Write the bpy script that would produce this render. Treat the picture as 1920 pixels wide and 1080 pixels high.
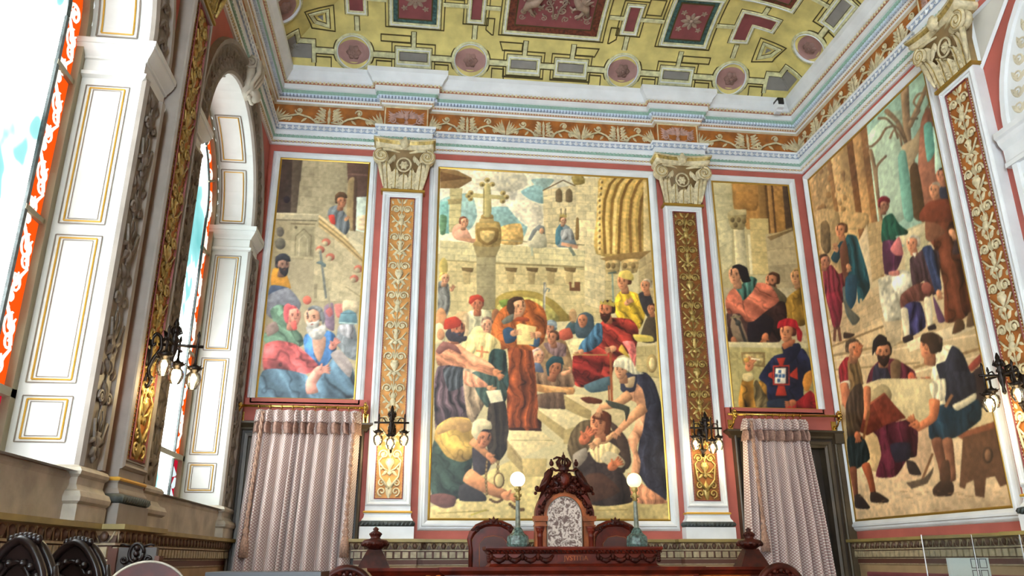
import bpy, math, random
import numpy as np
from mathutils import Vector, Matrix
PI = math.pi
random.seed(7)
for _o in list(bpy.data.objects): bpy.data.objects.remove(_o)
SC = bpy.context.scene
COL = SC.collection

# ---------------------------------------------------------------- camera
YAW, PIT, ROL, FPX = 0.12120, 0.33373, -0.00265, 1468.1
CAM = Vector((0.0, -9.0, 1.568))
_f = Vector((math.sin(YAW)*math.cos(PIT), math.cos(YAW)*math.cos(PIT), math.sin(PIT)))
_r = Vector((math.cos(YAW), -math.sin(YAW), 0))
_u = _r.cross(_f)
_r2 = _r*math.cos(ROL) + _u*math.sin(ROL)
_u2 = -_r*math.sin(ROL) + _u*math.cos(ROL)
cam = bpy.data.objects.new('camera', bpy.data.cameras.new('camera'))
COL.objects.link(cam)
cam.data.sensor_width = 36.0
cam.data.lens = FPX*36.0/1920.0
cam.data.clip_start = 0.05
cam.matrix_world = Matrix(((_r2.x, _u2.x, -_f.x, CAM.x), (_r2.y, _u2.y, -_f.y, CAM.y), (_r2.z, _u2.z, -_f.z, CAM.z), (0, 0, 0, 1)))
SC.camera = cam

# ---------------------------------------------------------------- light and exposure
SC.view_settings.view_transform = 'Standard'
SC.view_settings.look = 'None'
SC.view_settings.gamma = 1.0
SC.view_settings.exposure = 0.35
SC.view_settings.use_curve_mapping = False
W = bpy.data.worlds.new('daylight'); SC.world = W; W.use_nodes = True
W.node_tree.nodes['Background'].inputs[0].default_value = (0.78, 0.9, 1.0, 1)
W.node_tree.nodes['Background'].inputs[1].default_value = WORLD_STR = 22.0
WIN_STR = 10.0          # radiance of the daylit panes

# ---------------------------------------------------------------- dimensions
XL, XR = -1.963, 5.077
CX = (XL+XR)/2
FLOOR = 0.2
YB = -14.2              # the room goes on behind the camera
VA, VB, VZ = 1.5, 0.75, 7.45       # vault: inset, rise, spring

# ---------------------------------------------------------------- materials
MATS = {}
def lin(c):
    c = c/255.0
    return c/12.92 if c <= 0.04045 else ((c+0.055)/1.055)**2.4
def rgb(c): return (lin(c[0]), lin(c[1]), lin(c[2]), 1)
def mat(name, c, rough=0.6, metal=0.0, var=0.0, vscale=6.0, bump=0.0, bscale=60.0, c2=None, emit=None, estr=0.0, spec=0.5, coat=0.0):
    m = bpy.data.materials.new(name); m.use_nodes = True
    nt = m.node_tree; b = nt.nodes['Principled BSDF']
    b.inputs['Roughness'].default_value = rough
    b.inputs['Metallic'].default_value = metal
    b.inputs['Specular IOR Level'].default_value = spec
    b.inputs['Coat Weight'].default_value = coat
    b.inputs['Base Color'].default_value = rgb(c)
    tc = nt.nodes.new('ShaderNodeTexCoord')
    if var > 0 or c2:
        n = nt.nodes.new('ShaderNodeTexNoise'); n.inputs['Scale'].default_value = vscale; n.inputs['Detail'].default_value = 5
        nt.links.new(tc.outputs['Object'], n.inputs['Vector'])
        r = nt.nodes.new('ShaderNodeValToRGB')
        r.color_ramp.elements[0].position = 0.35; r.color_ramp.elements[1].position = 0.68
        a = c2 if c2 else tuple(max(0, k*(1-var)) for k in c)
        r.color_ramp.elements[0].color = rgb(a); r.color_ramp.elements[1].color = rgb(c)
        nt.links.new(n.outputs[0], r.inputs[0]); nt.links.new(r.outputs[0], b.inputs['Base Color'])
    if bump > 0:
        n2 = nt.nodes.new('ShaderNodeTexNoise'); n2.inputs['Scale'].default_value = bscale; n2.inputs['Detail'].default_value = 4
        nt.links.new(tc.outputs['Object'], n2.inputs['Vector'])
        bp = nt.nodes.new('ShaderNodeBump'); bp.inputs['Strength'].default_value = bump; bp.inputs['Distance'].default_value = 0.01
        nt.links.new(n2.outputs[0], bp.inputs['Height']); nt.links.new(bp.outputs[0], b.inputs['Normal'])
    if emit:
        b.inputs['Emission Color'].default_value = rgb(emit); b.inputs['Emission Strength'].default_value = estr
    MATS[name] = m
    return m
M = MATS
mat('white_plaster', (226, 230, 232), 0.55, var=0.06, vscale=4)
mat('pale_panel', (206, 204, 196), 0.6, var=0.04, vscale=3)
mat('cream_plaster', (214, 205, 180), 0.6, var=0.1, vscale=9)
mat('red_wall', (182, 96, 84), 0.75, var=0.1, vscale=3)
mat('stone', (190, 180, 162), 0.6, var=0.2, vscale=5, bump=0.1)
mat('stone_ledge', (160, 140, 78), 0.5, var=0.15)
mat('green_carve', (150, 184, 168), 0.6)
mat('blue_white', (206, 222, 238), 0.6)
mat('ochre', (178, 106, 38), 0.6, var=0.25, vscale=9)
mat('ochre_light', (216, 152, 74), 0.55, var=0.2, vscale=9)
mat('ochre_dark', (150, 92, 38), 0.45, var=0.3, vscale=9, metal=0.2)
mat('relief_cream', (222, 208, 168), 0.5, var=0.18, vscale=22)
mat('relief_gold', (196, 168, 96), 0.36, metal=0.45, var=0.3, vscale=25)
mat('relief_pink', (196, 158, 146), 0.6, var=0.2, vscale=22)
mat('dentil_gap_shade', (112, 124, 146), 0.7)  # shadow of the gaps between dentils, put into the band colour
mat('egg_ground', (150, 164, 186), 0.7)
mat('bell_shade', (150, 122, 78), 0.6, var=.2)  # recess shadow behind the capital leaves, put into the bell colour
mat('gold', (176, 140, 60), 0.35, metal=0.7)
mat('gilt_line', (206, 160, 60), 0.5, metal=0.2)
mat('brass', (196, 160, 80), 0.25, metal=0.95)
mat('bronze_dark', (42, 34, 30), 0.35, metal=0.7, var=0.3, vscale=30)
mat('bead_red', (168, 112, 84), 0.5)
mat('shaded_grey_carve', (128, 118, 108), 0.6, var=0.2, vscale=20)
mat('grey_and_shade_trim', (142, 132, 122), 0.6, var=0.1)
mat('grey_dark', (92, 86, 82), 0.6)
mat('vault_yellow', (228, 212, 132), 0.7, var=0.16, vscale=4)
mat('vault_rib', (226, 224, 176), 0.65, var=0.2, vscale=16)
mat('vault_line', (74, 64, 30), 0.8)
mat('vault_maroon', (140, 74, 76), 0.7, var=0.12, vscale=5)
mat('vault_teal', (70, 110, 108), 0.6, var=0.4, vscale=26)
mat('vault_rust', (124, 60, 42), 0.6, var=0.45, vscale=24)
mat('vault_grey', (140, 136, 132), 0.8, var=0.08)
mat('rosette_brown', (150, 116, 106), 0.6, var=0.2)
mat('vault_pink', (170, 130, 124), 0.7, var=0.12)
mat('vault_relief', (170, 146, 128), 0.6, var=0.2, vscale=14)
mat('shutter', (208, 210, 206), 0.4, var=0.03)
mat('frame_olive', (142, 136, 112), 0.5)
mat('mahogany', (112, 36, 18), 0.38, var=0.4, vscale=7, spec=.3)
mat('mahogany_dark', (76, 28, 18), 0.42, var=0.45, vscale=14, spec=.2)
mat('oak_orange', (178, 92, 36), 0.38, var=0.4, vscale=8, spec=.35)
mat('wood_ebony', (34, 22, 20), 0.32, var=0.3, vscale=12, spec=.35)
mat('leather_red', (100, 34, 20), 0.5, var=0.35, vscale=8)
mat('leather_brown', (86, 40, 30), 0.55, var=0.3, vscale=6)
mat('door_wood', (84, 70, 50), 0.45, var=0.3, vscale=3)
mat('door_dark', (52, 40, 30), 0.5, var=0.3, vscale=3)
mat('panel_tan', (176, 146, 106), 0.6, var=0.1)
mat('panel_brown', (96, 58, 44), 0.6)
mat('dado_brown', (104, 74, 54), 0.5, var=0.25, vscale=20)
mat('dado_cream', (186, 168, 132), 0.5, var=0.2, vscale=20)
mat('green_marble', (96, 122, 114), 0.25, var=0.6, vscale=38)
mat('grey_marble', (132, 138, 118), 0.3, var=0.3, vscale=24)
mat('torus_green', (76, 86, 86), 0.5, var=0.35, vscale=30)
mat('black_metal', (16, 16, 18), 0.4)
mat('camera_white', (225, 228, 232), 0.4)
mat('paper_white', (226, 234, 232), 0.6)
mat('frame_grey', (92, 96, 104), 0.5)
mat('floor_wood', (96, 62, 38), 0.4, var=0.3, vscale=4)
mat('fringe', (178, 140, 124), 0.8, var=0.3, vscale=60)
mat('tassel', (186, 146, 124), 0.75, var=0.3, vscale=60)
mat('globe_white', (255, 255, 255), 0.3, emit=(255, 255, 250), estr=1.0)
mat('globe_cream', (255, 250, 210), 0.3, emit=(255, 244, 176), estr=.72)
mat('bulb', (255, 245, 220), 0.3, emit=(255, 238, 190), estr=14)

def fabric_mat(name, c1, c2, scale):
    m = bpy.data.materials.new(name); m.use_nodes = True; nt = m.node_tree; b = nt.nodes['Principled BSDF']
    b.inputs['Roughness'].default_value = 0.75
    b.inputs['Sheen Weight'].default_value = 0.3
    uv = nt.nodes.new('ShaderNodeUVMap')
    mp = nt.nodes.new('ShaderNodeMapping'); mp.inputs['Rotation'].default_value = (0, 0, PI/4); mp.inputs['Scale'].default_value = (scale, scale, scale)
    nt.links.new(uv.outputs[0], mp.inputs[0])
    v = nt.nodes.new('ShaderNodeTexBrick'); v.offset = 0.0; v.inputs['Scale'].default_value = 1
    v.inputs['Color1'].default_value = rgb(c1); v.inputs['Color2'].default_value = rgb(c1); v.inputs['Mortar'].default_value = rgb(c2)
    v.inputs['Mortar Size'].default_value = 0.17; v.inputs['Brick Width'].default_value = 1; v.inputs['Row Height'].default_value = 1; v.inputs['Mortar Smooth'].default_value = 0.4
    nt.links.new(mp.outputs[0], v.inputs['Vector']); nt.links.new(v.outputs[0], b.inputs['Base Color'])
    MATS[name] = m; return m
fabric_mat('damask', (214, 202, 192), (150, 108, 104), 44)

def brocade_mat():
    m = bpy.data.materials.new('brocade'); m.use_nodes = True; nt = m.node_tree; b = nt.nodes['Principled BSDF']
    b.inputs['Roughness'].default_value = 0.5
    tc = nt.nodes.new('ShaderNodeTexCoord')
    n = nt.nodes.new('ShaderNodeTexNoise'); n.inputs['Scale'].default_value = 26; n.inputs['Detail'].default_value = 3; n.inputs['Distortion'].default_value = 1.2
    nt.links.new(tc.outputs['Object'], n.inputs['Vector'])
    r = nt.nodes.new('ShaderNodeValToRGB'); e = r.color_ramp.elements
    e[0].position = 0.42; e[0].color = rgb((108, 84, 74)); e[1].position = 0.56; e[1].color = rgb((214, 198, 184))
    nt.links.new(n.outputs[0], r.inputs[0]); nt.links.new(r.outputs[0], b.inputs['Base Color'])
    MATS['brocade'] = m
brocade_mat()

def glass_mat(name, tint=(255, 255, 255), rough=0.0, mixv=0.12):
    m = bpy.data.materials.new(name); m.use_nodes = True; nt = m.node_tree
    nt.nodes.remove(nt.nodes['Principled BSDF']); out = nt.nodes['Material Output']
    t = nt.nodes.new('ShaderNodeBsdfTransparent'); t.inputs[0].default_value = rgb(tint)
    g = nt.nodes.new('ShaderNodeBsdfGlossy'); g.inputs['Roughness'].default_value = rough
    f = nt.nodes.new('ShaderNodeFresnel'); f.inputs[0].default_value = 1.45
    a = nt.nodes.new('ShaderNodeMath'); a.operation = 'ADD'; a.inputs[1].default_value = mixv
    mx = nt.nodes.new('ShaderNodeMixShader')
    nt.links.new(f.outputs[0], a.inputs[0]); nt.links.new(a.outputs[0], mx.inputs[0])
    nt.links.new(t.outputs[0], mx.inputs[1]); nt.links.new(g.outputs[0], mx.inputs[2]); nt.links.new(mx.outputs[0], out.inputs[0])
    MATS[name] = m
glass_mat('clear_acrylic', (235, 240, 240), 0.05, 0.05)
glass_mat('lamp_glass', (255, 252, 240), 0.08, 0.12)

def pane_mat(name, kind):
    """daylight coming through the window glass"""
    m = bpy.data.materials.new(name); m.use_nodes = True; nt = m.node_tree
    nt.nodes.remove(nt.nodes['Principled BSDF']); out = nt.nodes['Material Output']
    em = nt.nodes.new('ShaderNodeEmission'); em.inputs[1].default_value = WIN_STR
    tc = nt.nodes.new('ShaderNodeTexCoord')
    n = nt.nodes.new('ShaderNodeTexNoise'); nt.links.new(tc.outputs['Object'], n.inputs['Vector'])
    r = nt.nodes.new('ShaderNodeValToRGB'); e = r.color_ramp.elements
    n.inputs['Scale'].default_value = 0.9; n.inputs['Detail'].default_value = 3; n.inputs['Distortion'].default_value = 0.5
    e[0].position = 0.30; e[0].color = (0.014, 0.05, 0.05, 1); e[1].position = 0.56; e[1].color = (0.95, 1.0, 1.0, 1)
    x = e.new(0.43); x.color = (0.036, 0.078, 0.078, 1)
    nt.links.new(n.outputs[0], r.inputs[0]); nt.links.new(r.outputs[0], em.inputs[0]); nt.links.new(em.outputs[0], out.inputs[0])
    MATS[name] = m
pane_mat('pane_glass', 0)
def emis(name, c, s):
    m = bpy.data.materials.new(name); m.use_nodes = True; nt = m.node_tree
    nt.nodes.remove(nt.nodes['Principled BSDF']); out = nt.nodes['Material Output']
    em = nt.nodes.new('ShaderNodeEmission'); em.inputs[0].default_value = rgb(c); em.inputs[1].default_value = s
    nt.links.new(em.outputs[0], out.inputs[0]); MATS[name] = m
emis('glass_orange', (246, 84, 18), 0.95)
emis('glass_scroll', (255, 240, 220), 1.1)
emis('glass_ruby', (190, 26, 50), 0.8)
emis('glass_pale', (210, 225, 235), 1.0)

# ---------------------------------------------------------------- mesh builder
class MB:
    def __init__(s): s.v = []; s.f = []; s.mi = []; s.sm = []; s.M = None; s.m = 0; s.smooth = False
    def p(s, P):
        if s.M is not None: P = s.M @ Vector(P)
        s.v.append((P[0], P[1], P[2])); return len(s.v)-1
    def face(s, idx): s.f.append(tuple(idx)); s.mi.append(s.m); s.sm.append(s.smooth)
    def quad(s, a, b, c, d): s.face([s.p(a), s.p(b), s.p(c), s.p(d)])
    def poly(s, pts): s.face([s.p(q) for q in pts])
    def box(s, x0, x1, y0, y1, z0, z1):
        i = [s.p((x, y, z)) for z in (z0, z1) for y in (y0, y1) for x in (x0, x1)]
        for q in ((0, 2, 3, 1), (4, 5, 7, 6), (0, 1, 5, 4), (2, 6, 7, 3), (0, 4, 6, 2), (1, 3, 7, 5)): s.face([i[k] for k in q])
    def frustum(s, a, b, w0, w1):
        """box between rectangles a=(x0,x1,y0,y1) at w0 and b at w1 (local third axis)"""
        i = [s.p((x, y, w0)) for y in (a[2], a[3]) for x in (a[0], a[1])]+[s.p((x, y, w1)) for y in (b[2], b[3]) for x in (b[0], b[1])]
        for q in ((0, 2, 3, 1), (4, 5, 7, 6), (0, 1, 5, 4), (2, 6, 7, 3), (0, 4, 6, 2), (1, 3, 7, 5)): s.face([i[k] for k in q])
    def tube(s, pts, r, n=6, cap=True, flat=1.0, up=None):
        pts = [Vector(q) for q in pts]; N = len(pts)
        rs = r if isinstance(r, (list, tuple)) else [r]*N
        rings = []; prev = None
        for i, q in enumerate(pts):
            t = (pts[min(i+1, N-1)]-pts[max(i-1, 0)])
            if t.length < 1e-9: t = Vector((0, 0, 1))
            t.normalize()
            ref = Vector(up) if up else (prev if prev is not None else (Vector((0, 0, 1)) if abs(t.z) < 0.9 else Vector((1, 0, 0))))
            b = (ref - t*ref.dot(t))
            if b.length < 1e-6: b = t.orthogonal()
            b.normalize(); a = t.cross(b)
            prev = b
            rings.append([s.p(q+a*math.cos(2*PI*k/n)*rs[i]+b*math.sin(2*PI*k/n)*rs[i]*flat) for k in range(n)])
        for i in range(N-1):
            for k in range(n): s.face((rings[i][k], rings[i][(k+1) % n], rings[i+1][(k+1) % n], rings[i+1][k]))
        if cap: s.face(rings[0][::-1]); s.face(rings[-1])
    def lathe(s, prof, c=(0, 0, 0), axis=1, n=16, squash=(1, 1), cap=True):
        """prof: (radius, height) along the axis"""
        rings = []
        for r, h in prof:
            ring = []
            for k in range(n):
                a = 2*PI*k/n; x, y = math.cos(a)*r*squash[0], math.sin(a)*r*squash[1]
                P = (x, h, -y) if axis == 1 else ((x, y, h) if axis == 2 else (h, x, y))
                ring.append(s.p((c[0]+P[0], c[1]+P[1], c[2]+P[2])))
            rings.append(ring)
        for i in range(len(rings)-1):
            for k in range(n): s.face((rings[i][k], rings[i][(k+1) % n], rings[i+1][(k+1) % n], rings[i+1][k]))
        if cap: s.face(rings[0][::-1]); s.face(rings[-1])
    def ball(s, c, r, n=8, m=5, sc=(1, 1, 1)):
        pr = [(max(1e-4, math.cos(-PI/2+PI*i/m))*r, math.sin(-PI/2+PI*i/m)*r) for i in range(m+1)]
        rings = [[s.p((c[0]+math.cos(2*PI*k/n)*q[0]*sc[0], c[1]+q[1]*sc[1], c[2]+math.sin(2*PI*k/n)*q[0]*sc[2])) for k in range(n)] for q in pr]
        for i in range(m):
            for k in range(n): s.face((rings[i][k], rings[i+1][k], rings[i+1][(k+1) % n], rings[i][(k+1) % n]))
    def leaf(s, base, tip, w, h, curl=0.0):
        """carved leaf in the local (u,v) plane, raised along w"""
        b = Vector(base); t = Vector(tip); d = t-b; L = d.length or 1e-6; d = d/L; q = Vector((-d.y, d.x, 0))
        prof = [(0, .25), (.25, .85), (.5, 1), (.75, .7), (1, .05)]
        rows = []
        for k, wd in prof:
            c = b+d*L*k+q*(curl*L*math.sin(k*PI/2)**2); c = Vector((c.x, c.y, b.z))
            up = h*math.sin(PI*min(1, .15+.85*k)) if k < 1 else 0
            rows.append([s.p(c-q*w*wd/2), s.p(c-q*w*wd*.22+Vector((0, 0, up))), s.p(c+Vector((0, 0, up*.55))), s.p(c+q*w*wd*.22+Vector((0, 0, up))), s.p(c+q*w*wd/2)])
        for a, c in zip(rows, rows[1:]):
            for k in range(4): s.face((a[k], a[k+1], c[k+1], c[k]))
    def rframe(s, u0, u1, v0, v1, prof, ms=None):
        """moulding round a rectangle; prof: (outset, w)"""
        rg = [[s.p((u0-d, v0-d, w)), s.p((u1+d, v0-d, w)), s.p((u1+d, v1+d, w)), s.p((u0-d, v1+d, w))] for d, w in prof]
        for i in range(len(rg)-1):
            if ms: s.m = ms[i]
            for k in range(4): s.face((rg[i][k], rg[i][(k+1) % 4], rg[i+1][(k+1) % 4], rg[i+1][k]))
    def build(s, name, mats, parent=None):
        me = bpy.data.meshes.new(name); me.from_pydata(s.v, [], s.f)
        if not isinstance(mats, (list, tuple)): mats = [mats]
        for k in mats: me.materials.append(M[k])
        me.polygons.foreach_set('material_index', [min(k, len(mats)-1) for k in s.mi])
        me.polygons.foreach_set('use_smooth', s.sm)
        me.update()
        o = bpy.data.objects.new(name, me); COL.objects.link(o)
        if parent is not None:
            o.parent = parent
            o.matrix_parent_inverse = parent.matrix_basis.inverted()
        return o
def tag(o, label=None, cat=None, group=None, kind=None):
    if label: o['label'] = label
    if cat: o['category'] = cat
    if group: o['group'] = group
    if kind: o['kind'] = kind
    return o
def thing(name, label, cat, loc, group=None, kind=None):
    o = bpy.data.objects.new(name, None); o.empty_display_size = 0.1; COL.objects.link(o); o.location = loc
    return tag(o, label, cat, group, kind)
def dup(root, loc=None, label=None, name=None):
    r = root.copy(); COL.objects.link(r)
    if loc is not None: r.location = loc
    if label: r['label'] = label
    for ch in list(root.children):
        c = ch.copy(); COL.objects.link(c); c.parent = r
        for g in list(ch.children):
            d = g.copy(); COL.objects.link(d); d.parent = c
    return r
def WF(side, u=0.0, v=0.0, w=0.0):
    """frame of a wall: local x runs right, y up, z out of the wall"""
    if side == 'B': return Matrix(((1, 0, 0, u), (0, 0, -1, -w), (0, 1, 0, v), (0, 0, 0, 1)))
    if side == 'R': return Matrix(((0, 0, -1, XR-w), (-1, 0, 0, -u), (0, 1, 0, v), (0, 0, 0, 1)))
    return Matrix(((0, 0, 1, XL+w), (1, 0, 0, u), (0, 1, 0, v), (0, 0, 0, 1)))
def spiral(c, r0, turns, a0, dirn=1, n=None, z=0.0, r1=0.12):
    n = n or int(10*turns)+2
    return [(c[0]+math.cos(a0+dirn*2*PI*turns*i/n)*r0*(1-(1-r1)*i/n), c[1]+math.sin(a0+dirn*2*PI*turns*i/n)*r0*(1-(1-r1)*i/n), z) for i in range(n+1)]

# ---------------------------------------------------------------- mouldings swept along a wall path
def offset_path(path, p, closed=False):
    """path in plan, the room on its right-hand side when walking; returns the path moved p into the room"""
    out = []; N = len(path)
    for i in range(N):
        a = Vector(path[i-1]) if i > 0 else None
        b = Vector(path[i]); c = Vector(path[i+1]) if i < N-1 else None
        ns = []
        if a is not None: d = (b-a).normalized(); ns.append(Vector((d.y, -d.x)))
        if c is not None: d = (c-b).normalized(); ns.append(Vector((d.y, -d.x)))
        if len(ns) == 1: q = b+ns[0]*p
        else:
            m = ns[0]+ns[1]; q = b+m*(p/(1+ns[0].dot(ns[1])))
        out.append((q.x, q.y))
    return out
def sweep(mb, path, prof, ms=None):
    """prof: list of (p, z)"""
    rows = [[mb.p((q[0], q[1], z)) for q in offset_path(path, p)] for p, z in prof]
    for i in range(len(rows)-1):
        if ms: mb.m = ms[i]
        for k in range(len(path)-1): mb.face((rows[i][k], rows[i+1][k], rows[i+1][k+1], rows[i][k+1]))
def along(path, p, z, step, fn, mb, ymin=-99):
    q = offset_path(path, p)
    for a, b in zip(q, q[1:]):
        a = Vector(a); b = Vector(b); L = (b-a).length
        if L < step*1.2: continue
        d = (b-a)/L; n = Vector((d.y, -d.x)); k = max(1, int(L/step)); st = L/k
        for i in range(k):
            c = a+d*(st*(i+.5))
            mb.M = Matrix(((d.x, 0, n.x, c.x), (d.y, 0, n.y, c.y), (0, 1, 0, z), (0, 0, 0, 1)))
            fn(mb, st, i)
    mb.M = None
# ================================================================ SHELL
WIN = [dict(y0=-2.69, y1=-0.48, zs=5.13, zsill=2.05, dz=0.18), dict(y0=-6.32, y1=-4.11, zs=4.95, zsill=2.05, dz=0.0), dict(y0=-9.94, y1=-7.74, zs=4.95, zsill=2.05, dz=0.0), dict(y0=-13.57, y1=-11.37, zs=4.95, zsill=2.05, dz=0.0)]
RX = XL-0.45      # plane of the window glass
CEN_TOP = 6.6
def arch_pts(y0, y1, zs, n=24, grow=0.0):
    c = (y0+y1)/2; r = (y1-y0)/2+grow
    return [(c-r*math.cos(PI*i/n), zs+r*math.sin(PI*i/n)) for i in range(n+1)]
# left wall with three arched openings
mb = MB()
ZT = 7.6
ys = YB
for w in sorted(WIN, key=lambda q: q['y0']):
    mb.quad((XL, ys, 0), (XL, w['y0'], 0), (XL, w['y0'], ZT), (XL, ys, ZT))
    pts = arch_pts(w['y0'], w['y1'], w['zs'])
    for a, b in zip(pts, pts[1:]):
        mb.quad((XL, a[0], a[1]), (XL, b[0], b[1]), (XL, b[0], ZT), (XL, a[0], ZT))
        mb.quad((XL, a[0], 0), (XL, b[0], 0), (XL, b[0], w['zsill']), (XL, a[0], w['zsill']))
    ys = w['y1']
mb.quad((XL, ys, 0), (XL, 0, 0), (XL, 0, ZT), (XL, ys, ZT))
tag(mb.build('wall_left', 'red_wall'), kind='structure')
# back wall with the two doorways
D1 = (-1.80, -0.72, 2.82); D2 = (3.86, 4.86, 2.82)
mb = MB()
xs = [XL, D1[0], D1[1], D2[0], D2[1], XR]
for i in range(5):
    z0 = D1[2] if i in (1, 3) else 0
    mb.quad((xs[i], 0, z0), (xs[i+1], 0, z0), (xs[i+1], 0, ZT), (xs[i], 0, ZT))
for d in (D1, D2):      # jambs and the dim passage behind
    mb.m = 1
    mb.quad((d[0], 0, 0), (d[0], 0.5, 0), (d[0], 0.5, d[2]), (d[0], 0, d[2]))
    mb.quad((d[1], 0, 0), (d[1], 0.5, 0), (d[1], 0.5, d[2]), (d[1], 0, d[2]))
    mb.quad((d[0], 0, d[2]), (d[1], 0, d[2]), (d[1], 0.5, d[2]), (d[0], 0.5, d[2]))
tag(mb.build('wall_back', ['red_wall', 'door_wood']), kind='structure')
mb = MB(); mb.quad((XR, YB, 0), (XR, 0, 0), (XR, 0, ZT), (XR, YB, ZT))
tag(mb.build('wall_right', 'red_wall'), kind='structure')
# unseen end wall added to shape daylight: open beside the window wall, solid beyond
mb = MB(); mb.quad((0, YB, 0), (XR, YB, 0), (XR, YB, 8.3), (0, YB, 8.3)); mb.quad((XL-.5, YB, 6.8), (0, YB, 6.8), (0, YB, 8.3), (XL-.5, YB, 8.3))
tag(mb.build('wall_light_baffle', 'cream_plaster'), kind='structure')
mb = MB(); mb.box(XL-.6, XR+.1, YB, .6, FLOOR-.15, FLOOR)
tag(mb.build('floor', 'floor_wood'), kind='structure')

# ---------------------------------------------------------------- the vaulted ceiling
def vz(x, y):
    a = min(max(min(x-XL, XR-x, -y), 0), VA)
    return VZ+VB*math.sqrt(max(0, 1-(1-a/VA)**2))
def vnorm(x, y):
    e = .004; P = Vector((x, y, vz(x, y)))
    dx = Vector((x+e, y, vz(x+e, y)))-Vector((x-e, y, vz(x-e, y))); dy = Vector((x, y+e, vz(x, y+e)))-Vector((x, y-e, vz(x, y-e)))
    n = dx.cross(dy).normalized()
    return -n if n.z > 0 else n
steps = [VA*(1-math.cos(PI/2*i/14)) for i in range(15)]
mb = MB(); mb.smooth = True
xsn = [XL+a for a in steps]+[XL+VA+(XR-XL-2*VA)*i/8 for i in range(1, 8)]+[XR-a for a in reversed(steps)]
ysn = [-a for a in steps]+[-VA-.4*i for i in range(1, 33)]
idx = {}
def vid(x, y):
    k = (round(x, 4), round(y, 4))
    if k not in idx: idx[k] = mb.p((x, y, vz(x, y)))
    return idx[k]
for a, b in zip(xsn, xsn[1:]):
    for c, d in zip(ysn, ysn[1:]):
        q = [vid(a, c), vid(b, c), vid(b, d), vid(a, d)]
        # split quads along the groin so that the fold stays sharp
        if abs((a-XL)-(-c)) < 1e-6 and abs((b-XL)-(-d)) < 1e-6: mb.face((q[0], q[1], q[2])); mb.face((q[0], q[2], q[3]))
        elif abs((XR-b)-(-c)) < 1e-6 and abs((XR-a)-(-d)) < 1e-6: mb.face((q[0], q[1], q[3])); mb.face((q[1], q[2], q[3]))
        else: mb.face(q)
for k in range(len(mb.sm)): mb.sm[k] = False
ceil = tag(mb.build('ceiling', 'vault_yellow'), kind='structure')

def resample(pts, closed, step=.06):
    out = []; P = list(pts)+([pts[0]] if closed else [])
    for a, b in zip(P, P[1:]):
        L = math.dist(a, b); n = max(1, int(L/step))
        out += [(a[0]+(b[0]-a[0])*i/n, a[1]+(b[1]-a[1])*i/n) for i in range(n)]
    if not closed: out.append(P[-1])
    return out
def ribbon(mb, pts, wd, h, closed=False, h0=0.0):
    """moulding strip laid on the vault; pts in plan"""
    P = resample(pts, closed); N = len(P); rows = []
    for i, q in enumerate(P):
        a = Vector(P[(i-1) % N] if (closed or i > 0) else P[i]); c = Vector(P[(i+1) % N] if (closed or i < N-1) else P[i]); b = Vector(q)
        d1 = (b-a); d2 = (c-b)
        d1 = d1.normalized() if d1.length > 1e-7 else d2.normalized(); d2 = d2.normalized() if d2.length > 1e-7 else d1
        n1 = Vector((d1.y, -d1.x)); n2 = Vector((d2.y, -d2.x)); m = (n1+n2)/max(.35, 1+n1.dot(n2))
        row = []
        for s, hh in ((-1, h0), (-.8, h), (.8, h), (1, h0)):
            x, y = b.x+m.x*wd/2*s, min(b.y+m.y*wd/2*s, -.001)
            x = min(max(x, XL+.001), XR-.001)
            n = vnorm(x, y); row.append(mb.p(Vector((x, y, vz(x, y)))+n*hh))
        rows.append(row)
    rng = range(N) if closed else range(N-1)
    for i in rng:
        for k in range(3): mb.face((rows[i][k], rows[(i+1) % N][k], rows[(i+1) % N][k+1], rows[i][k+1]))
def patch(mb, x0, x1, y0, y1, h, n=6):
    V = [[None]*(n+1) for _ in range(n+1)]
    for i in range(n+1):
        for j in range(n+1):
            x = x0+(x1-x0)*i/n; y = y0+(y1-y0)*j/n
            V[i][j] = mb.p(Vector((x, y, vz(x, y)))+vnorm(x, y)*h)
    for i in range(n):
        for j in range(n): mb.face((V[i][j], V[i+1][j], V[i+1][j+1], V[i][j+1]))
def rect(x0, x1, y0, y1): return [(x0, y0), (x1, y0), (x1, y1), (x0, y1)]
lines = MB(); ribs = MB()
def rib(pts, w=.055, closed=False, edge=.02, h=.02):
    ribbon(lines, pts, w+edge, .006, closed); ribbon(ribs, pts, w, h, closed, .004)
def keyline(pts, closed=True): ribbon(lines, pts, .014, .010, closed)
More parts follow.
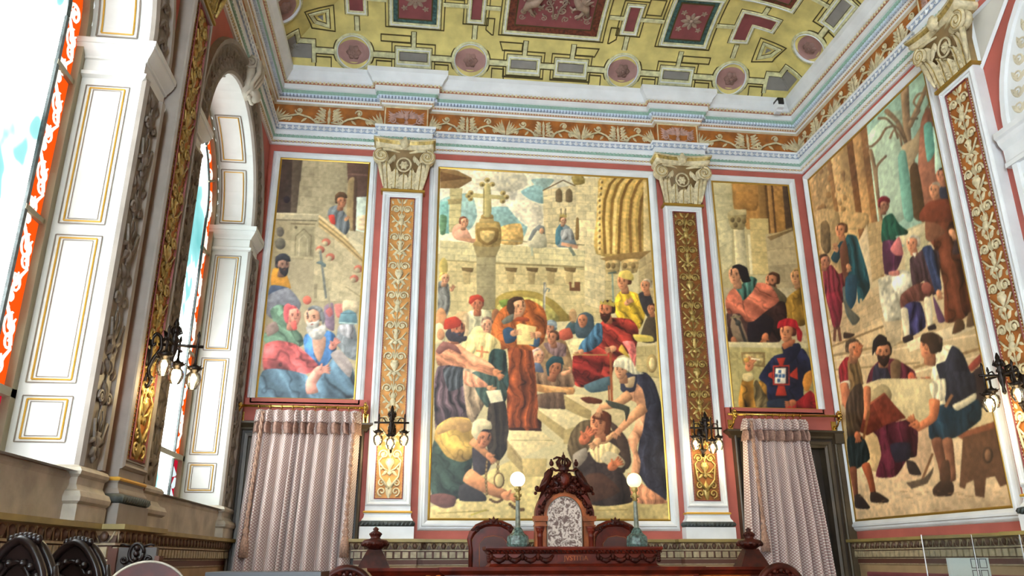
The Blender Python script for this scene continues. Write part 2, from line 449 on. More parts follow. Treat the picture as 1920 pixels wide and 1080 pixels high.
# side: maps (s, a) -> plan, s measured from the middle of the back wall, or along the side walls
def PB(s, a): return (CX+s, -a)
def PRt(s, a): return (XR-a, -s)
def PLt(s, a): return (XL+a, -s)
def coffer(P, s0, s1, a0, a1, fill, frame=.05, inner=None, relief=None, name='ceiling_coffer', fw=.055):
    mb = MB()
    c = [P(s0, a0), P(s1, a0), P(s1, a1), P(s0, a1)]
    xs_ = [q[0] for q in c]; ys_ = [q[1] for q in c]
    mb.m = 0; patch(mb, min(xs_), max(xs_), min(ys_), max(ys_), .004)
    mats = [fill, 'vault_line', inner or fill, 'vault_relief', 'white_plaster']
    if inner:
        g = .09*(1 if s1-s0 < 1 else 1.4); 
        c2 = [P(s0+g, a0+g*.9), P(s1-g, a0+g*.9), P(s1-g, a1-g*.9), P(s0+g, a1-g*.9)]
        xs_ = [q[0] for q in c2]; ys_ = [q[1] for q in c2]
        mb.m = 2; patch(mb, min(xs_), max(xs_), min(ys_), max(ys_), .012)
        mb.m = 1; ribbon(mb, c2, .018, .016, True)
    mb.m = 4; ribbon(mb, c, .014, .03, True, .004)
    if relief:
        mb.m = 3; mb.smooth = True
        sc, ac = (s0+s1)/2, (a0+a1)/2; n = vnorm(*P(sc, ac)); o = Vector((*P(sc, ac), vz(*P(sc, ac))))+n*.012
        ds = (Vector((*P(sc+.05, ac), vz(*P(sc+.05, ac))))-Vector((*P(sc-.05, ac), vz(*P(sc-.05, ac))))).normalized()
        da = n.cross(ds).normalized()
        mb.M = Matrix(((ds.x, da.x, n.x, o.x), (ds.y, da.y, n.y, o.y), (ds.z, da.z, n.z, o.z), (0, 0, 0, 1)))
        relief(mb, (s1-s0), (a1-a0)*1.1)
        mb.M = None; mb.smooth = False
    mb.build(name, mats, ceil)
    rib(c, fw, True)
def rel_star(mb, w, h):
    r = w*.24
    for k in range(8):
        a = 2*PI*k/8; mb.leaf((math.cos(a)*r*.2, math.sin(a)*r*.2, 0), (math.cos(a)*r, math.sin(a)*r, 0), r*.42, .022)
    mb.ball((0, 0, .005), r*.2, sc=(1, 1, .6))
    for sx in (-1, 1):
        for sy in (-1, 1):
            for k in range(5):
                a = 2*PI*k/5; c = (sx*w*.22, sy*w*.22)
                mb.leaf((c[0], c[1], 0), (c[0]+math.cos(a)*.05, c[1]+math.sin(a)*.05, 0), .03, .014)
def rel_big(mb, w, h):
    # two winged beasts facing a scrolling stem
    for s in (-1, 1):
        mb.tube([(s*.02, -.25, .01), (s*.05, -.05, .02), (s*.12, .05, .02), (s*.08, .16, .015)], [.014, .012, .012, .006], 5)
        for c, r, a in (((.08, -.1), .06, PI), ((.1, .02), .05, 0), ((.07, .14), .05, PI)):
            mb.tube(spiral((s*c[0], c[1]), r, 1.4, a, s, z=.012), .009, 5)
        body = [(s*.42, -.16, .02), (s*.36, -.02, .035), (s*.28, .02, .04), (s*.22, .1, .035), (s*.2, .17, .03)]
        mb.tube(body, [.02, .055, .06, .04, .03], 7)
        mb.ball((s*.185, .19, .03), .04, sc=(1.2, .9, .7))
        for k in range(4): mb.leaf((s*.3, .02, .03), (s*(.3+.05*k), .2-.035*k, .02), .05, .03)
        mb.tube([(s*.27, -.02, .03), (s*.2, -.06, .03), (s*.16, -.02, .02)], [.026, .02, .012], 5)
        mb.tube([(s*.36, -.05, .03), (s*.31, -.15, .03), (s*.26, -.2, .02)], [.032, .022, .014], 5)
        mb.tube(spiral((s*.4, -.16), .06, 1.3, 0, -s, z=.012), .01, 5)
        for k in range(5):
            a = .4+k*.5; mb.leaf((s*.42, .12, .0), (s*(.42+.06*math.cos(a)), .12+.06*math.sin(a), 0), .03, .015)
    mb.ball((0, .2, .02), .04, sc=(1, 1, .6))
    rr = random.Random(3)
    for _ in range(60):
        x, y, a = rr.uniform(-.44, .44), rr.uniform(-.3, .3), rr.uniform(0, 2*PI)
        mb.leaf((x, y, 0), (x+.05*math.cos(a), y+.05*math.sin(a), 0), .03, .018)
    for k in range(7):
        x = -.42+.14*k; mb.tube(spiral((x, -.24+.05*(k % 2)), .045, 1.4, k, 1 if k % 2 else -1, z=.012), .009, 5)
def rel_none(mb, w, h): pass
def rosette(P, s, a, name='ceiling_rosette'):
    x, y = P(s, a); n = vnorm(x, y); o = Vector((x, y, vz(x, y)))
    x2 = P(s+.05, a); x1 = P(s-.05, a)
    ds = (Vector((x2[0], x2[1], o.z))-Vector((x1[0], x1[1], o.z))).normalized(); da = n.cross(ds).normalized()
    mb = MB(); mb.smooth = True
    mb.M = Matrix(((ds.x, da.x, n.x, o.x), (ds.y, da.y, n.y, o.y), (ds.z, da.z, n.z, o.z), (0, 0, 0, 1)))
    R = .235
    mb.m = 0; mb.lathe([(R*.86, .012), (R*.84, .004), (R*.62, .018), (R*.58, .012), (.001, .012)], axis=2, n=36, cap=False)
    mb.m = 1; mb.lathe([(R*.86, .0), (R*.87, .04), (R*.9, .045), (R*.92, .03)], axis=2, n=36, cap=False)
    mb.m = 2; mb.lathe([(R*.92, -.02), (R*.93, .034), (R*1.06, .034), (R*1.08, -.03)], axis=2, n=36, cap=False)
    mb.m = 4; mb.lathe([(R*1.07, -.04), (R*1.08, .014), (R*1.14, .012), (R*1.15, -.04)], axis=2, n=36, cap=False)
    mb.m = 3
    for k in range(6):
        q = 2*PI*k/6
        mb.leaf((math.cos(q)*.02, math.sin(q)*.02, .012), (math.cos(q)*.1, math.sin(q)*.1, .012), .085, .04)
        q += PI/6; mb.leaf((math.cos(q)*.01, math.sin(q)*.01, .03), (math.cos(q)*.06, math.sin(q)*.06, .03), .05, .03)
    mb.ball((0, 0, .045), .02, sc=(1, 1, .8))
    mb.M = None
    mb.build(name, ['vault_pink', 'white_plaster', 'vault_rib', 'rosette_brown', 'vault_line'], ceil)
def key_rect(P, s0, s1, a0, a1, g=.07):
    keyline([P(s0-g, a0-g*.6), P(s1+g, a0-g*.6), P(s1+g, a1+g), P(s0-g, a1+g)])
for m_ in (-1, 1):
    for s in (1.03, 2.55): rosette(PB, m_*s, .19)
    def T(s, a, m=m_): return PB(m*s, a)
    coffer(T, .12, .52, .115, .255, 'vault_grey'); key_rect(T, .12, .52, .115, .255)
    coffer(T, 1.57, 1.99, .115, .255, 'vault_grey'); key_rect(T, 1.57, 1.99, .115, .255)
    coffer(T, 1.47, 2.07, .55, 1.27, 'vault_teal', inner='vault_maroon', relief=rel_star); key_rect(T, 1.47, 2.07, .55, 1.27)
    coffer(T, .91, 1.09, .66, 1.08, 'vault_maroon'); key_rect(T, .91, 1.09, .66, 1.08)
    rib([T(.32, .28), T(.32, .46)]); rib([T(1.78, .28), T(1.78, .47)]); rib([T(1.0, .43), T(1.0, .62)]); rib([T(2.5, .43), T(2.5, .62)])
    rib([T(.54, .185), T(.78, .185)]); rib([T(1.28, .185), T(1.55, .185)]); rib([T(2.02, .185), T(2.3, .185)]); rib([T(2.8, .185), T(3.08, .185)])
    rib([T(.7, .87), T(.9, .87)]); rib([T(1.1, .87), T(1.42, .87)]); rib([T(2.12, .87), T(2.38, .87)])
    for s0, s1, a0, a1 in ((.58, .74, .04, .13), (1.32, 1.5, .04, .13), (2.06, 2.26, .04, .13), (2.84, 3.04, .04, .13)):
        keyline([T(s0, a0), T(s1, a0), T(s1, a1), T(s0, a1)])
    # keyed outlines of the yellow fields
    keyline([T(.36, .32), T(.62, .32), T(.66, .42), T(.36, .42)])
    keyline([T(1.82, .33), T(2.2, .33), T(2.2, .41), T(1.82, .41)])
    keyline([T(.76, .72), T(.86, .72), T(.86, .56), T(.78, .5), T(.76, .5)])
    keyline([T(1.16, .95), T(1.36, .95), T(1.36, 1.2), T(1.16, 1.2)])
    # corner pieces: a bent maroon panel, a little trapezoid and the folded grey panel
    sx = m_
    def C_(dx, dy): return ((XR-dx) if sx > 0 else (XL+dx), -dy)
    Lp = [C_(1.13, .66), C_(.91, .66), C_(.91, .91), C_(.66, .91), C_(.66, 1.13), C_(1.13, 1.13)]
    mb = MB()
    def pr(x0, x1, y0, y1, h): 
        a, b = C_(x0, y0), C_(x1, y1); patch(mb, min(a[0], b[0]), max(a[0], b[0]), min(a[1], b[1]), max(a[1], b[1]), h, 4)
    pr(.91, 1.13, .66, 1.13, .006); pr(.66, .91, .91, 1.13, .006)
    mb.m = 1; ribbon(mb, Lp, .016, .022, True)
    mb.build('ceiling_coffer', ['vault_maroon', 'white_plaster'], ceil); rib(Lp, .055, True)
    tp = [C_(.66, .66), C_(.66, .46), C_(.5, .5), C_(.46, .66)]
    mb = MB(); mb.poly([Vector((*q, vz(*q)))+vnorm(*q)*.012 for q in [C_(.60, .60), C_(.60, .52), C_(.56, .55), C_(.53, .60)]])
    mb.build('ceiling_coffer', 'vault_grey', ceil); rib(tp, .04, True); keyline([C_(.74, .74), C_(.74, .4), C_(.45, .42), C_(.4, .74)])
    mb = MB()
    pr(.115, .44, .11, .24, .006); pr(.11, .24, .115, .40, .006)
    mb.build('ceiling_coffer', 'vault_grey', ceil)
    rib([C_(.46, .08), C_(.46, .27), C_(.27, .27), C_(.27, .46), C_(.08, .46)], .05)
coffer(PB, -.62, .62, .55, 1.5, 'vault_rust', inner='vault_maroon', relief=rel_big); key_rect(PB, -.62, .62, .55, 1.5)
rib([PB(-.1, .185), PB(.1, .185)])
for P in (PRt, PLt):
    for s in (.97, 2.35, 3.7, 5.1, 6.5, 7.9): rosette(P, s, .2)
    for s0, s1 in ((1.42, 1.9), (2.8, 3.25), (4.2, 4.6)):
        coffer(P, s0, s1, .115, .27, 'vault_grey'); key_rect(P, s0, s1, .115, .27)
        rib([P(s0-.2, .19), P(s0, .19)]); rib([P(s1, .19), P(s1+.2, .19)])
    coffer(P, 1.35, 2.1, .6, 1.3, 'vault_rust', inner='vault_maroon', relief=rel_star)
    coffer(P, 2.6, 3.8, .6, 1.4, 'vault_teal', inner='vault_maroon', relief=rel_star)
    rib([P(1.66, .3), P(1.66, .55)]); rib([P(1.15, .87), P(1.3, .87)])
for r_ in range(5):
    a0 = 1.75+1.5*r_
    for s0, s1, inn in ((-.62, .62, 1), (-1.95, -.95, 0), (.95, 1.95, 0)):
        coffer(PB, s0, s1, a0, a0+1.1, 'vault_rust' if (r_+inn) % 2 else 'vault_teal', inner='vault_maroon', relief=rel_big if inn else rel_star); key_rect(PB, s0, s1, a0, a0+1.1)
    rib([PB(-.92, a0+.55), PB(-.65, a0+.55)]); rib([PB(.65, a0+.55), PB(.92, a0+.55)])
lines.build('ceiling_groove', 'vault_line', ceil)
ribs.build('ceiling_rib', 'vault_rib', ceil)

# ---------------------------------------------------------------- pilaster positions
PW = .26
PB1, PB2 = -.279, 3.322           # back wall
PR_ = 3.15                         # right wall, measured from the back wall (u = -y)
PL_ = -3.42                        # left wall, u = y
BRK = .285; BD = .10
# ---------------------------------------------------------------- entablature: one moulding all round
path = [(XL, YB), (XL, PL_-BRK), (XL+BD, PL_-BRK), (XL+BD, PL_+BRK), (XL, PL_+BRK), (XL, 0),
        (PB1-BRK, 0), (PB1-BRK, -BD), (PB1+BRK, -BD), (PB1+BRK, 0), (PB2-BRK, 0), (PB2-BRK, -BD), (PB2+BRK, -BD), (PB2+BRK, 0),
        (XR, 0), (XR, -PR_+BRK), (XR-BD, -PR_+BRK), (XR-BD, -PR_-BRK), (XR, -PR_-BRK), (XR, YB)]
mb = MB()
#   material indices: 0 white, 1 red bead, 2 green, 3 blue white, 4 cream, 5 ochre
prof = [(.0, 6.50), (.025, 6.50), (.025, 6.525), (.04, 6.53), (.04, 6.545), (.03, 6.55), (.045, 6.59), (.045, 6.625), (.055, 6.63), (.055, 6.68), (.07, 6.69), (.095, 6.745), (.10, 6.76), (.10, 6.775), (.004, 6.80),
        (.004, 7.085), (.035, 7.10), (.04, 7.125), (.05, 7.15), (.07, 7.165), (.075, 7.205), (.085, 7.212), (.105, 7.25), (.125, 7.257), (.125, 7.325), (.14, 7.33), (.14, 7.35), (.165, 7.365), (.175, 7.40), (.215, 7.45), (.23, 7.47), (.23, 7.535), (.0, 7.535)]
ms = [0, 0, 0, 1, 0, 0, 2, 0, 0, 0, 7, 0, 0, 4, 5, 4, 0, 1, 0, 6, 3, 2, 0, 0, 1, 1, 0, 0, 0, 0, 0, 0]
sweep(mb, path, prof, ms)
ent = mb.build('trim_1', ['white_plaster', 'bead_red', 'green_carve', 'blue_white', 'cream_plaster', 'ochre', 'dentil_gap_shade', 'egg_ground'])
tag(ent, kind='structure')
mb = MB()
def dentil(b, st, i): b.box(-st*.30, st*.30, 0, .036, -.01, .028)
along(path, .073, 7.168, .042, dentil, mb)
mb.build('dentil_row', 'blue_white', ent)
mb = MB()
def bead(b, st, i): b.ball((0, 0, 0), st*.36, 6, 4)
along(path, .045, 7.14, .036, bead, mb); along(path, .145, 7.341, .05, bead, mb)
along(path, .037, 6.537, .045, bead, mb)
mb.build('bead_row', 'relief_cream', ent)
mb = MB()
def leafr(b, st, i): b.leaf((0, .04, 0), (0, 0, 0.0), st*.8, .016); 
along(path, .098, 7.213, .04, leafr, mb); along(path, .05, 6.59, .05, leafr, mb)
mb.build('leaf_row', 'green_carve', ent)
mb = MB(); mb.smooth = True
def egg(b, st, i):
    b.ball((0, .032, 0), .02, 7, 5, (1, 1.5, .9)); b.tube([(-st*.42, .06, .0), (-st*.36, .02, .005), (0, -.002, .01), (st*.36, .02, .005), (st*.42, .06, 0)], .006, 4)
along(path, .082, 6.692, .075, egg, mb)
mb.build('egg_row', 'white_plaster', ent)
# frieze relief: undulating stem, fan leaves and masks
mb = MB(); mb.smooth = True
def frieze(b, st, i):
    h = .27; L = st
    for s in (-1, 1):
        b.tube([(s*L*.02, .05, .012), (s*L*.10, .03, .02), (s*L*.17, .10, .022), (s*L*.27, .14, .024), (s*L*.38, .10, .022), (s*L*.49, .02, .014)], [.010, .013, .015, .016, .013, .008], 5)
        b.tube(spiral((s*L*.10, .065), .045, 1.3, -PI/2, s, z=.02), .011, 5)
        for k in range(4):
            b.leaf((s*L*.035, .07+k*.045, .0), (s*L*(.14-.012*k), .10+k*.045, 0), .04, .03, s*.3)
            b.leaf((s*L*.03, .10+k*.04, .0), (s*L*.07, .135+k*.04, 0), .03, .02, -s*.2)
        b.tube(spiral((s*L*.27, .2), .05, 1.3, PI, -s, z=.015), .01, 5)
        b.ball((s*L*.27, .2, .02), .022, 7, 5)
        for k in range(5): b.leaf((s*L*.49, .02, .004), (s*L*(.34+.035*k), .16+.024*k, .0), .035, .022, s*.15)
        for k in range(3): b.leaf((s*L*.33, .11, 0), (s*L*(.36+.03*k), .04+.01*k, 0), .03, .018)
        b.leaf((s*L*.2, .1, 0), (s*L*.25, .04, 0), .035, .02)
    b.lathe([(.02, .0), (.012, .04), (.022, .09), (.014, .14), (.02, .2), (.004, .26)], (0, 0, .008), 1, 8)
along([(XL, YB), (XL, PL_-BRK)], .002, 6.805, .95, frieze, mb)
along([(XL, PL_+BRK), (XL, 0)], .002, 6.805, .95, frieze, mb)
for a, b_ in (((XL, 0), (PB1-BRK, 0)), ((PB1+BRK, 0), (PB2-BRK, 0)), ((PB2+BRK, 0), (XR, 0))): along([a, b_], .002, 6.805, .95, frieze, mb)
along([(XR, 0), (XR, -PR_+BRK)], .002, 6.805, .95, frieze, mb); along([(XR, -PR_-BRK), (XR, YB)], .002, 6.805, .95, frieze, mb)
mb.build('frieze_relief', 'relief_cream', ent)
# the frieze blocks over the pilasters
for side, u in (('B', PB1), ('B', PB2), ('R', PR_), ('L', PL_)):
    mb = MB(); mb.smooth = True; mb.M = WF(side, u, 6.805, BD)
    mb.m = 1; mb.rframe(-.26, .26, .015, .265, [(0, 0), (.006, .012), (.018, .012), (.02, 0)]); mb.m = 0
    for s in (-1, 1):
        for k in range(5): mb.leaf((s*.03, .13, 0), (s*(.1+.03*k), .24-.03*k, 0), .04, .03, s*.2)
        for k in range(5): mb.leaf((s*.13, .12, 0), (s*.24, .23-.045*k, 0), .03, .025)
        mb.tube(spiral((s*.17, .075), .045, 1.3, PI/2, s, z=.015), .011, 5)
        mb.tube([(0, .03, .01), (s*.08, .02, .02), (s*.13, .05, .015)], .011, 5)
    mb.ball((0, .15, .012), .045, 8, 6, (.9, 1.2, .6)); mb.leaf((0, .02, 0), (0, .11, 0), .06, .03)
    for k in range(5): mb.leaf((0, .18, 0), (-.05+.025*k, .25, 0), .02, .015)
    mb.build('frieze_block_relief', ['relief_pink', 'relief_cream'], ent)
# ================================================================ PILASTERS
def candelabrum(mb, w, z0, z1, unit=.36, depth=.02, d=1.0):
    """carved arabesque: urns on a stem, scrolls and leaves to both sides"""
    n = max(1, round((z1-z0)/unit)); L = (z1-z0)/n; h = w/2
    for k in range(n):
        v = z0+k*L; kind = k % 3
        mb.tube([(0, v, .006), (0, v+L, .006)], .007, 5)
        if kind == 0:
            mb.lathe([(.006, 0), (.03*d, .03), (.012, .06), (.02, .08), (.052*d, .13), (.05*d, .15), (.03, .165), (.045*d, .18), (.004, .19)], (0, v, .008), 1, 9, (1, .5))
        elif kind == 1:
            mb.lathe([(.006, 0), (.035*d, .02), (.01, .05), (.03, .1), (.02, .15), (.04*d, .17), (.004, .2)], (0, v, .008), 1, 9, (1, .5))
        else:
            mb.ball((0, v+.07, .01), .042*d, 8, 6, (.85, 1.2, .55)); mb.leaf((0, v+.1, 0), (0, v+.19, 0), .07, .028)
        for s in (-1, 1):
            # the big scroll pair
            c = (s*h*.52, v+L*.62); r = h*.40
            mb.tube([(0, v+L*.12, .008), (s*h*.45, v+L*.2, .015), (s*h*.9, v+L*.4, .018)], [.009, .011, .009], 5)
            mb.tube(spiral(c, r, 1.6, -PI*.12 if s > 0 else PI*1.12, s, z=.015), .0105, 5)
            mb.ball((c[0], c[1], .012), .02, 6, 4, (1, 1, .8))
            for q in range(5):
                a = 2*PI*q/5; mb.leaf((c[0], c[1], .002), (c[0]+math.cos(a)*.035, c[1]+math.sin(a)*.035, 0), .02, .016)
            mb.leaf((s*h*.1, v+L*.16, 0), (s*h*.72, v+L*.06, 0), .04, depth, -s*.25)
            mb.leaf((s*h*.5, v+L*.24, 0), (s*h*.88, v+L*.16, 0), .03, depth)
            mb.leaf((s*h*.1, v+L*.85, 0), (s*h*.6, v+L*.98, 0), .035, depth, s*.3)
            mb.leaf((s*h*.05, v+L*.55, 0), (s*h*.2, v+L*.8, 0), .03, depth)
            mb.leaf((s*h*.78, v+L*.82, 0), (s*h*.92, v+L*.96, 0), .028, depth*.8)
            mb.tube([(s*h*.15, v+L*.3, .008), (s*h*.32, v+L*.42, .014), (s*h*.2, v+L*.5, .01)], .006, 4)
def capital(side, u, w0, z0, parent, mats):
    """composite capital: acanthus, corner volutes, medallion and a flower on a hollow abacus"""
    H = .70; mb = MB(); mb.smooth = True; mb.M = WF(side, u, z0, 0)
    mb.m = 1; mb.smooth = False
    mb.box(-.27, .27, 0, .03, 0, w0+.03); mb.smooth = True
    mb.m = 0
    # bell
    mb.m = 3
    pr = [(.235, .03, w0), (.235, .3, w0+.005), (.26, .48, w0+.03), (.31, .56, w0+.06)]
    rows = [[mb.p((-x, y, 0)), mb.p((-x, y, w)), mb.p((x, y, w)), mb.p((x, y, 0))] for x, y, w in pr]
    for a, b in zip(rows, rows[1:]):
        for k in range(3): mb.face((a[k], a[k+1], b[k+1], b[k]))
    mb.m = 0
    def acan(x, y, wd, ht, out, lean=0):
        # a leaf rising and curling out at the tip
        prof = [(0, .0, .7), (.3, .02, .95), (.6, .03, 1), (.82, .06, .8), (.97, .11, .5), (.93, .15, .2)]
        rows = []
        for t, o, q in prof:
            cx_ = x+lean*t; cy_ = y+ht*t; oo = w0+out*o/.11+.01
            rows.append([mb.p((cx_-wd*q/2, cy_-.01, oo-.012)), mb.p((cx_-wd*q*.25, cy_, oo+.008)), mb.p((cx_, cy_, oo-.004)), mb.p((cx_+wd*q*.25, cy_, oo+.008)), mb.p((cx_+wd*q/2, cy_-.01, oo-.012))])
        for a, b in zip(rows, rows[1:]):
            for k in range(4): mb.face((a[k], a[k+1], b[k+1], b[k]))
        mb.m = 2; mb.tube([(x+lean*t, y+ht*t, w0+out*o/.11+.016) for t, o, q in prof], .006, 4); mb.m = 0
        for s in (-1, 1):
            for k in range(3): mb.leaf((x+s*wd*.15, y+ht*(.15+.22*k), w0+.012+out*.1), (x+s*wd*.58, y+ht*(.3+.22*k), w0+out*.15*k), wd*.2, .02)
    for x in (-.19, .19): acan(x, .03, .13, .34, .09, .03*(1 if x > 0 else -1))
    acan(0, .03, .14, .2, .06)
    for x in (-.1, .1): acan(x, .05, .09, .26, .05)
    # corner volutes
    for s in (-1, 1):
        c = (s*.285, .45)
        mb.m = 0; mb.tube(spiral(c, .095, 2.1, PI/2, -s, z=w0+.09, r1=.15), .022, 6)
        mb.m = 2; mb.tube(spiral(c, .098, 1.9, PI/2, -s, z=w0+.108, r1=.15), .006, 4); mb.m = 0
        mb.ball((c[0], c[1], w0+.09), .026, 7, 5)
        mb.lathe([(.09, -.06), (.1, -.03), (.085, 0)], (c[0], c[1], w0+.06), 2, 14)
        mb.tube([(s*.06, .53, w0+.04), (s*.17, .55, w0+.06), (s*.27, .545, w0+.085)], [.012, .02, .022], 6)
        mb.tube([(s*.3, .36, w0+.07), (s*.27, .2, w0+.05), (s*.24, .06, w0+.03)], [.03, .022, .01], 6)
        for k in range(3): mb.leaf((s*.12, .5, w0+.03), (s*(.13+.05*k), .4-.04*k, w0+.03), .04, .03)
    # medallion with a rosette
    mb.m = 0; mb.tube([(math.cos(2*PI*k/18)*.085, .36+math.sin(2*PI*k/18)*.095, w0+.045) for k in range(19)], .012, 6)
    for k in range(6):
        a = 2*PI*k/6; mb.leaf((0, .36, w0+.03), (math.cos(a)*.06, .36+math.sin(a)*.065, w0+.03), .045, .03)
    mb.ball((0, .36, w0+.05), .018)
    # abacus with hollow sides
    N = 12; rows = []
    for y, g in ((.56, .0), (.585, .02), (.62, .02), (.66, .045), (.685, .045)):
        row = []
        for k in range(N+1):
            x = -1+2*k/N; row.append(mb.p((x*(.34+g), y, w0+.06+g+.06*x*x)))
        rows.append((mb.p((-(.34+g), y, 0)), row, mb.p((.34+g, y, 0))))
    for a, b in zip(rows, rows[1:]):
        ra = [a[0]]+a[1]+[a[2]]; rb = [b[0]]+b[1]+[b[2]]
        mb.m = 2 if a is rows[2] else 0
        for k in range(len(ra)-1): mb.face((ra[k], ra[k+1], rb[k+1], rb[k]))
    mb.m = 0; mb.face([rows[-1][0]]+rows[-1][1]+[rows[-1][2]]); mb.face(([rows[0][0]]+rows[0][1]+[rows[0][2]])[::-1])
    # the flower (a small head among leaves)
    mb.ball((0, .62, w0+.12), .06, 9, 7, (.85, 1.25, .7))
    for s in (-1, 1):
        for k in range(3): mb.leaf((0, .58, w0+.1), (s*(.05+.012*k), .54+.07*k, w0+.09), .04, .03)
    mb.leaf((0, .66, w0+.1), (0, .73, w0+.08), .06, .04)
    return mb.build('capital', mats, parent)
def pilaster(side, u, label, mats, capmats, base_z=1.78, dim=False, base_dark=True):
    loc = WF(side, u, base_z, 0).to_translation()
    t = thing('pilaster', label, 'pilaster', loc, 'pilasters carrying the entablature')
    wh = 'white_plaster' if not dim else 'grey_and_shade_trim'  # dim copy of the white plaster: left-wall shade put into its colour
    mb = MB(); mb.M = WF(side, u, 0, 0)
    mb.box(-.245, .245, 2.07, 5.885, 0, .10)
    mb.M = WF(side, u, 0, .10)
    mb.rframe(-.245+.07, .245-.07, 2.17+.02, 5.80, [(-.0, .002), (.0, .012), (.012, .014), (.016, .004), (.032, .004), (.036, .02), (.05, .024), (.066, .012), (.07, 0)])
    mb.build('shaft', wh, t)
    pu = .155
    mb = MB(); mb.M = WF(side, u, 0, .101)
    mb.m = 0; mb.quad((-pu, 2.19, 0), (pu, 2.19, 0), (pu, 5.80, 0), (-pu, 5.80, 0))
    mb.m = 1; mb.rframe(-pu, pu, 2.19, 5.80, [(0, .018), (-.008, .022), (-.012, .006)])
    mb.build('panel', [mats[0], 'vault_maroon'], t)
    mb = MB(); mb.smooth = True; mb.M = WF(side, u, 0, .102)
    # pierced foot of the arabesque, then the candelabrum
    for s in (-1, 1):
        mb.tube(spiral((s*.075, 2.27), .05, 1.3, -PI/2, s, z=.015), .01, 5); mb.tube(spiral((s*.08, 2.36), .04, 1.2, PI/2, -s, z=.015), .009, 5)
        mb.tube([(0, 2.3, .01), (s*.1, 2.43, .02), (s*.12, 2.6, .02), (s*.05, 2.68, .01)], [.02, .012, .01, .006], 5)
    mb.leaf((0, 2.2, 0), (0, 2.42, 0), .08, .03)
    candelabrum(mb, .27, 2.44, 5.78)
    k = 0
    for s in (-1, 1):
        v = 2.22
        while v < 5.79: mb.ball((s*.147, v, .004), .008, 5, 3); v += .03
    mb.build('arabesque_relief', mats[1], t)
    # base: plinth, carved torus, hollow and fillets
    mb = MB()
    mb.M = WF(side, u, 0, 0)
    def ringp(prof, m=0, sm=False):
        mb.m = m; mb.smooth = sm
        rows = [[mb.p((-.245-d, z, 0)), mb.p((-.245-d, z, .10+d)), mb.p((.245+d, z, .10+d)), mb.p((.245+d, z, 0))] for d, z in prof]
        for a, b in zip(rows, rows[1:]):
            for k in range(3): mb.face((a[k], a[k+1], b[k+1], b[k]))
        if m == 0: mb.face(rows[-1])
    ringp([(.045, base_z), (.045, 1.905), (.0, 1.905)])
    ringp([(.03, 1.965), (.028, 1.975), (.01, 2.0), (.004, 2.03), (.012, 2.045)])
    ringp([(.016, 2.045), (.02, 2.055), (.016, 2.065), (.0, 2.07)], 2)
    ringp([(.02, 1.905), (.045, 1.915), (.055, 1.935), (.045, 1.957), (.02, 1.967)], 1 if base_dark else 0, True)
    mb.m = 1 if base_dark else 0; mb.M = WF(side, u, 1.936, .155)
    for k in range(13): mb.leaf((-.28+k*.043, -.022, 0), (-.245+k*.043, .022, 0), .02, .008)
    mb.build('base', [wh, 'torus_green', 'gilt_line'], t)
    capital(side, u, .10, 5.88, t, capmats)
    return t
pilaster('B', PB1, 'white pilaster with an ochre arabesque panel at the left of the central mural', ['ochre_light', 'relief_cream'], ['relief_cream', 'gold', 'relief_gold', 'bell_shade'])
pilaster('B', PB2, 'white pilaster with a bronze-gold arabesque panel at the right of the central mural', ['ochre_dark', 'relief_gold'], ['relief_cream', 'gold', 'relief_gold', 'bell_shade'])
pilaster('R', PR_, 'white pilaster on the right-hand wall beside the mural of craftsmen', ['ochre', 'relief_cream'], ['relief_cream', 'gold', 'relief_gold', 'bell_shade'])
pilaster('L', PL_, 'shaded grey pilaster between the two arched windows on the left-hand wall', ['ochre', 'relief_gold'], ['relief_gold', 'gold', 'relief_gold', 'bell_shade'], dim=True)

# ================================================================ DADO
RD = .04
def path_dado(segs): return segs
pl = .30
dado_paths = [
    [(XL, YB), (XL, PL_-pl-.02), (XL+.13, PL_-pl-.02), (XL+.13, PL_+pl+.02), (XL, PL_+pl+.02), (XL, -.06)],
    [(-.60, 0), (PB1-pl, 0), (PB1-pl, -.13), (PB1+pl, -.13), (PB1+pl, 0), (PB2-pl, 0), (PB2-pl, -.13), (PB2+pl, -.13), (PB2+pl, 0), (3.66, 0)],
    [(XR, -.05), (XR, -PR_+pl), (XR-.13, -PR_+pl), (XR-.13, -PR_-pl), (XR, -PR_-pl), (XR, YB)]]
dprof = [(.0, FLOOR), (.06, FLOOR), (.06, FLOOR+.3), (.02, FLOOR+.34), (.02, 1.50), (.03, 1.51), (.03, 1.575), (.035, 1.58), (.035, 1.65), (.06, 1.655), (.06, 1.668), (.045, 1.67), (.07, 1.735), (.10, 1.74), (.12, 1.745), (.12, 1.775), (.0, 1.78)]
dms = [0]*4+[2, 2, 0, 0, 2, 2, 2, 0, 0, 2, 3, 3]
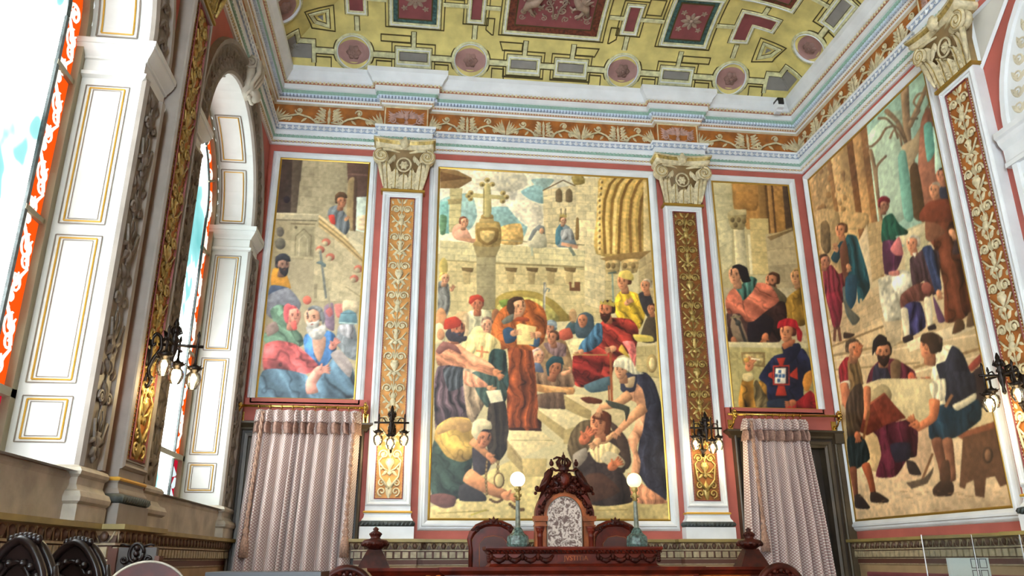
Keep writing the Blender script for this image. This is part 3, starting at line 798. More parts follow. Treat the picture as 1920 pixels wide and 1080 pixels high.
for i, pth in enumerate(dado_paths):
    mb = MB(); sweep(mb, pth, dprof, [1, 1, 1, 1, 1, 0, 3, 3, 3, 0, 0, 1, 1, 2, 2, 2])  # dark brown behind the dentils paints in their shaded gaps
    mats = ('dado_cream', 'panel_tan', 'stone_ledge', 'panel_brown')
    o = tag(mb.build('trim_%d' % (i+2), mats), kind='structure')
    mb = MB()
    def dn(b, st, i): b.box(-st*.36, st*.36, 0, .062, -.01, .028)
    along(pth, .035, 1.584, .082, dn, mb); mb.build('dado_dentils', 'dado_cream', o)
    mb = MB(); mb.smooth = True
    def eg(b, st, i):
        b.m = 0; b.ball((0, .033, .008), .026, 8, 5, (1, 1.2, .8)); b.m = 1
        for s in (-1, 1): b.tube([(s*st*.46, .065, .01), (s*st*.34, .03, .008), (s*st*.2, .0, .006)], .006, 4)
    along(pth, .058, 1.672, .10, eg, mb); mb.build('dado_eggs', ['dado_brown', 'dado_cream'], o)
    mb = MB()
    mb.m = 0; sweep(mb, pth, [(.058, 1.670), (.062, 1.735)])
    mb.build('dado_hollow', 'dado_brown', o)
    mb = MB()
    mb.m = 0; sweep(mb, pth, [(.0325, 1.52), (.0325, 1.565)]); mb.build('dado_fillet', 'panel_brown', o)
# framed panel under the dado on the right wall
mb = MB(); mb.M = WF('R', 0, 0, .022)
for a, b in ((.28, 2.6), (3.7, 6.0)): mb.rframe(a, b, .6, 1.40, [(0, 0), (0, .012), (.02, .014), (.03, .0)]); mb.quad((a, .6, .001), (b, .6, .001), (b, 1.40, .001), (a, 1.40, .001))
tag(mb.build('trim_5', 'vault_maroon'), kind='structure')

# ================================================================ STONE BASE AND WINDOWS ON THE LEFT WALL
def ribbon3(mb, a, b, n, w):
    a, b, n = Vector(a), Vector(b), Vector(n); d = (b-a).normalized(); q = d.cross(n)*w/2; n = n*.004
    mb.quad(a-q+n, b-q+n, b+q+n, a+q+n)
def window(i, w, full=True):
    y0, y1, zs, zb = w['y0'], w['y1'], w['zs'], w['zsill']
    r = (y1-y0)/2; c = (y0+y1)/2
    root = tag(bpy.data.objects.new('window_%d' % i, None), kind='structure'); COL.objects.link(root); root.location = (XL, c, zb)
    # splayed reveal (shutter boxes) and soffit
    outl = [(y0, zb)]+arch_pts(y0, y1, zs)+[(y1, zb)]
    mb = MB()
    for a, b in zip(outl, outl[1:]): mb.quad((XL, a[0], a[1]), (XL, b[0], b[1]), (RX, b[0], b[1]), (RX, a[0], a[1]))
    mb.quad((XL+.06, y0, zb), (XL+.06, y1, zb), (RX, y1, zb), (RX, y0, zb))
    mb.build('window_reveal', 'shutter', root)
    # panel mouldings on both jambs and the soffit, lined in gold
    mb = MB(); dz = w['dz']
    for yy, sg in ((y1, -1), (y0, 1)):
        for a, b in ((3.60, 4.62), (2.57, 3.52), (2.22, 2.49)):
            k = dz*min(1, max(0, (a-2.2)/2.4)); k2 = dz*min(1, (b-2.2)/2.4)
            for ins, wd, m_ in ((0, .008, 1), (.028, .011, 0), (.05, .005, 1)):
                x0, x1, za, zc_ = RX+.10+ins, XL-.07-ins, a+k+ins*.7, b+k2-ins*.7
                e = .012
                for p_, q_ in (((x0, za), (x1, za)), ((x1, za), (x1, zc_)), ((x1, zc_), (x0, zc_)), ((x0, zc_), (x0, za))):
                    mb.m = m_; P = Vector((p_[0], yy+sg*e*.5, p_[1])); Q = Vector((q_[0], yy+sg*e*.5, q_[1])); mb.tube([P, Q], wd/2, 4)
    for side_ in (0, 1):
        for a0, a1 in ((.06, .62), (.70, 1.22)):
            for ins, m_ in ((0, 1), (.03, 0)):
                x0, x1 = RX+.10+ins, XL-.08-ins; rr = r-.008
                def A_(t, x):
                    t = t if side_ else PI-t
                    return (x, c+math.cos(t)*rr, zs+math.sin(t)*rr)
                t0, t1 = a0+ins*.8, a1-ins*.8; n = 8
                lo = [A_(t0+(t1-t0)*k/n, x0) for k in range(n+1)]; hi = [A_(t0+(t1-t0)*k/n, x1) for k in range(n+1)]
                mb.m = m_; mb.tube(lo, .006, 4); mb.tube(hi, .006, 4); mb.tube([lo[0], hi[0]], .006, 4); mb.tube([lo[-1], hi[-1]], .006, 4)
    mb.build('shutter_panel', ['gilt_line', 'grey_and_shade_trim'], root)
    # impost mouldings wrapping the jamb and the wall face
    iz = zs-.25 if i == 2 else zs-.26
    iz0, iz1 = (4.70, 4.955) if i != 1 else (4.875, 5.14)
    ip = [(0, iz0-.02), (.03, iz0-.005), (.035, iz0+.02), (.018, iz0+.03), (.008, iz0+.04), (.008, iz0+.12), (.022, iz0+.125), (.024, iz0+.14), (.05, iz0+.17), (.068, iz0+.20), (.07, iz0+.215), (.078, iz0+.217), (.08, iz1), (.0, iz1+.01)]
    mb = MB()
    mb.m = 0
    sweep(mb, [(RX, y1-.001), (XL, y1), (XL, y1+.40)] if False else [(RX, y1), (XL+.0, y1), (XL+.0, min(y1+.42, -.02))], ip)
    sweep(mb, [(XL, y0-.42), (XL, y0), (RX, y0)], ip)
    mb.build('impost_moulding', 'shutter', root)
    # architrave: plaster band with carved leaves, around the arch and down the sides
    TW = .34
    mb = MB()
    N = 28
    pin = arch_pts(y0, y1, zs, N); pout = arch_pts(y0, y1, zs, N, TW)
    def band(lst_in, lst_out):
        for (a, b), (a2, b2) in zip(zip(lst_in, lst_in[1:]), zip(lst_out, lst_out[1:])):
            prof = [(0, 0), (0, .03), (.09, .045), (.12, .03), (.80, .03), (.84, .055), (.96, .06), (1, 0)]
            for (t0, w0), (t1, w1) in zip(prof, prof[1:]):
                f = lambda p, q, t, w: (XL+w, p[0]+(q[0]-p[0])*t, p[1]+(q[1]-p[1])*t)
                mb.m = 1 if t0 >= .8 or t1 <= .12 else 0
                mb.quad(f(a, a2, t0, w0), f(b, b2, t0, w0), f(b, b2, t1, w1), f(a, a2, t1, w1))
    band(pin, pout)
    for yy, s in ((y0, -1), (y1, 1)):
        lo = 2.09
        band([(yy, lo), (yy, iz0)], [(yy+s*TW, lo), (yy+s*TW, iz0)]); band([(yy, iz1), (yy, zs+.001)], [(yy+s*TW, iz1), (yy+s*TW, zs+.001)])
    mb.build('architrave', ['shaded_grey_carve', 'grey_and_shade_trim'], root)  # greys carry the left wall's shade; the arch opposite is white
    mb = MB(); mb.smooth = True
    for yy, s in ((y0, -1), (y1, 1)):
        mb.M = WF('L', yy+s*.16, 0, .03); candelabrum(mb, .22, 2.12, iz0-.04, .62, .03)
    for k in range(1, N, 1):
        t = PI*k/N; rr = r+.155
        P = Vector((XL+.03, c-rr*math.cos(t), zs+rr*math.sin(t)))
        R_ = Vector((0, -math.cos(t), math.sin(t))); T_ = Vector((0, math.sin(t), math.cos(t)))
        mb.M = Matrix(((R_.x, T_.x, 1, P.x), (R_.y, T_.y, 0, P.y), (R_.z, T_.z, 0, P.z), (0, 0, 0, 1)))
        mb.leaf((0, -.05, 0), (.09, .05, 0), .05, .028); mb.leaf((0, -.05, 0), (-.09, .05, 0), .05, .028)
        mb.tube(spiral((0, .0), .05, 1.2, 0, 1 if k % 2 else -1, z=.012), .009, 5)
    mb.M = None
    mb.build('architrave_relief', 'shaded_grey_carve', root)
    # scrolled keystone
    mb = MB(); mb.smooth = True; zt = zs+r
    mb.M = WF('L', c, zt, .02)
    mb.frustum((-.09, .09, -.06, TW+.06), (-.07, .07, -.02, TW+.04), 0, .10)
    for s in (-1, 1): 
        mb.M = Matrix(((0, 0, 1, XL), (1, 0, 0, c+s*.075), (0, 1, 0, zt), (0, 0, 0, 1)))
    mb.M = None
    for s in (-1, 0, 1):
        yy = c+s*.07
        mb.tube([(XL+.2-.13+math.cos(a)*.08*(1-k/16), yy, zt+TW-.02+math.sin(a)*.08*(1-k/16)) for k, a in [(k, PI/2-k*.75) for k in range(13)]], .02, 6)
        mb.tube([(XL+.16, yy, zt+TW), (XL+.17, yy, zt+.2), (XL+.11, yy, zt+.06), (XL+.12, yy, zt-.02), (XL+.07, yy, zt-.07)], [.03, .028, .022, .026, .018], 6)
    mb.ball((XL+.13, c, zt-.04), .075, 8, 6, (1, 1.2, 1))
    for k in range(4): mb.ball((XL+.1, c-.06+.04*k, zt-.09), .03, 6, 4)
    mb.build('keystone', 'stone', root)
    # moulded pedestal under the side bands
    mb = MB()
    bp_ = [(.0, 1.78), (.09, 1.78), (.09, 1.86), (.085, 1.87), (.105, 1.885), (.11, 1.91), (.095, 1.94), (.07, 1.95), (.05, 1.98), (.055, 2.02), (.075, 2.035), (.08, 2.055), (.065, 2.075), (.03, 2.09), (.0, 2.095)]
    sweep(mb, [(RX+.3, y1), (XL, y1), (XL, min(y1+TW+.02, -.02))], bp_); sweep(mb, [(XL, y0-TW-.02), (XL, y0), (RX+.3, y0)], bp_)
    mb.build('jamb_base', 'stone', root)
    # sill and parapet
    mb = MB()
    sweep(mb, [(XL-.10, y0+.06), (XL-.10, y1-.06)], [(0, 1.78), (.06, 1.78), (.06, 1.97), (.08, 1.98), (.09, 1.985), (.11, 2.0), (.12, 2.02), (.11, 2.045), (.09, 2.05), (-.05, 2.055)])
    mb.build('window_sill', 'stone', root)
    # the glazed frame
    g = RX+.03
    mb = MB(); fw = .06
    def arcband(rr0, rr1, x0, x1):
        a_ = [(c-rr0*math.cos(PI*k/28), zs+rr0*math.sin(PI*k/28)) for k in range(29)]; b_ = [(c-rr1*math.cos(PI*k/28), zs+rr1*math.sin(PI*k/28)) for k in range(29)]
        for (p, q), (p2, q2) in zip(zip(a_, a_[1:]), zip(b_, b_[1:])):
            mb.quad((x1, *p), (x1, *q), (x1, *q2), (x1, *p2)); mb.quad((x0, *p2), (x1, *p2), (x1, *q2), (x0, *q2))
    arcband(r, r-fw, RX, g+.03)
    for yy in (y0, y1-fw): mb.box(RX, g+.03, yy, yy+fw, zb, zs)
    mb.box(RX, g+.03, y0, y1, zb-.05, zb+.08); mb.box(RX, g+.03, y0, y1, 2.47+dz*.3, 2.52+dz*.3)
    bars = [3.58, 4.60] if i != 1 else [3.62, 4.78]
    for z in bars: mb.box(RX, g+.012, y0+.05, y0+.30, z-.017, z+.017); mb.box(RX, g+.012, y1-.30, y1-.05, z-.017, z+.017)
    for t in (.5, 1.0, 1.57, 2.14, 2.64):
        for rr in (r-.28,):
            mb.tube([(g, c+math.cos(t)*(r-.3), zs+math.sin(t)*(r-.3)), (g, c+math.cos(t)*(r-.04), zs+math.sin(t)*(r-.04))], .015, 4)
    mb.build('window_frame', 'frame_olive', root)
    mb = MB()
    for yy in (y0+.285, y1-.285): mb.box(RX+.02, g+.008, yy-.016, yy+.016, zb, zs)
    a_ = [(g, c-(r-.285)*math.cos(PI*k/28), zs+(r-.285)*math.sin(PI*k/28)) for k in range(29)]; mb.tube(a_, .016, 4)
    mb.box(RX+.02, g+.004, c-.012, c+.012, zb, zs+r-.3)
    mb.build('lead_bar', 'torus_green', root)
    # glass: clear lights, orange border with white scrolls, ruby lights at the foot
    mb = MB(); mb.box(RX-.004, RX+.012, y0+.28, y1-.28, zb, zs)
    pts = arch_pts(y0+.28, y1-.28, zs); mb.poly([(RX+.012, a, b) for a, b in pts])
    mb.build('window_glass', 'pane_glass', root)
    mb = MB(); mb.m = 0
    z_r = 2.50+dz*.3
    for yy in (y0+.05, y1-.28): mb.quad((RX+.012, yy, z_r), (RX+.012, yy+.23, z_r), (RX+.012, yy+.23, zs), (RX+.012, yy, zs))
    pi_, po_ = arch_pts(y0+.28, y1-.28, zs, 28), arch_pts(y0+.05, y1-.05, zs, 28)
    for (p, q), (p2, q2) in zip(zip(pi_, pi_[1:]), zip(po_, po_[1:])): mb.quad((RX+.012, *p), (RX+.012, *q), (RX+.012, *q2), (RX+.012, *p2))
    mb.m = 2
    for yy in (y0+.05, y1-.28): mb.quad((RX+.012, yy, zb), (RX+.012, yy+.23, zb), (RX+.012, yy+.23, z_r), (RX+.012, yy, z_r))
    mb.m = 1
    for yy, s in ((y0+.165, 1), (y1-.165, -1)):
        z = z_r+.12; k = 0
        while z < zs+.05:
            f = 1 if k % 2 else -1
            for sp in (spiral((yy+f*.02, z), .085, 1.5, PI/2*f, f), spiral((yy-f*.04, z+.16), .055, 1.2, -PI/2*f, -f)):
                mb.tube([(RX+.016, a, b) for a, b, _ in sp], .009, 4)
            mb.tube([(RX+.016, yy+f*.08, z-.1), (RX+.016, yy+f*.02, z+.02), (RX+.016, yy-f*.07, z+.12), (RX+.016, yy-f*.02, z+.25)], [.006, .016, .012, .005], 4)
            for q in range(3): mb.tube([(RX+.016, yy+f*.02, z), (RX+.016, yy+f*(.07-.06*q), z+.06+.02*q)], [.018, .006], 4)
            z += .25; k += 1
        mb.m = 3
        for q in range(3): mb.tube([(RX+.016, yy, zb+.1+.11*q), (RX+.016, yy+.06*(1 if q % 2 else -1), zb+.2+.1*q)], [.03, .012], 5)
        mb.m = 1
    for k in range(1, 28, 2):
        t = PI*k/28; rr = r-.165; cy_, cz_ = c-rr*math.cos(t), zs+rr*math.sin(t)
        mb.tube([(RX+.016, a, b) for a, b, _ in spiral((cy_, cz_), .075, 1.4, t, 1 if k % 4 == 1 else -1)], .0125, 4)
    mb.build('stained_border', ['glass_orange', 'glass_scroll', 'glass_ruby', 'glass_pale'], root)
for i, w in enumerate(WIN): window(i+1, w)
# masonry between sill level and dado
mb = MB()
sweep(mb, [(XL, YB), (XL, -.03)], [(.012, 1.78), (.012, 2.045)])
tag(mb.build('trim_6', 'stone'), kind='structure')

# ================================================================ BLIND ARCH ON THE RIGHT WALL
c = -4.955; r = 1.095; zs = 5.10; TW = .36
mb = MB(); N = 28
def fr(t, rr, w): return (XR-w, c+rr*math.cos(t), zs+rr*math.sin(t))
prof = [(r, 0), (r, .035), (r+.03, .04), (r+.035, .02), (r+.29, .02), (r+.30, .045), (r+.35, .05), (r+.36, 0)]
for k in range(N):
    t0, t1 = PI*k/N, PI*(k+1)/N
    for (a, w0), (b, w1) in zip(prof, prof[1:]): mb.quad(fr(t0, a, w0), fr(t1, a, w0), fr(t1, b, w1), fr(t0, b, w1))
for s in (-1, 1):
    for (a, w0), (b, w1) in zip(prof, prof[1:]): mb.quad((XR-w0, c+s*a, 1.9), (XR-w0, c+s*a, zs), (XR-w1, c+s*b, zs), (XR-w1, c+s*b, 1.9))
mb.m = 1
mb.poly([(XR-.004, c+r*math.cos(PI*k/N), zs+r*math.sin(PI*k/N)) for k in range(N+1)]+[(XR-.004, c-r, 1.9), (XR-.004, c+r, 1.9)])
mb.m = 0; sweep(mb, [(XR, c+r+TW+.05), (XR, c+r)], [(0, 4.78), (.06, 4.78), (.06, 4.82), (.045, 4.84), (.045, 4.95), (.08, 5.0), (.09, 5.04), (.11, 5.06), (.11, 5.11), (0, 5.11)])
# spandrel frames
for s in (1, -1):
    tri = [(c+s*(r+.48), 5.85), (c+s*(r+.47), 6.40), (c+s*(r-.15), 6.42)]
    for a, b in zip(tri, tri[1:]+tri[:1]): mb.tube([(XR-.01, *a), (XR-.01, *b)], .022, 4)
    mb.m = 1; mb.poly([(XR-.006, *q) for q in tri]); mb.m = 0
ar = tag(mb.build('trim_7', ['white_plaster', 'pale_panel']), kind='structure')
mb = MB(); mb.smooth = True
for k in range(1, N):
    t = PI*k/N; P = Vector(fr(t, r+.16, .02)); R_ = Vector((0, math.cos(t), math.sin(t))); T_ = Vector((0, -math.sin(t), math.cos(t)))
    mb.M = Matrix(((R_.x, T_.x, -1, P.x), (R_.y, T_.y, 0, P.y), (R_.z, T_.z, 0, P.z), (0, 0, 0, 1)))
    mb.leaf((0, -.05, 0), (.09, .05, 0), .05, .012); mb.leaf((0, -.05, 0), (-.09, .05, 0), .05, .012); mb.tube(spiral((0, 0), .05, 1.2, 0, 1, z=.004), .008, 5)
mb.M = WF('R', 0, 0, .02)
mb.M = WF('R', -c-r-.0-.17+0, 0, .02); candelabrum(mb, .22, 2.1, 4.7, .62, .015)
mb.build('arch_relief', 'cream_plaster', ar)
# ================================================================ MURALS
class Canvas:
    """paints a picture into a grid of colours lying in the plane of a wall"""
    def __init__(s, side, u0, u1, v0, v1, cell, base, seed):
        s.side, s.u0, s.v0, s.cell = side, u0, v0, cell
        s.W = int(round((u1-u0)/cell))+1; s.H = int(round((v1-v0)/cell))+1; s.u1, s.v1 = u1, v1
        s.im = np.zeros((s.H, s.W, 3)); s.im[:] = base
        s.rng = np.random.RandomState(seed)
        s.n1 = s.noise(9); s.n2 = s.noise(30); s.n3 = s.noise(4); s.K = (0, 0, 1)
    def noise(s, step):
        h, w = s.H//step+3, s.W//step+3
        g = s.rng.rand(h, w)*2-1
        y = np.arange(s.H)/step; x = np.arange(s.W)/step
        yi = y.astype(int); xi = x.astype(int); fy = (y-yi); fx = (x-xi); fy = fy*fy*(3-2*fy); fx = fx*fx*(3-2*fx)
        a = g[yi][:, xi]; b = g[yi][:, xi+1]; c = g[yi+1][:, xi]; d = g[yi+1][:, xi+1]
        return (a*(1-fx)+b*fx)*(1-fy)[:, None]+(c*(1-fx)+d*fx)*fy[:, None]
    def g(s, x, y):
        """picture point -> grid position on the wall plane"""
        px = s.K[0]+x/s.K[2]; py = s.K[1]+y/s.K[2]
        d = _f+_r2*((px-960)/FPX)+_u2*((540-py)/FPX)
        if s.side == 'B': k = (0-CAM.y)/d.y; P = CAM+d*k; u, v = P.x, P.z
        else: k = (XR-CAM.x)/d.x; P = CAM+d*k; u, v = -P.y, P.z
        return ((u-s.u0)/s.cell, (v-s.v0)/s.cell)
    def pts(s, t):
        if isinstance(t, str): t = [tuple(float(q) for q in k.split(',')) for k in t.split()]
        return [s.g(*q) for q in t]
    @staticmethod
    def spline(P, n=5):
        out = []; N = len(P)
        for i in range(N):
            p0, p1, p2, p3 = [np.array(P[(i+k) % N]) for k in (-1, 0, 1, 2)]
            for j in range(n):
                t = j/n; q = .5*((2*p1)+(-p0+p2)*t+(2*p0-5*p1+4*p2-p3)*t*t+(-p0+3*p1-3*p2+p3)*t**3); out.append(tuple(q*.62+(p1+(p2-p1)*t)*.38))
        return out
    def mask(s, P):
        P = np.array(P); x0 = max(0, int(P[:, 0].min())-1); x1 = min(s.W, int(P[:, 0].max())+3); y0 = max(0, int(P[:, 1].min())-1); y1 = min(s.H, int(P[:, 1].max())+3)
        if x1 <= x0 or y1 <= y0: return None
        Y, X = np.mgrid[y0:y1, x0:x1].astype(float); al = np.zeros(X.shape)
        for ox, oy in ((-.25, -.25), (.25, -.25), (-.25, .25), (.25, .25)):
            ins = np.zeros(X.shape, bool); xx = X+ox; yy = Y+oy; N = len(P)
            for i in range(N):
                ax, ay = P[i]; bx, by = P[(i+1) % N]
                if ay == by: continue
                ins ^= ((ay > yy) != (by > yy)) & (xx < (bx-ax)*(yy-ay)/(by-ay)+ax)
            al += ins*.25
        return (slice(y0, y1), slice(x0, x1)), X, Y, al
    @staticmethod
    def blur(a, r):
        for ax in (0, 1):
            for _ in range(2):
                pad = [(0, 0), (0, 0)]; pad[ax] = (r+1, r)
                cs = np.cumsum(np.pad(a, pad), axis=ax); n = a.shape[ax]
                a = (np.take(cs, range(2*r+1, 2*r+1+n), axis=ax)-np.take(cs, range(0, n), axis=ax))/(2*r+1)
        return a
    def fill(s, P, c, c2=None, sh=.16, fold=0, fr=.5, an=0.0, nz=.10, op=1.0, vol=0.0):
        r = s.mask(P)
        if r is None: return
        sl, X, Y, al = r
        w = max(1, X.max()-X.min()); h = max(1, Y.max()-Y.min()); nx = (X-X.min())/w; ny = (Y-Y.min())/h
        col = np.zeros(X.shape+(3,)); c = np.array(c, float)
        if c2 is not None: t = np.clip(1-ny+.35*s.n1[sl], 0, 1)[..., None]; col[:] = c*(1-t)+np.array(c2, float)*t
        else: col[:] = c
        m = 1+sh*(.5-nx)+nz*(s.n1[sl]*.22+s.n3[sl]*.4+s.n2[sl]*.5)
        if fold:
            ph = fr*(X*math.cos(an)+Y*math.sin(an)+7*s.n2[sl]+2*s.n1[sl]); f1 = np.sin(ph*1.25); f2 = np.sin(ph*.47+1.3+3*s.n2[sl])
            m = m+fold*(2.1*f1*np.abs(f1)**.4*(.65+.35*s.n2[sl])+.9*f2)
            cr = 1-np.abs(np.sin(ph*.83+.7+4*s.n1[sl]*.3)); m = m-fold*2.2*np.clip(cr*2.4-1.5, 0, 1)+fold*1.2*np.clip((1-np.abs(np.sin(ph*.83+1.15)))*2.4-1.5, 0, 1)
        if vol and min(X.shape) > 4:
            R = int(min(11, max(2, .17*min(w, h)))); bl = s.blur(al, R); gy, gx = np.gradient(bl)
            m = m-vol*R*(-.62*gx+.78*gy)*1.3-vol*.5*(1-np.clip(bl*1.5, 0, 1))
        col *= m[..., None]
        a = (al*op)[..., None]
        s.im[sl] = s.im[sl]*(1-a)+np.clip(col, 0, 255)*a
    def poly(s, t, c, sm=True, **k):
        P = s.pts(t); k.setdefault('vol', .30 if sm else .10); s.fill(s.spline(P) if sm and len(P) > 2 else P, c, **k)
    def ell(s, x, y, rx, ry, c, rot=0.0, **k):
        n = 16; P = [s.g(x+math.cos(a)*rx*math.cos(rot)-math.sin(a)*ry*math.sin(rot), y+math.cos(a)*rx*math.sin(rot)+math.sin(a)*ry*math.cos(rot)) for a in [2*PI*i/n for i in range(n)]]
        k.setdefault('vol', .4); s.fill(P, c, **k)
    def line(s, t, w, c, **k):
        if isinstance(t, str): t = [tuple(float(q) for q in p.split(',')) for p in t.split()]
        L = []; R = []
        for i, p in enumerate(t):
            a = t[max(0, i-1)]; b = t[min(len(t)-1, i+1)]; dx, dy = b[0]-a[0], b[1]-a[1]; q = math.hypot(dx, dy) or 1
            L.append((p[0]-dy/q*w/2, p[1]+dx/q*w/2)); R.append((p[0]+dy/q*w/2, p[1]-dx/q*w/2))
        s.fill([s.g(*q) for q in L+R[::-1]], c, **k)
    def stones(s, t, c, dc, rows, cols, sm=False, x=None):
        """block masonry inside a quadrilateral: four corners TL TR BR BL"""
        q = [np.array(tuple(float(e) for e in k.split(','))) for k in t.split()]
        s.poly(t, c, sm=False, nz=.12, sh=.05)
        f = lambda a, b: q[0]*(1-a)*(1-b)+q[1]*a*(1-b)+q[2]*a*b+q[3]*(1-a)*b
        for r in range(rows):
            for k in range(cols):
                o = .5/cols*(r % 2); a0, a1 = min(1, k/cols+o), min(1, (k+1)/cols+o)
                v = s.rng.uniform(-1, 1); cc = np.array(c)*(1+.055*v)
                P = [f(a0, r/rows), f(a1, r/rows), f(a1, (r+1)/rows), f(a0, (r+1)/rows)]
                s.fill([s.g(*z) for z in P], cc, nz=.08, sh=.04, op=.85)
            a, b = f(0, (r+1)/rows), f(1, (r+1)/rows); s.line([tuple(a), tuple(b)], 3, dc, op=.6)
            for k in range(1, cols+1):
                o = .5/cols*(r % 2); aa = min(1, k/cols+o); a, b = f(aa, r/rows), f(aa, (r+1)/rows); s.line([tuple(a), tuple(b)], 2.5, dc, op=.45)
    def head(s, x, y, r, d=0, skin=(205, 150, 110), hair=(70, 50, 40), beard=None, hat=None, tilt=0.0, hood=None, neck=True, back=False):
        """d: -1 faces left, +1 right, 0 front; r = half the head height in crop units"""
        ct, st = math.cos(tilt), math.sin(tilt); skin = tuple(.84*a+.16*b for a, b in zip(skin, (240, 190, 155)))
        def T(a, b): return (x+(a*ct-b*st)*r, y+(a*st+b*ct)*r)
        def pl(L, c, sm=True, **k):
            P = [s.g(*T(*q)) for q in L]; k.setdefault('vol', .45 if sm else 0); s.fill(s.spline(P) if sm else P, c, **k)
        dk = tuple(v*.62 for v in skin); md = tuple(v*.82 for v in skin)
        if neck: pl([(-.34-d*.1, .5), (.34-d*.1, .5), (.42-d*.15, 1.35), (-.42-d*.15, 1.35)], md)
        if hood: pl([(-.95, .9), (-1.0, -.1), (-.6, -1.0), (.1, -1.2), (.75, -.9), (1.0, 0), (.9, .9), (0, 1.3)], hood, sh=.4)
        elif hair: pl([(-.62-d*.16, .3), (-.74-d*.14, -.3), (-.5-d*.12, -.88), (0-d*.1, -1.06), (.5-d*.12, -.88), (.74-d*.14, -.3), (.62-d*.16, .3)], hair, sh=.3, nz=.5)
        if back: return
        pl([(-.62+d*.12, -.45), (-.25+d*.12, -.82), (.25+d*.12, -.82), (.62+d*.12, -.45), (.64+d*.14, .15), (.36+d*.16, .78), (0+d*.18, .98), (-.36+d*.16, .78), (-.64+d*.1, .15)], skin, sh=.35)
        if hair and not hood: pl([(-.62-d*.2, -.05), (-.6-d*.2, -.75), (0-d*.05, -1.05), (.6-d*.2, -.75), (.62-d*.2, -.05), (.5+d*.06, -.55), (.1+d*.1, -.74), (-.5+d*.06, -.55)], hair, nz=.5)
        # cheek shade on the far side, brows, eyes, nose, mouth
        pl([(-.6+d*.1, 0), (-.3+d*.1, -.1), (-.25+d*.14, .6), (-.45+d*.1, .55)] if d >= 0 else [(.6+d*.1, 0), (.3+d*.1, -.1), (.25+d*.14, .6), (.45+d*.1, .55)], md, op=.7)
        for e in (-1, 1):
            ex = e*.27+d*.24
            if abs(ex) > .55: continue
            pl([(ex-.17, -.18), (ex, -.27), (ex+.17, -.18), (ex, -.14)], tuple(v*.4 for v in skin), sm=False)
            pl([(ex-.13, -.05), (ex, -.12), (ex+.13, -.05), (ex, .02)], (50, 34, 30), op=.85, sm=False)
            pl([(ex-.18, .06), (ex+.18, .06), (ex+.1, .14), (ex-.1, .14)], md, op=.6, sm=False)
        nx = .22*d if d else .03
        pl([(nx*1.2, -.15), (nx*1.4+.10*(d or 1), .22), (nx*1.2+.03, .32), (nx*1.2-.12*(d or 1), .28)], dk, op=.7)
        pl([(nx+.04*(d or 1), -.15), (nx*1.3+.06*(d or 1), .2), (nx, .2)], tuple(min(255, v*1.14) for v in skin), op=.8, sm=False)
        if beard: pl([(-.55+d*.12, .2), (-.28+d*.2, .34), (0+d*.24, .3), (.28+d*.2, .34), (.55+d*.12, .2), (.46+d*.16, .85), (.08+d*.24, 1.32), (-.44+d*.16, .85)], beard, nz=.3)
        pl([(-.17+d*.22, .5), (0+d*.24, .44), (.17+d*.22, .5), (0+d*.24, .57)], (130, 60, 50), op=.85, sm=False)
        if hat: pl([(-.85, -.42), (-.8, -.95), (-.3, -1.35), (.35, -1.35), (.85, -.95), (.85, -.42), (0, -.62)], hat, sh=.35)
    def limb(s, pts, w0, w1, c, fold=0, **k):
        N = len(pts); L = []; R = []
        for i, p in enumerate(pts):
            a = pts[max(0, i-1)]; b = pts[min(N-1, i+1)]; dx, dy = b[0]-a[0], b[1]-a[1]; q = math.hypot(dx, dy) or 1; w = w0+(w1-w0)*i/(N-1)
            L.append((p[0]-dy/q*w/2, p[1]+dx/q*w/2)); R.append((p[0]+dy/q*w/2, p[1]-dx/q*w/2))
        k.setdefault('vol', .6); s.fill(s.spline([s.g(*q) for q in L+R[::-1]]), c, fold=fold, **k)
    def hand(s, x, y, r, c=(205, 145, 105), a=0.0):
        s.ell(x, y, r, r*.75, c, rot=a)
        for k in (-1.5, -.5, .5, 1.5):
            q = a+k*.28; s.limb([(x+math.cos(q)*r*.6, y+math.sin(q)*r*.6), (x+math.cos(q)*r*1.7, y+math.sin(q)*r*1.7)], r*.42, r*.28, c)
        s.limb([(x, y), (x+math.cos(a-1.2)*r*1.1, y+math.sin(a-1.2)*r*1.1)], r*.45, r*.3, c)
    def finish(s, name, parent):
        b = s.im.copy(); b[1:-1, 1:-1] = (s.im[1:-1, 1:-1]*4+s.im[:-2, 1:-1]+s.im[2:, 1:-1]+s.im[1:-1, :-2]+s.im[1:-1, 2:])/8
        im = b*(1+.04*s.n3+.015*s.n1+.03*s.n2)[..., None]
        im = im*(1+.03*(s.rng.rand(s.H, s.W, 1)-.5)*2)
        lum = im.mean(-1, keepdims=True); im = (lum+(im-lum)*.9)*1.04; im = im*np.array((1.035, 1.0, .945)); im = 128+(im-128)*1.1+4
        im = np.clip(im, 0, 255)/255; linr = np.where(im <= .04045, im/12.92, ((im+.055)/1.055)**2.4)
        n = s.W*s.H; co = np.zeros((s.H, s.W, 3))
        U, V = np.meshgrid(s.u0+np.arange(s.W)*s.cell, s.v0+np.arange(s.H)*s.cell)
        U = np.clip(U, None, s.u1); V = np.clip(V, None, s.v1)
        if s.side == 'B': co[..., 0] = U; co[..., 1] = -.006; co[..., 2] = V
        else: co[..., 0] = XR-.006; co[..., 1] = -U; co[..., 2] = V
        me = bpy.data.meshes.new(name); me.vertices.add(n); me.vertices.foreach_set('co', co.reshape(-1).astype(np.float32))
        i = np.arange(n).reshape(s.H, s.W); q = np.stack([i[:-1, :-1], i[:-1, 1:], i[1:, 1:], i[1:, :-1]], -1).reshape(-1, 4)
        m = len(q); me.loops.add(m*4); me.loops.foreach_set('vertex_index', q.reshape(-1).astype(np.int32))
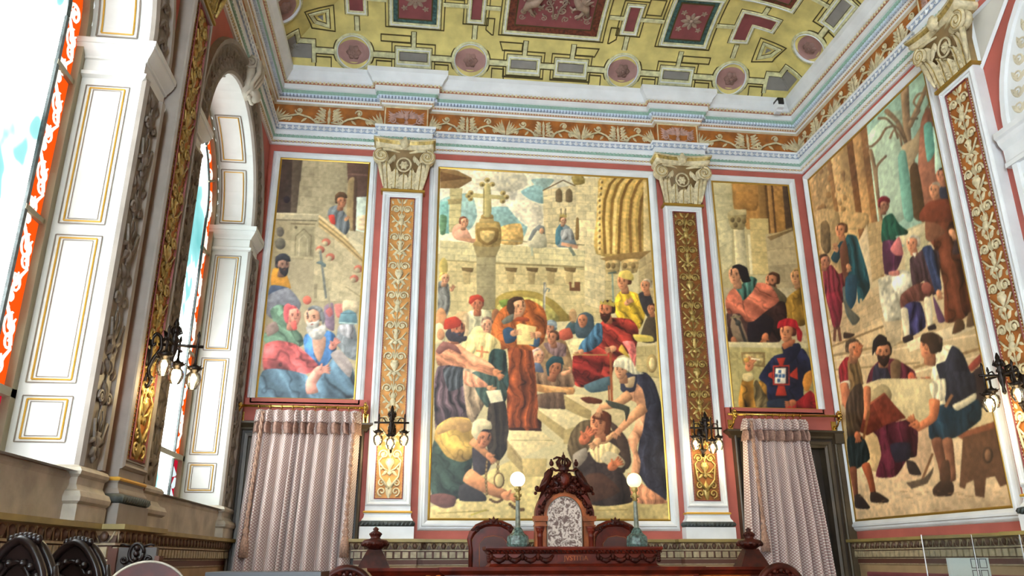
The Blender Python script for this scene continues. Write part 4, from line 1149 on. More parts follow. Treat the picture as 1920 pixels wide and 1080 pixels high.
        me.polygons.add(m); me.polygons.foreach_set('loop_start', np.arange(0, m*4, 4, dtype=np.int32)); me.update(calc_edges=True)
        ca = me.color_attributes.new('paint', 'FLOAT_COLOR', 'POINT'); rgba = np.ones((n, 4), np.float32); rgba[:, :3] = linr.reshape(-1, 3); ca.data.foreach_set('color', rgba.ravel())
        me.materials.append(M['mural_paint'])
        o = bpy.data.objects.new(name, me); COL.objects.link(o); o.parent = parent; o.matrix_parent_inverse = parent.matrix_basis.inverted()
        return o
_m = bpy.data.materials.new('mural_paint'); _m.use_nodes = True; _nt = _m.node_tree; _b = _nt.nodes['Principled BSDF']; _b.inputs['Roughness'].default_value = .42; _b.inputs['Specular IOR Level'].default_value = .35
_a = _nt.nodes.new('ShaderNodeAttribute'); _a.attribute_name = 'paint'; _nt.links.new(_a.outputs['Color'], _b.inputs['Base Color'])
_n = _nt.nodes.new('ShaderNodeTexNoise'); _n.inputs['Scale'].default_value = 90; _bp = _nt.nodes.new('ShaderNodeBump'); _bp.inputs['Strength'].default_value = .08; _bp.inputs['Distance'].default_value = .01
_tc = _nt.nodes.new('ShaderNodeTexCoord'); _nt.links.new(_tc.outputs['Object'], _n.inputs['Vector']); _nt.links.new(_n.outputs[0], _bp.inputs['Height']); _nt.links.new(_bp.outputs[0], _b.inputs['Normal'])
M['mural_paint'] = _m
SKIN = (200, 142, 104); SKD = (158, 98, 66)
FPROF = [(-.012, .004), (-.012, .012), (.0, .016), (.012, .012), (.016, .02), (.05, .045), (.07, .045), (.078, .03), (.095, .028), (.11, .016), (.12, 0)]
def frame(side, u0, u1, v0, v1, parent, sc=1.0, mats=('gold', 'white_plaster')):
    mb = MB(); mb.M = WF(side, 0, 0, 0)
    pr = [(d*(sc if d > 0 else 1), w) for d, w in FPROF]
    mb.rframe(u0, u1, v0, v1, pr, [0, 0, 0]+[1]*7)
    return mb.build('frame', list(mats), parent)
def mural(label, side, u0, u1, v0, v1, cell, base, seed, sc=1.0):
    t = thing('mural', label, 'painting', WF(side, (u0+u1)/2, v0, 0).to_translation(), 'framed wall paintings')
    frame(side, u0, u1, v0, v1, t, sc)
    return t, Canvas(side, u0, u1, v0, v1, cell, base, seed)

# ---------------------------------------------------------------- central picture
t, p = mural('large central mural of a robed man reading to a seated ruler and a crowd', 'B', .1655, 2.894, 1.987, 6.30, .0075, (196, 184, 140), 1)
A = (800, 300, 3.176); B = (800, 620, 2.92)
p.K = A
p.poly('40,40 1340,60 1340,560 40,560', (208, 206, 186), sm=False, c2=(226, 216, 180))
for q, c in (('80,240 260,200 300,330 250,420 80,420', (128, 170, 172)), ('560,190 640,150 700,170 700,260 620,240', (112, 158, 164)), ('360,290 480,280 560,340 600,400 560,480 430,450 380,380', (120, 168, 172)), ('470,180 540,160 520,250 440,260', (206, 202, 184)), ('620,120 700,110 760,120 690,190', (130, 164, 162))): p.poly(q, c, nz=.2, vol=0, op=.8)
p.poly('250,60 560,70 600,150 500,190 300,170', (198, 192, 168), nz=.18, vol=.1, op=.8); p.poly('470,250 600,240 680,280 690,380 600,400 520,330', (222, 214, 188), nz=.15, vol=.1, op=.85)
# distant town and portico on the left
p.poly('80,50 180,62 268,108 268,124 190,170 80,170', (140, 112, 74), sm=False); p.poly('80,70 260,110 80,130', (112, 84, 54), sm=False)
p.stones('140,170 212,170 196,430 130,430', (182, 172, 124), (120, 106, 70), 6, 1); p.poly('124,236 210,230 204,262 128,266', (156, 140, 96), sm=False)
p.poly('80,250 128,246 134,440 80,440', (120, 172, 166), sm=False, nz=.2); p.poly('80,330 120,340 110,440 80,440', (92, 128, 96), nz=.3)
p.poly('440,400 560,380 570,500 440,500', (214, 176, 106), nz=.3)
# bell tower and church front
p.stones('692,180 890,150 900,520 700,520', (204, 190, 148), (140, 126, 90), 9, 4); p.line('690,184 812,122 896,160', 7, (112, 92, 62))
for x in (788, 848): p.poly('%d,248 %d,190 %d,170 %d,190 %d,250' % (x-20, x-20, x, x+18, x+18), (116, 100, 74))
for x in (800, 826): p.line('%d,290 %d,340' % (x, x), 7, (120, 104, 80))
p.stones('884,110 1060,108 1060,620 900,600', (210, 196, 152), (150, 134, 96), 10, 3)
p.poly('890,350 905,352 906,470 884,470', (130, 104, 64)); p.poly('862,100 930,96 940,140 880,150', (168, 148, 84), nz=.3)
# great arched portal with its mouldings
p.poly('1040,100 1320,110 1340,600 1010,560 1012,330 1020,200', (186, 154, 84), nz=.2)
for k, (dx, c) in enumerate(((0, (214, 186, 116)), (26, (126, 96, 48)), (44, (206, 176, 104)), (70, (136, 104, 52)), (92, (216, 188, 118)), (124, (116, 86, 42)), (150, (204, 172, 100)), (182, (126, 94, 48)), (206, (196, 164, 96)), (240, (118, 88, 46)))):
    p.line([(1028+dx+10*math.sin(k), 560), (1026+dx, 360), (1034+dx*1.02, 240), (1062+dx*1.05, 150), (1110+dx, 100)], 17, c)
for k in range(12): p.ell(1026+(k < 3)*(14-k*4), 130+k*36, 10, 13, (222, 196, 132)); p.ell(1030+(k < 3)*(14-k*4), 134+k*36, 6, 8, (140, 108, 60))
p.poly('1290,130 1340,130 1345,600 1290,560', (200, 180, 128), sm=False)
p.poly('984,600 1150,560 1340,540 1340,580 1150,606 990,620', (140, 112, 66), sm=False)
p.poly('1060,606 1150,600 1140,680 1070,680', (176, 154, 104), nz=.35); p.poly('1160,600 1262,590 1250,670 1170,672', (170, 146, 96), nz=.35)
for x in (1080, 1110, 1180, 1230): p.ell(x, 630, 14, 18, (128, 106, 66)); 
p.stones('1060,680 1150,680 1150,900 1060,900', (188, 172, 124), (126, 108, 74), 5, 1); p.stones('1262,600 1340,540 1350,900 1262,900', (172, 154, 112), (116, 98, 66), 6, 2)
# terrace wall and the vaulted passage below
p.stones('80,480 940,540 940,640 80,600', (200, 190, 144), (130, 116, 80), 3, 10); p.line('430,478 940,508', 6, (150, 138, 100)); p.line('80,600 940,640', 12, (150, 134, 92)); p.line('80,612 940,654', 5, (96, 82, 54))
p.stones('80,600 940,654 1060,960 80,960', (194, 178, 128), (140, 120, 80), 6, 9)
for x in (240, 500, 625, 740, 850): p.poly('%d,640 %d,644 %d,668 %d,672 %d,664 %d,660' % (x-34, x+40, x+34, x+16, x-10, x-28), (112, 92, 58), sm=False); p.poly('%d,668 %d,668 %d,740 %d,740' % (x-24, x+22, x+18, x-20), (170, 150, 104), sm=False)
p.stones('940,560 1062,600 1062,900 940,860', (204, 190, 146), (146, 130, 92), 6, 2)
p.poly('410,830 470,790 560,776 660,790 760,840 820,900 850,960 410,960', (148, 128, 62), sh=.1); p.poly('420,870 480,830 570,816 660,830 740,880 780,960 420,960', (186, 176, 96), nz=.35)
p.poly('440,880 520,860 600,900 700,900 690,960 440,960', (206, 190, 120), nz=.4); p.poly('430,840 520,830 560,880 470,900', (120, 140, 60), nz=.3)
p.poly('848,726 862,728 862,760 880,760 880,726 914,728 914,782 850,780', (110, 74, 48), sm=False)
# stone cross on its carved pillar
p.stones('296,560 410,560 408,890 300,890', (148, 138, 104), (96, 86, 60), 5, 1)
p.poly('276,510 440,512 410,580 300,580', (140, 126, 88), sm=False); p.poly('296,376 432,372 436,512 280,512 290,470', (166, 140, 84), nz=.2); p.poly('300,410 424,408 420,480 360,512 306,480', (134, 108, 60)); p.poly('318,424 404,424 398,470 360,494 324,470', (174, 150, 96), nz=.4)
p.poly('316,350 398,350 402,376 312,376', (176, 152, 98), sm=False); p.poly('330,326 390,326 396,350 324,350', (154, 126, 76))
p.poly('342,150 378,150 384,330 336,330', (178, 166, 112), sh=.4); p.poly('250,196 460,214 460,238 250,222', (178, 166, 112), sm=False, sh=.1); p.line('340,170 340,326', 4, (112, 98, 60))
for x, y in ((262, 196), (260, 232), (454, 198), (452, 246), (330, 146), (390, 146), (360, 120), (246, 214), (474, 222)): p.ell(x, y, 17, 15, (168, 150, 96)); p.ell(x+3, y+3, 7, 6, (118, 98, 58))
# people up on the terrace
p.ell(196, 430, 46, 50, (206, 150, 122)); p.poly('160,430 230,400 270,470 280,496 170,470', (210, 158, 130)); p.head(222, 372, 34, 1, (196, 140, 106), (106, 66, 50)); p.line('200,470 290,480', 18, (200, 146, 112))
p.poly('610,520 600,470 620,430 660,400 700,420 714,520', (196, 190, 160)); p.poly('606,474 630,420 668,388 700,400 704,440 690,440 660,420 620,480', (128, 132, 130)); p.ell(684, 424, 14, 18, (190, 146, 112)); p.line('626,520 628,572', 14, (176, 180, 150))
p.poly('770,500 768,420 800,380 850,400 880,470 890,520 790,520', (120, 134, 140)); p.poly('766,500 770,420 798,380 812,420 790,500', (78, 120, 134)); p.poly('800,420 860,410 880,470 840,480 800,470', (150, 152, 152), fold=.1); p.head(812, 362, 26, 1, (196, 150, 118), (140, 110, 70)); p.poly('790,340 796,318 806,332 814,316 822,334 832,320 834,344', (170, 150, 84), sm=False); p.line('800,500 900,520', 22, (190, 144, 112)); p.line('850,520 880,570', 18, (116, 126, 110))
# left edge bystanders
p.ell(100, 640, 26, 58, (184, 164, 92)); p.poly('70,730 130,740 140,860 120,930 70,940', (128, 128, 124), fold=.12); p.head(106, 706, 36, 1, (202, 146, 110), (190, 162, 90)); p.hand(150, 770, 16, SKIN, -1)
# man lost in thought; young crusader
p.poly('220,930 290,890 380,900 400,980 380,1080 230,1080', (190, 184, 148), fold=.10, fr=.35); p.head(302, 858, 52, 0, (176, 98, 66), (170, 64, 44)); p.hand(302, 900, 18, (184, 112, 74), -1.3); p.poly('250,850 260,812 310,804 340,830 338,850 300,830 262,860', (172, 62, 44))
p.poly('250,1080 280,1000 330,990 400,1010 440,1080', (224, 206, 140))
p.poly('120,1080 160,930 220,900 250,930 240,1080', (200, 160, 116), op=.6)
p.head(360, 985, 50, 0, (214, 152, 118), (170, 140, 120))
p.ell(86, 950, 34, 70, (202, 142, 96)); p.ell(74, 1040, 40, 70, (222, 208, 160)); p.ell(84, 1040, 24, 34, (200, 140, 100))
# ruler's herald in yellow, nobleman
p.poly('1124,820 1160,780 1240,790 1290,830 1300,930 1260,1010 1150,960 1120,900', (208, 172, 48), fold=.14, fr=.3, an=.4); p.head(1174, 726, 52, -1, (186, 122, 82), (130, 80, 50)); p.poly('1140,700 1150,666 1200,656 1230,690 1226,720 1150,700', (206, 182, 96)); p.hand(1196, 850, 22, SKIN, -.6)
p.poly('1260,800 1320,780 1350,860 1340,960 1290,900', (52, 50, 54)); p.head(1306, 752, 42, -1, (184, 118, 80), (196, 180, 150))
p.poly('1270,1080 1300,960 1350,900 1370,1080', (76, 66, 52)); p.head(1340, 890, 34, -1, SKD, (70, 40, 30))
p.line('1104,670 1112,860', 10, (130, 146, 130)); p.line('1080,676 1130,668', 10, (90, 100, 90))
# staff and hooded clerk
p.line('702,730 696,1010', 14, (128, 124, 112)); p.line('705,740 700,1010', 4, (200, 196, 180)); p.line('704,790 716,764 732,772 724,786', 8, (110, 116, 116))
p.poly('826,1000 860,960 900,980 900,1030 840,1040', (60, 82, 88)); p.poly('890,960 910,920 950,906 990,930 1000,990 1030,1020 1000,1060 900,1060 880,1010', (62, 78, 88), sh=.3); p.head(934, 958, 44, -1, (172, 104, 70), None, hood=None, neck=False)
p.head(735, 1000, 46, -1, (196, 130, 96), (126, 140, 150)); p.poly('700,980 720,966 760,966 772,990', (136, 150, 158))
p.poly('776,1080 790,1020 850,1000 870,1060', (168, 82, 62))
p.ell(412, 930, 26, 44, (150, 100, 66)); p.ell(870, 930, 24, 44, (158, 104, 70), op=.5)
# ruler: crowned, red robe with blue sleeve
p.K = B
p.stones('1140,90 1250,80 1270,260 1150,240', (176, 160, 110), (112, 96, 60), 3, 2); p.ell(1232, 180, 30, 52, (150, 128, 82)); p.ell(1232, 180, 16, 34, (196, 178, 128)); 
p.poly('760,60 900,50 900,190 780,200', (200, 186, 136), nz=.2)
p.poly('560,60 640,40 760,60 800,240 600,260', (150, 120, 84), nz=.3)
p.poly('950,-40 1010,-70 1120,-60 1160,0 1140,110 1090,130 1040,150 990,300 840,310 800,280 800,160 850,120 940,60', (128, 44, 36), fold=.22, fr=.22, an=.9)
p.poly('850,60 890,20 930,-40 960,-30 960,60 900,110 850,120 830,100', (66, 104, 132), fold=.14); p.hand(842, 118, 20, SKIN, 2.6)
p.poly('1070,60 1130,60 1146,110 1140,200 1100,110', (212, 110, 104), fold=.1); p.poly('1050,110 1066,76 1090,110 1110,150', (196, 160, 60)); p.hand(1016, 100, 24, SKIN, 2.9)
p.poly('800,140 960,130 970,180 930,290 830,290', (112, 34, 30), fold=.18, fr=.2, an=1.2); p.line('800,132 990,134', 8, (160, 120, 70))
p.poly('860,300 1000,250 1010,320 900,340', (72, 96, 106)); p.line('1006,120 1014,420', 14, (150, 84, 48)); p.line('995,300 1000,420', 8, (140, 76, 44))
p.K = A
p.head(1072, 896, 58, -1, (170, 98, 62), (54, 32, 26), beard=(62, 34, 26)); p.poly('1030,860 1034,836 1050,852 1062,830 1076,850 1092,828 1106,850 1122,846 1116,876 1070,862', (170, 150, 70), sm=False)
p.K = B
# table, books and seated scribes
p.poly('600,290 800,310 800,350 700,350 600,330', (196, 140, 84), nz=.3); p.poly('620,300 690,300 790,330 720,340', (222, 168, 108)); p.poly('602,350 760,340 760,430 610,420', (104, 82, 66), fold=.08)
p.poly('596,290 600,240 660,200 740,200 800,240 800,310', (132, 104, 80), fold=.12, fr=.3); p.head(702, 206, 54, 0, (166, 98, 64), (40, 62, 70), tilt=.3); p.poly('660,240 652,180 690,140 740,146 752,190 740,180 700,176 672,200 670,250', (44, 74, 82))
p.head(610, 140, 44, 1, (204, 142, 108), (190, 160, 150)); p.poly('640,70 700,60 760,80 760,140 700,140 660,110', (130, 104, 104), fold=.1); p.head(690, 40, 40, -1, (176, 110, 76), (90, 60, 44)); p.poly('575,180 620,180 640,230 580,220', (90, 104, 130))
p.limb([(740, 240), (790, 220), (780, 200)], 26, 16, SKIN)
# tall reader in the ochre habit
p.poly('440,70 470,40 560,60 590,180 610,420 625,540 450,545 440,300 450,180', (132, 66, 34), fold=.16, fr=.35); p.poly('350,70 358,-30 400,-110 460,-150 560,-170 640,-120 660,-40 640,60 570,110 470,90 400,110', (170, 92, 40), fold=.14, fr=.25, an=.5)
p.poly('416,0 450,-20 500,10 480,60 430,70', (50, 76, 104)); p.poly('570,50 620,40 610,90 560,80', (60, 84, 110))
p.K = A
p.poly('480,900 482,840 520,816 570,818 588,860 580,880 560,850 520,850 510,900 530,920', (74, 54, 38)); p.head(546, 876, 56, 1, (208, 146, 104), (72, 50, 36)); p.poly('486,910 480,860 506,836 524,880 516,930', (74, 54, 38)); p.poly('540,936 600,940 610,960 520,960', (150, 70, 36))
p.poly('446,960 480,930 520,916 510,960 460,980', (108, 110, 100))
p.K = B
p.poly('490,-30 510,-40 600,-20 584,78 494,76', (214, 190, 124), sm=False, nz=.08); p.hand(480, 14, 24, SKIN, -.2); p.hand(606, 22, 24, SKIN, 3.0)
p.poly('500,-20 560,-26 556,50 504,60', (226, 204, 140), sm=False, op=.6)
p.poly('450,535 520,530 540,548 460,552', (60, 34, 26)); p.poly('560,540 620,534 628,550 570,556', (60, 34, 26))
# man in red cap and pink shirt pointing down; apron
p.poly('190,80 240,20 330,10 400,60 400,130 300,200 220,150', (224, 204, 138), fold=.09, fr=.3); p.line('270,110 340,120', 10, (206, 130, 84)); p.line('304,84 300,150', 10, (206, 130, 84))
p.poly('60,200 130,180 210,210 240,420 230,480 120,500 50,560 40,300', (82, 66, 72), fold=.22, fr=.4); p.poly('90,210 190,200 200,300 120,330', (66, 70, 76), fold=.15)
p.poly('200,210 330,240 350,330 260,500 220,460', (150, 130, 106), fold=.14, fr=.3)
p.poly('344,130 370,100 430,110 440,180 450,290 430,340 360,330 330,250', (46, 68, 66), fold=.14, fr=.3); p.poly('250,230 350,220 430,300 440,360 420,400 330,420 270,330', (60, 78, 72), fold=.12)
p.poly('340,400 430,390 450,620 390,720 330,640', (58, 50, 44), fold=.15, fr=.35)
p.poly('60,190 50,110 90,70 150,60 240,120 350,180 390,230 370,250 250,215 130,190', (212, 142, 106), fold=.10, fr=.3, an=1.2); p.poly('50,110 90,60 160,80 190,130 120,100 70,130', (142, 92, 84)); p.hand(384, 232, 26, (196, 128, 88), .8)
p.poly('200,220 260,240 330,290 330,310 250,310 205,290', (210, 142, 110), fold=.08); p.hand(348, 316, 20, SKIN, .3); p.poly('324,330 404,324 420,386 350,398', (222, 212, 176), sm=False)
p.K = A
p.head(180, 1010, 62, 1, (168, 98, 70), (60, 56, 62), beard=(52, 52, 62)); p.poly('100,1000 110,950 170,932 206,960 200,990 150,1006 110,1010', (176, 58, 40)); p.poly('110,1040 130,1010 180,1050 240,1050 230,1080 140,1080', (60, 56, 64))
p.K = B
# steps of pale stone
p.poly('1130,20 1230,30 1240,60 1150,60', (196, 176, 84))
p.poly('750,350 860,350 1010,400 1080,430 1080,540 930,460 760,430', (206, 188, 140), sm=False); p.poly('750,352 760,430 900,500 900,440', (170, 148, 98), sm=False); p.poly('840,370 890,362 960,380 950,400 880,398', (96, 50, 34))
p.poly('606,430 730,428 900,490 900,540 760,545', (214, 198, 150), sm=False); p.poly('606,432 606,480 750,600 760,540', (178, 156, 104), sm=False); p.poly('750,545 900,500 880,620 750,620', (160, 142, 96), sm=False)
p.poly('450,545 620,550 720,620 640,640 520,700 440,600', (214, 196, 146), sm=False); p.poly('20,970 300,790 480,700 560,740 700,760 1330,940 1330,1035 8,1035', (202, 184, 124), sm=False, nz=.16); p.poly('440,600 520,700 530,790 440,690', (176, 154, 104), sm=False); p.poly('520,700 660,700 650,800 530,800', (190, 168, 112), sm=False)
p.line('460,600 690,602', 3, (150, 130, 84)); p.line('460,640 520,720', 3, (140, 120, 80))
p.poly('180,840 250,780 320,800 330,880 200,900', (206, 188, 120)); p.line('60,1000 340,985', 6, (160, 140, 80)); p.line('900,985 1100,980', 5, (160, 136, 80)); p.line('240,1010 330,980', 8, (176, 160, 70))
# crouching man gathering chains
p.poly('60,560 130,500 240,500 250,560 250,730 200,900 60,960 20,860 30,640', (52, 70, 62), fold=.12, fr=.2, an=.8); p.poly('20,900 90,890 160,910 150,960 90,972 20,940', (110, 72, 66))
p.poly('40,590 60,520 130,476 230,480 256,560 250,690 190,720 110,690 60,620', (204, 166, 84), fold=.10, fr=.15, an=.9); p.poly('60,530 140,478 230,490 250,540 200,560 150,540 60,570', (196, 156, 96)); p.poly('250,640 320,640 360,700 330,780 260,790', (66, 60, 66))
p.poly('180,850 240,836 320,900 320,934 180,930', (58, 54, 56)); p.limb([(250, 600), (300, 650), (340, 690)], 50, 30, (204, 142, 98)); p.hand(345, 690, 26, (196, 130, 92), .9)
p.limb([(220, 790), (330, 860), (430, 900)], 80, 50, (200, 136, 92)); p.hand(440, 905, 34, (196, 130, 90), .2)
p.head(308, 590, 56, 1, (182, 112, 78), (60, 56, 60), beard=None, tilt=.35, neck=False); p.poly('244,560 256,500 300,480 350,500 356,540 310,540 286,570 270,600', (222, 208, 166))
for k in range(9): q = k/8; p.ell(330+math.sin(q*3)*-6, 720+q*170, 7, 12, (110, 84, 54)); p.ell(330+math.sin(q*3)*-6, 720+q*170, 3, 7, (196, 172, 112))
for k in range(3): p.ell(390, 720+26*k, 8, 14, (104, 78, 50)); p.ell(390, 720+26*k, 4, 9, (198, 178, 118))
p.ell(396, 820, 30, 44, (110, 82, 52)); p.ell(396, 820, 23, 37, (204, 184, 126))
for k in range(6): p.ell(350+k*12, 925+14*math.sin(k*.6), 10, 7, (104, 78, 50))
for k in range(7): p.ell(456+k*12, 950+12*k-k*k*1.2, 9, 10, (104, 80, 52))
# kneeling man with a child, and the woman in the white kerchief
p.poly('800,720 900,660 1000,700 1060,760 1130,880 1120,940 1000,960 890,950 830,860', (58, 48, 46), fold=.10, fr=.15); p.poly('860,800 960,780 1060,880 900,940', (84, 54, 38), op=.7)
p.poly('790,560 840,500 900,490 930,560 880,660 820,760 770,650', (92, 78, 56), fold=.08); p.poly('800,680 870,640 880,690 840,740 810,750', (152, 140, 124))
p.poly('1000,540 1080,600 1110,680 1080,780 1020,760 900,690 960,560', (64, 52, 46)); p.poly('1000,500 1040,520 1100,600 1120,720 1090,760 1050,640', (72, 58, 50))
p.poly('890,660 930,600 1000,610 1060,660 1000,720 930,720', (214, 192, 140), fold=.07); p.poly('950,700 990,660 1050,680 1086,720 1070,750 1000,740', (172, 160, 128)); p.limb([(930, 600), (980, 600), (1030, 560)], 44, 24, (204, 154, 108)); p.hand(1020, 740, 34, (180, 106, 70), -.6)
p.head(948, 510, 70, -1, (180, 108, 72), (96, 52, 32), tilt=.1); p.poly('905,480 930,448 990,452 1010,500 1000,570 970,560 980,500', (94, 50, 30)); p.hand(866, 590, 40, (174, 98, 66), -.9); p.hand(930, 610, 28, (204, 150, 106), 2.4)
p.poly('1144,240 1200,230 1250,290 1290,440 1310,720 1310,940 1240,900 1150,760 1170,560 1200,420 1160,320', (44, 46, 60), fold=.12, fr=.25); p.poly('1080,300 1130,280 1180,320 1200,420 1180,560 1150,640 1170,720 1160,800 1120,780 1130,680 1100,600 1140,520 1150,400 1090,370', (214, 154, 116), fold=.09, fr=.2)
p.poly('1100,780 1180,840 1320,940 1200,950 1130,930', (206, 142, 106), fold=.10); p.poly('1070,240 1150,230 1140,330 1080,340 1060,320', (56, 58, 76)); p.poly('1080,270 1140,250 1130,310 1090,310', (184, 158, 120))
p.limb([(1110, 350), (1040, 400), (950, 420)], 56, 30, (210, 152, 108)); p.hand(945, 440, 22, SKIN, 1.9); p.limb([(1190, 420), (1120, 480), (1050, 550)], 60, 30, (206, 148, 106)); p.hand(1046, 555, 24, SKIN, 2.2)
p.poly('980,380 1010,420 1080,440 1090,500 1110,420', (66, 70, 62))
p.head(1070, 215, 54, -1, (200, 140, 100), (190, 186, 152)); p.poly('1020,200 1030,160 1080,144 1124,166 1150,220 1190,236 1130,240 1090,214 1050,200', (212, 206, 174), fold=.06)
p.finish('canvas', t)

# ---------------------------------------------------------------- left picture over the curtain
t, p = mural('tall mural at the far left with a stone staircase above a huddled bearded crowd', 'B', -1.803, -.714, 3.285, 6.31, .0085, (160, 148, 122), 2, .85)
A = (420, 260, 3.6); B = (420, 540, 4.155)
p.K = A
p.stones('380,120 1000,150 940,640 350,560', (160, 150, 124), (112, 104, 84), 7, 4)
p.poly('380,120 530,140 490,500 350,500', (72, 60, 56), sm=False, nz=.15); p.poly('462,140 530,140 490,500 450,500', (96, 84, 72), sm=False); p.ell(424, 412, 22, 24, (50, 44, 50))
p.poly('830,160 1000,165 985,420 840,400', (96, 74, 66), sm=False); p.line('836,240 990,250', 12, (120, 92, 82)); p.poly('836,300 870,260 890,300 880,610 830,600', (150, 130, 96)); p.poly('880,270 900,300 890,610 870,600', (84, 66, 54)); p.poly('896,396 975,392 965,640 890,620', (186, 202, 194), sm=False, nz=.12); p.poly('900,530 960,520 950,620 900,610', (200, 180, 150), nz=.2)
p.poly('640,150 830,160 830,300 810,620 640,560', (166, 156, 128), sm=False, op=.5)
p.stones('350,560 620,560 600,820 340,800', (166, 154, 124), (116, 106, 82), 2, 2)
p.stones('620,560 1000,900 950,1100 600,1100', (172, 160, 130), (120, 110, 86), 6, 3)
p.poly('350,505 640,512 640,560 350,550', (176, 166, 138), sm=False); p.line('350,506 640,514', 6, (206, 198, 170)); p.line('350,548 630,556', 6, (96, 86, 66)); p.line('450,575 615,580', 10, (120, 108, 84))
p.poly('460,590 610,594 600,800 450,790', (154, 144, 116), sm=False); p.line('480,790 484,660 540,610 590,660 584,790', 7, (118, 108, 84)); p.line('505,790 508,680 540,650 565,680 562,790', 5, (186, 176, 148)); p.ell(486, 600, 10, 10, (110, 100, 78))
for k, (dy, c, w) in enumerate(((0, (196, 176, 134), 16), (18, (140, 116, 76), 9), (32, (186, 160, 112), 14), (48, (126, 104, 68), 8), (62, (176, 152, 110), 10))): p.line([(640, 520+dy*1.1), (800, 650+dy), (960, 800+dy)], w, c)
p.stones('840,620 1000,650 980,860 840,690', (172, 164, 138), (120, 110, 90), 2, 2)
p.poly('700,520 712,470 760,450 800,480 840,540 850,600 820,650 760,600', (104, 112, 120), fold=.10); p.poly('706,520 744,516 752,580 720,570', (196, 70, 60)); p.head(790, 424, 46, 1, (168, 108, 80), (92, 74, 56), hat=(96, 72, 52)); p.hand(826, 545, 16, SKIN, -.8)
for x, y in ((690, 700), (718, 800), (650, 750), (908, 880), (880, 946)): p.ell(x, y, 30, 26, (176, 100, 84)); p.ell(x-8, y+10, 20, 18, (166, 152, 124))
p.line('650,760 690,1080', 16, (112, 116, 112)); p.poly('620,840 650,826 690,850 680,870 650,850', (96, 112, 116))
p.line('620,980 615,1080', 22, (140, 130, 106)); p.line('820,1000 940,1080', 5, (120, 108, 84))
p.ell(380, 630, 26, 34, (110, 104, 96)); p.ell(380, 710, 36, 40, (110, 106, 96))
p.poly('330,880 400,880 440,960 446,1020 320,1000', (200, 142, 52)); p.poly('320,990 440,1010 460,1080 300,1080', (70, 84, 110)); p.head(396, 856, 58, 1, (132, 98, 86), (56, 52, 56), beard=(50, 46, 50), hat=(58, 60, 68))
p.K = B
p.poly('340,60 500,0 600,120 560,200 400,250 330,200', (116, 118, 130), nz=.2); p.ell(648, 96, 34, 34, (196, 100, 84)); p.poly('780,150 850,120 860,330 790,300', (128, 108, 128)); p.poly('860,130 930,130 940,220 880,230', (186, 112, 106)); p.poly('790,180 830,150 850,200 820,230', (178, 100, 102))
p.line('810,0 825,150', 12, (150, 142, 122)); p.poly('930,100 1050,110 1030,220 930,210', (170, 156, 130), nz=.2)
p.poly('360,180 420,130 480,150 480,250 600,360 620,440 520,480 330,430 300,360 400,320', (104, 136, 116), fold=.14, fr=.25, an=.8)
p.poly('330,300 400,260 430,330 340,380', (150, 128, 122)); p.head(535, 220, 80, 1, (206, 132, 116), (196, 84, 92)); p.poly('470,250 466,150 500,120 540,150 510,170 500,280', (206, 92, 100)); p.poly('520,270 560,260 570,320 540,330', (222, 96, 90))
p.poly('880,360 900,290 1010,280 1040,420 1030,560 960,540 870,430', (122, 130, 138), fold=.10, fr=.2); p.poly('900,290 1010,290 1000,400 900,350', (150, 150, 158), fold=.12)
p.poly('896,280 910,200 970,170 1030,200 1036,280 960,276', (92, 126, 140)); p.line('896,270 1036,280', 10, (150, 176, 180)); p.line('905,200 1030,196', 6, (70, 96, 110))
p.poly('620,420 640,360 800,330 860,360 880,420 870,500 800,600 720,620 640,520', (72, 122, 184), fold=.12, fr=.25); p.poly('690,380 790,380 790,460 745,580 700,500', (184, 140, 120)); 
p.poly('320,440 420,410 560,440 700,560 740,620 640,670 430,640 320,660 300,560', (198, 92, 94), fold=.16, fr=.18, an=1.0)
p.poly('300,650 430,630 630,670 700,740 800,620 870,520 960,560 1010,640 1000,860 270,860', (84, 112, 134), fold=.16, fr=.15, an=.6)
p.poly('830,520 900,480 1000,600 980,700 900,620', (150, 140, 140)); p.limb([(690, 820), (680, 740), (740, 640)], 90, 70, (196, 134, 120)); p.hand(750, 640, 46, (206, 138, 122), -.1); p.hand(850, 450, 38, (208, 132, 118), -.9)
p.head(700, 235, 92, -1, (204, 146, 122), (120, 124, 130), beard=(186, 182, 178), tilt=-.15); p.poly('640,300 700,320 780,280 800,330 760,400 690,400 650,350', (188, 184, 182), nz=.3); p.poly('750,200 770,180 790,240 770,290', (110, 114, 120))
p.finish('canvas', t)

# ---------------------------------------------------------------- right picture over the curtain
t, p = mural('mural above the right curtain with a blue-coated man in a red beret', 'B', 3.777, 4.8445, 3.285, 6.315, .0085, (176, 164, 122), 3, .9)
A = (1220, 290, 4.0); B = (1220, 540, 4.155)
p.K = A
p.stones('460,200 610,210 610,820 540,900', (190, 182, 142), (130, 120, 86), 7, 1)
p.poly('605,210 1040,235 1060,600 720,560 620,400', (160, 118, 62), sm=False, nz=.18); p.poly('640,280 800,290 790,420 640,400', (168, 122, 62), nz=.2)
for x0, x1, c in ((800, 850, (132, 100, 56)), (850, 870, (92, 66, 36)), (870, 900, (158, 118, 66)), (900, 915, (84, 58, 34)), (985, 1045, (70, 54, 42))): p.poly('%d,225 %d,230 %d,600 %d,600' % (x0, x1, x1+30, x0+30), c, sm=False)
p.stones('740,480 880,480 900,900 760,900', (178, 160, 108), (120, 104, 66), 5, 1); p.stones('860,600 1100,560 1130,1080 900,1080', (160, 146, 112), (104, 92, 66), 4, 2)
p.poly('870,620 1060,540 1070,570 900,645', (120, 100, 66), sm=False); p.line('890,610 1060,556', 6, (176, 156, 110))
p.poly('620,560 700,560 730,900 640,900', (196, 186, 146), sm=False, sh=.5); p.poly('725,600 745,600 765,900 745,900', (206, 198, 160), sm=False)
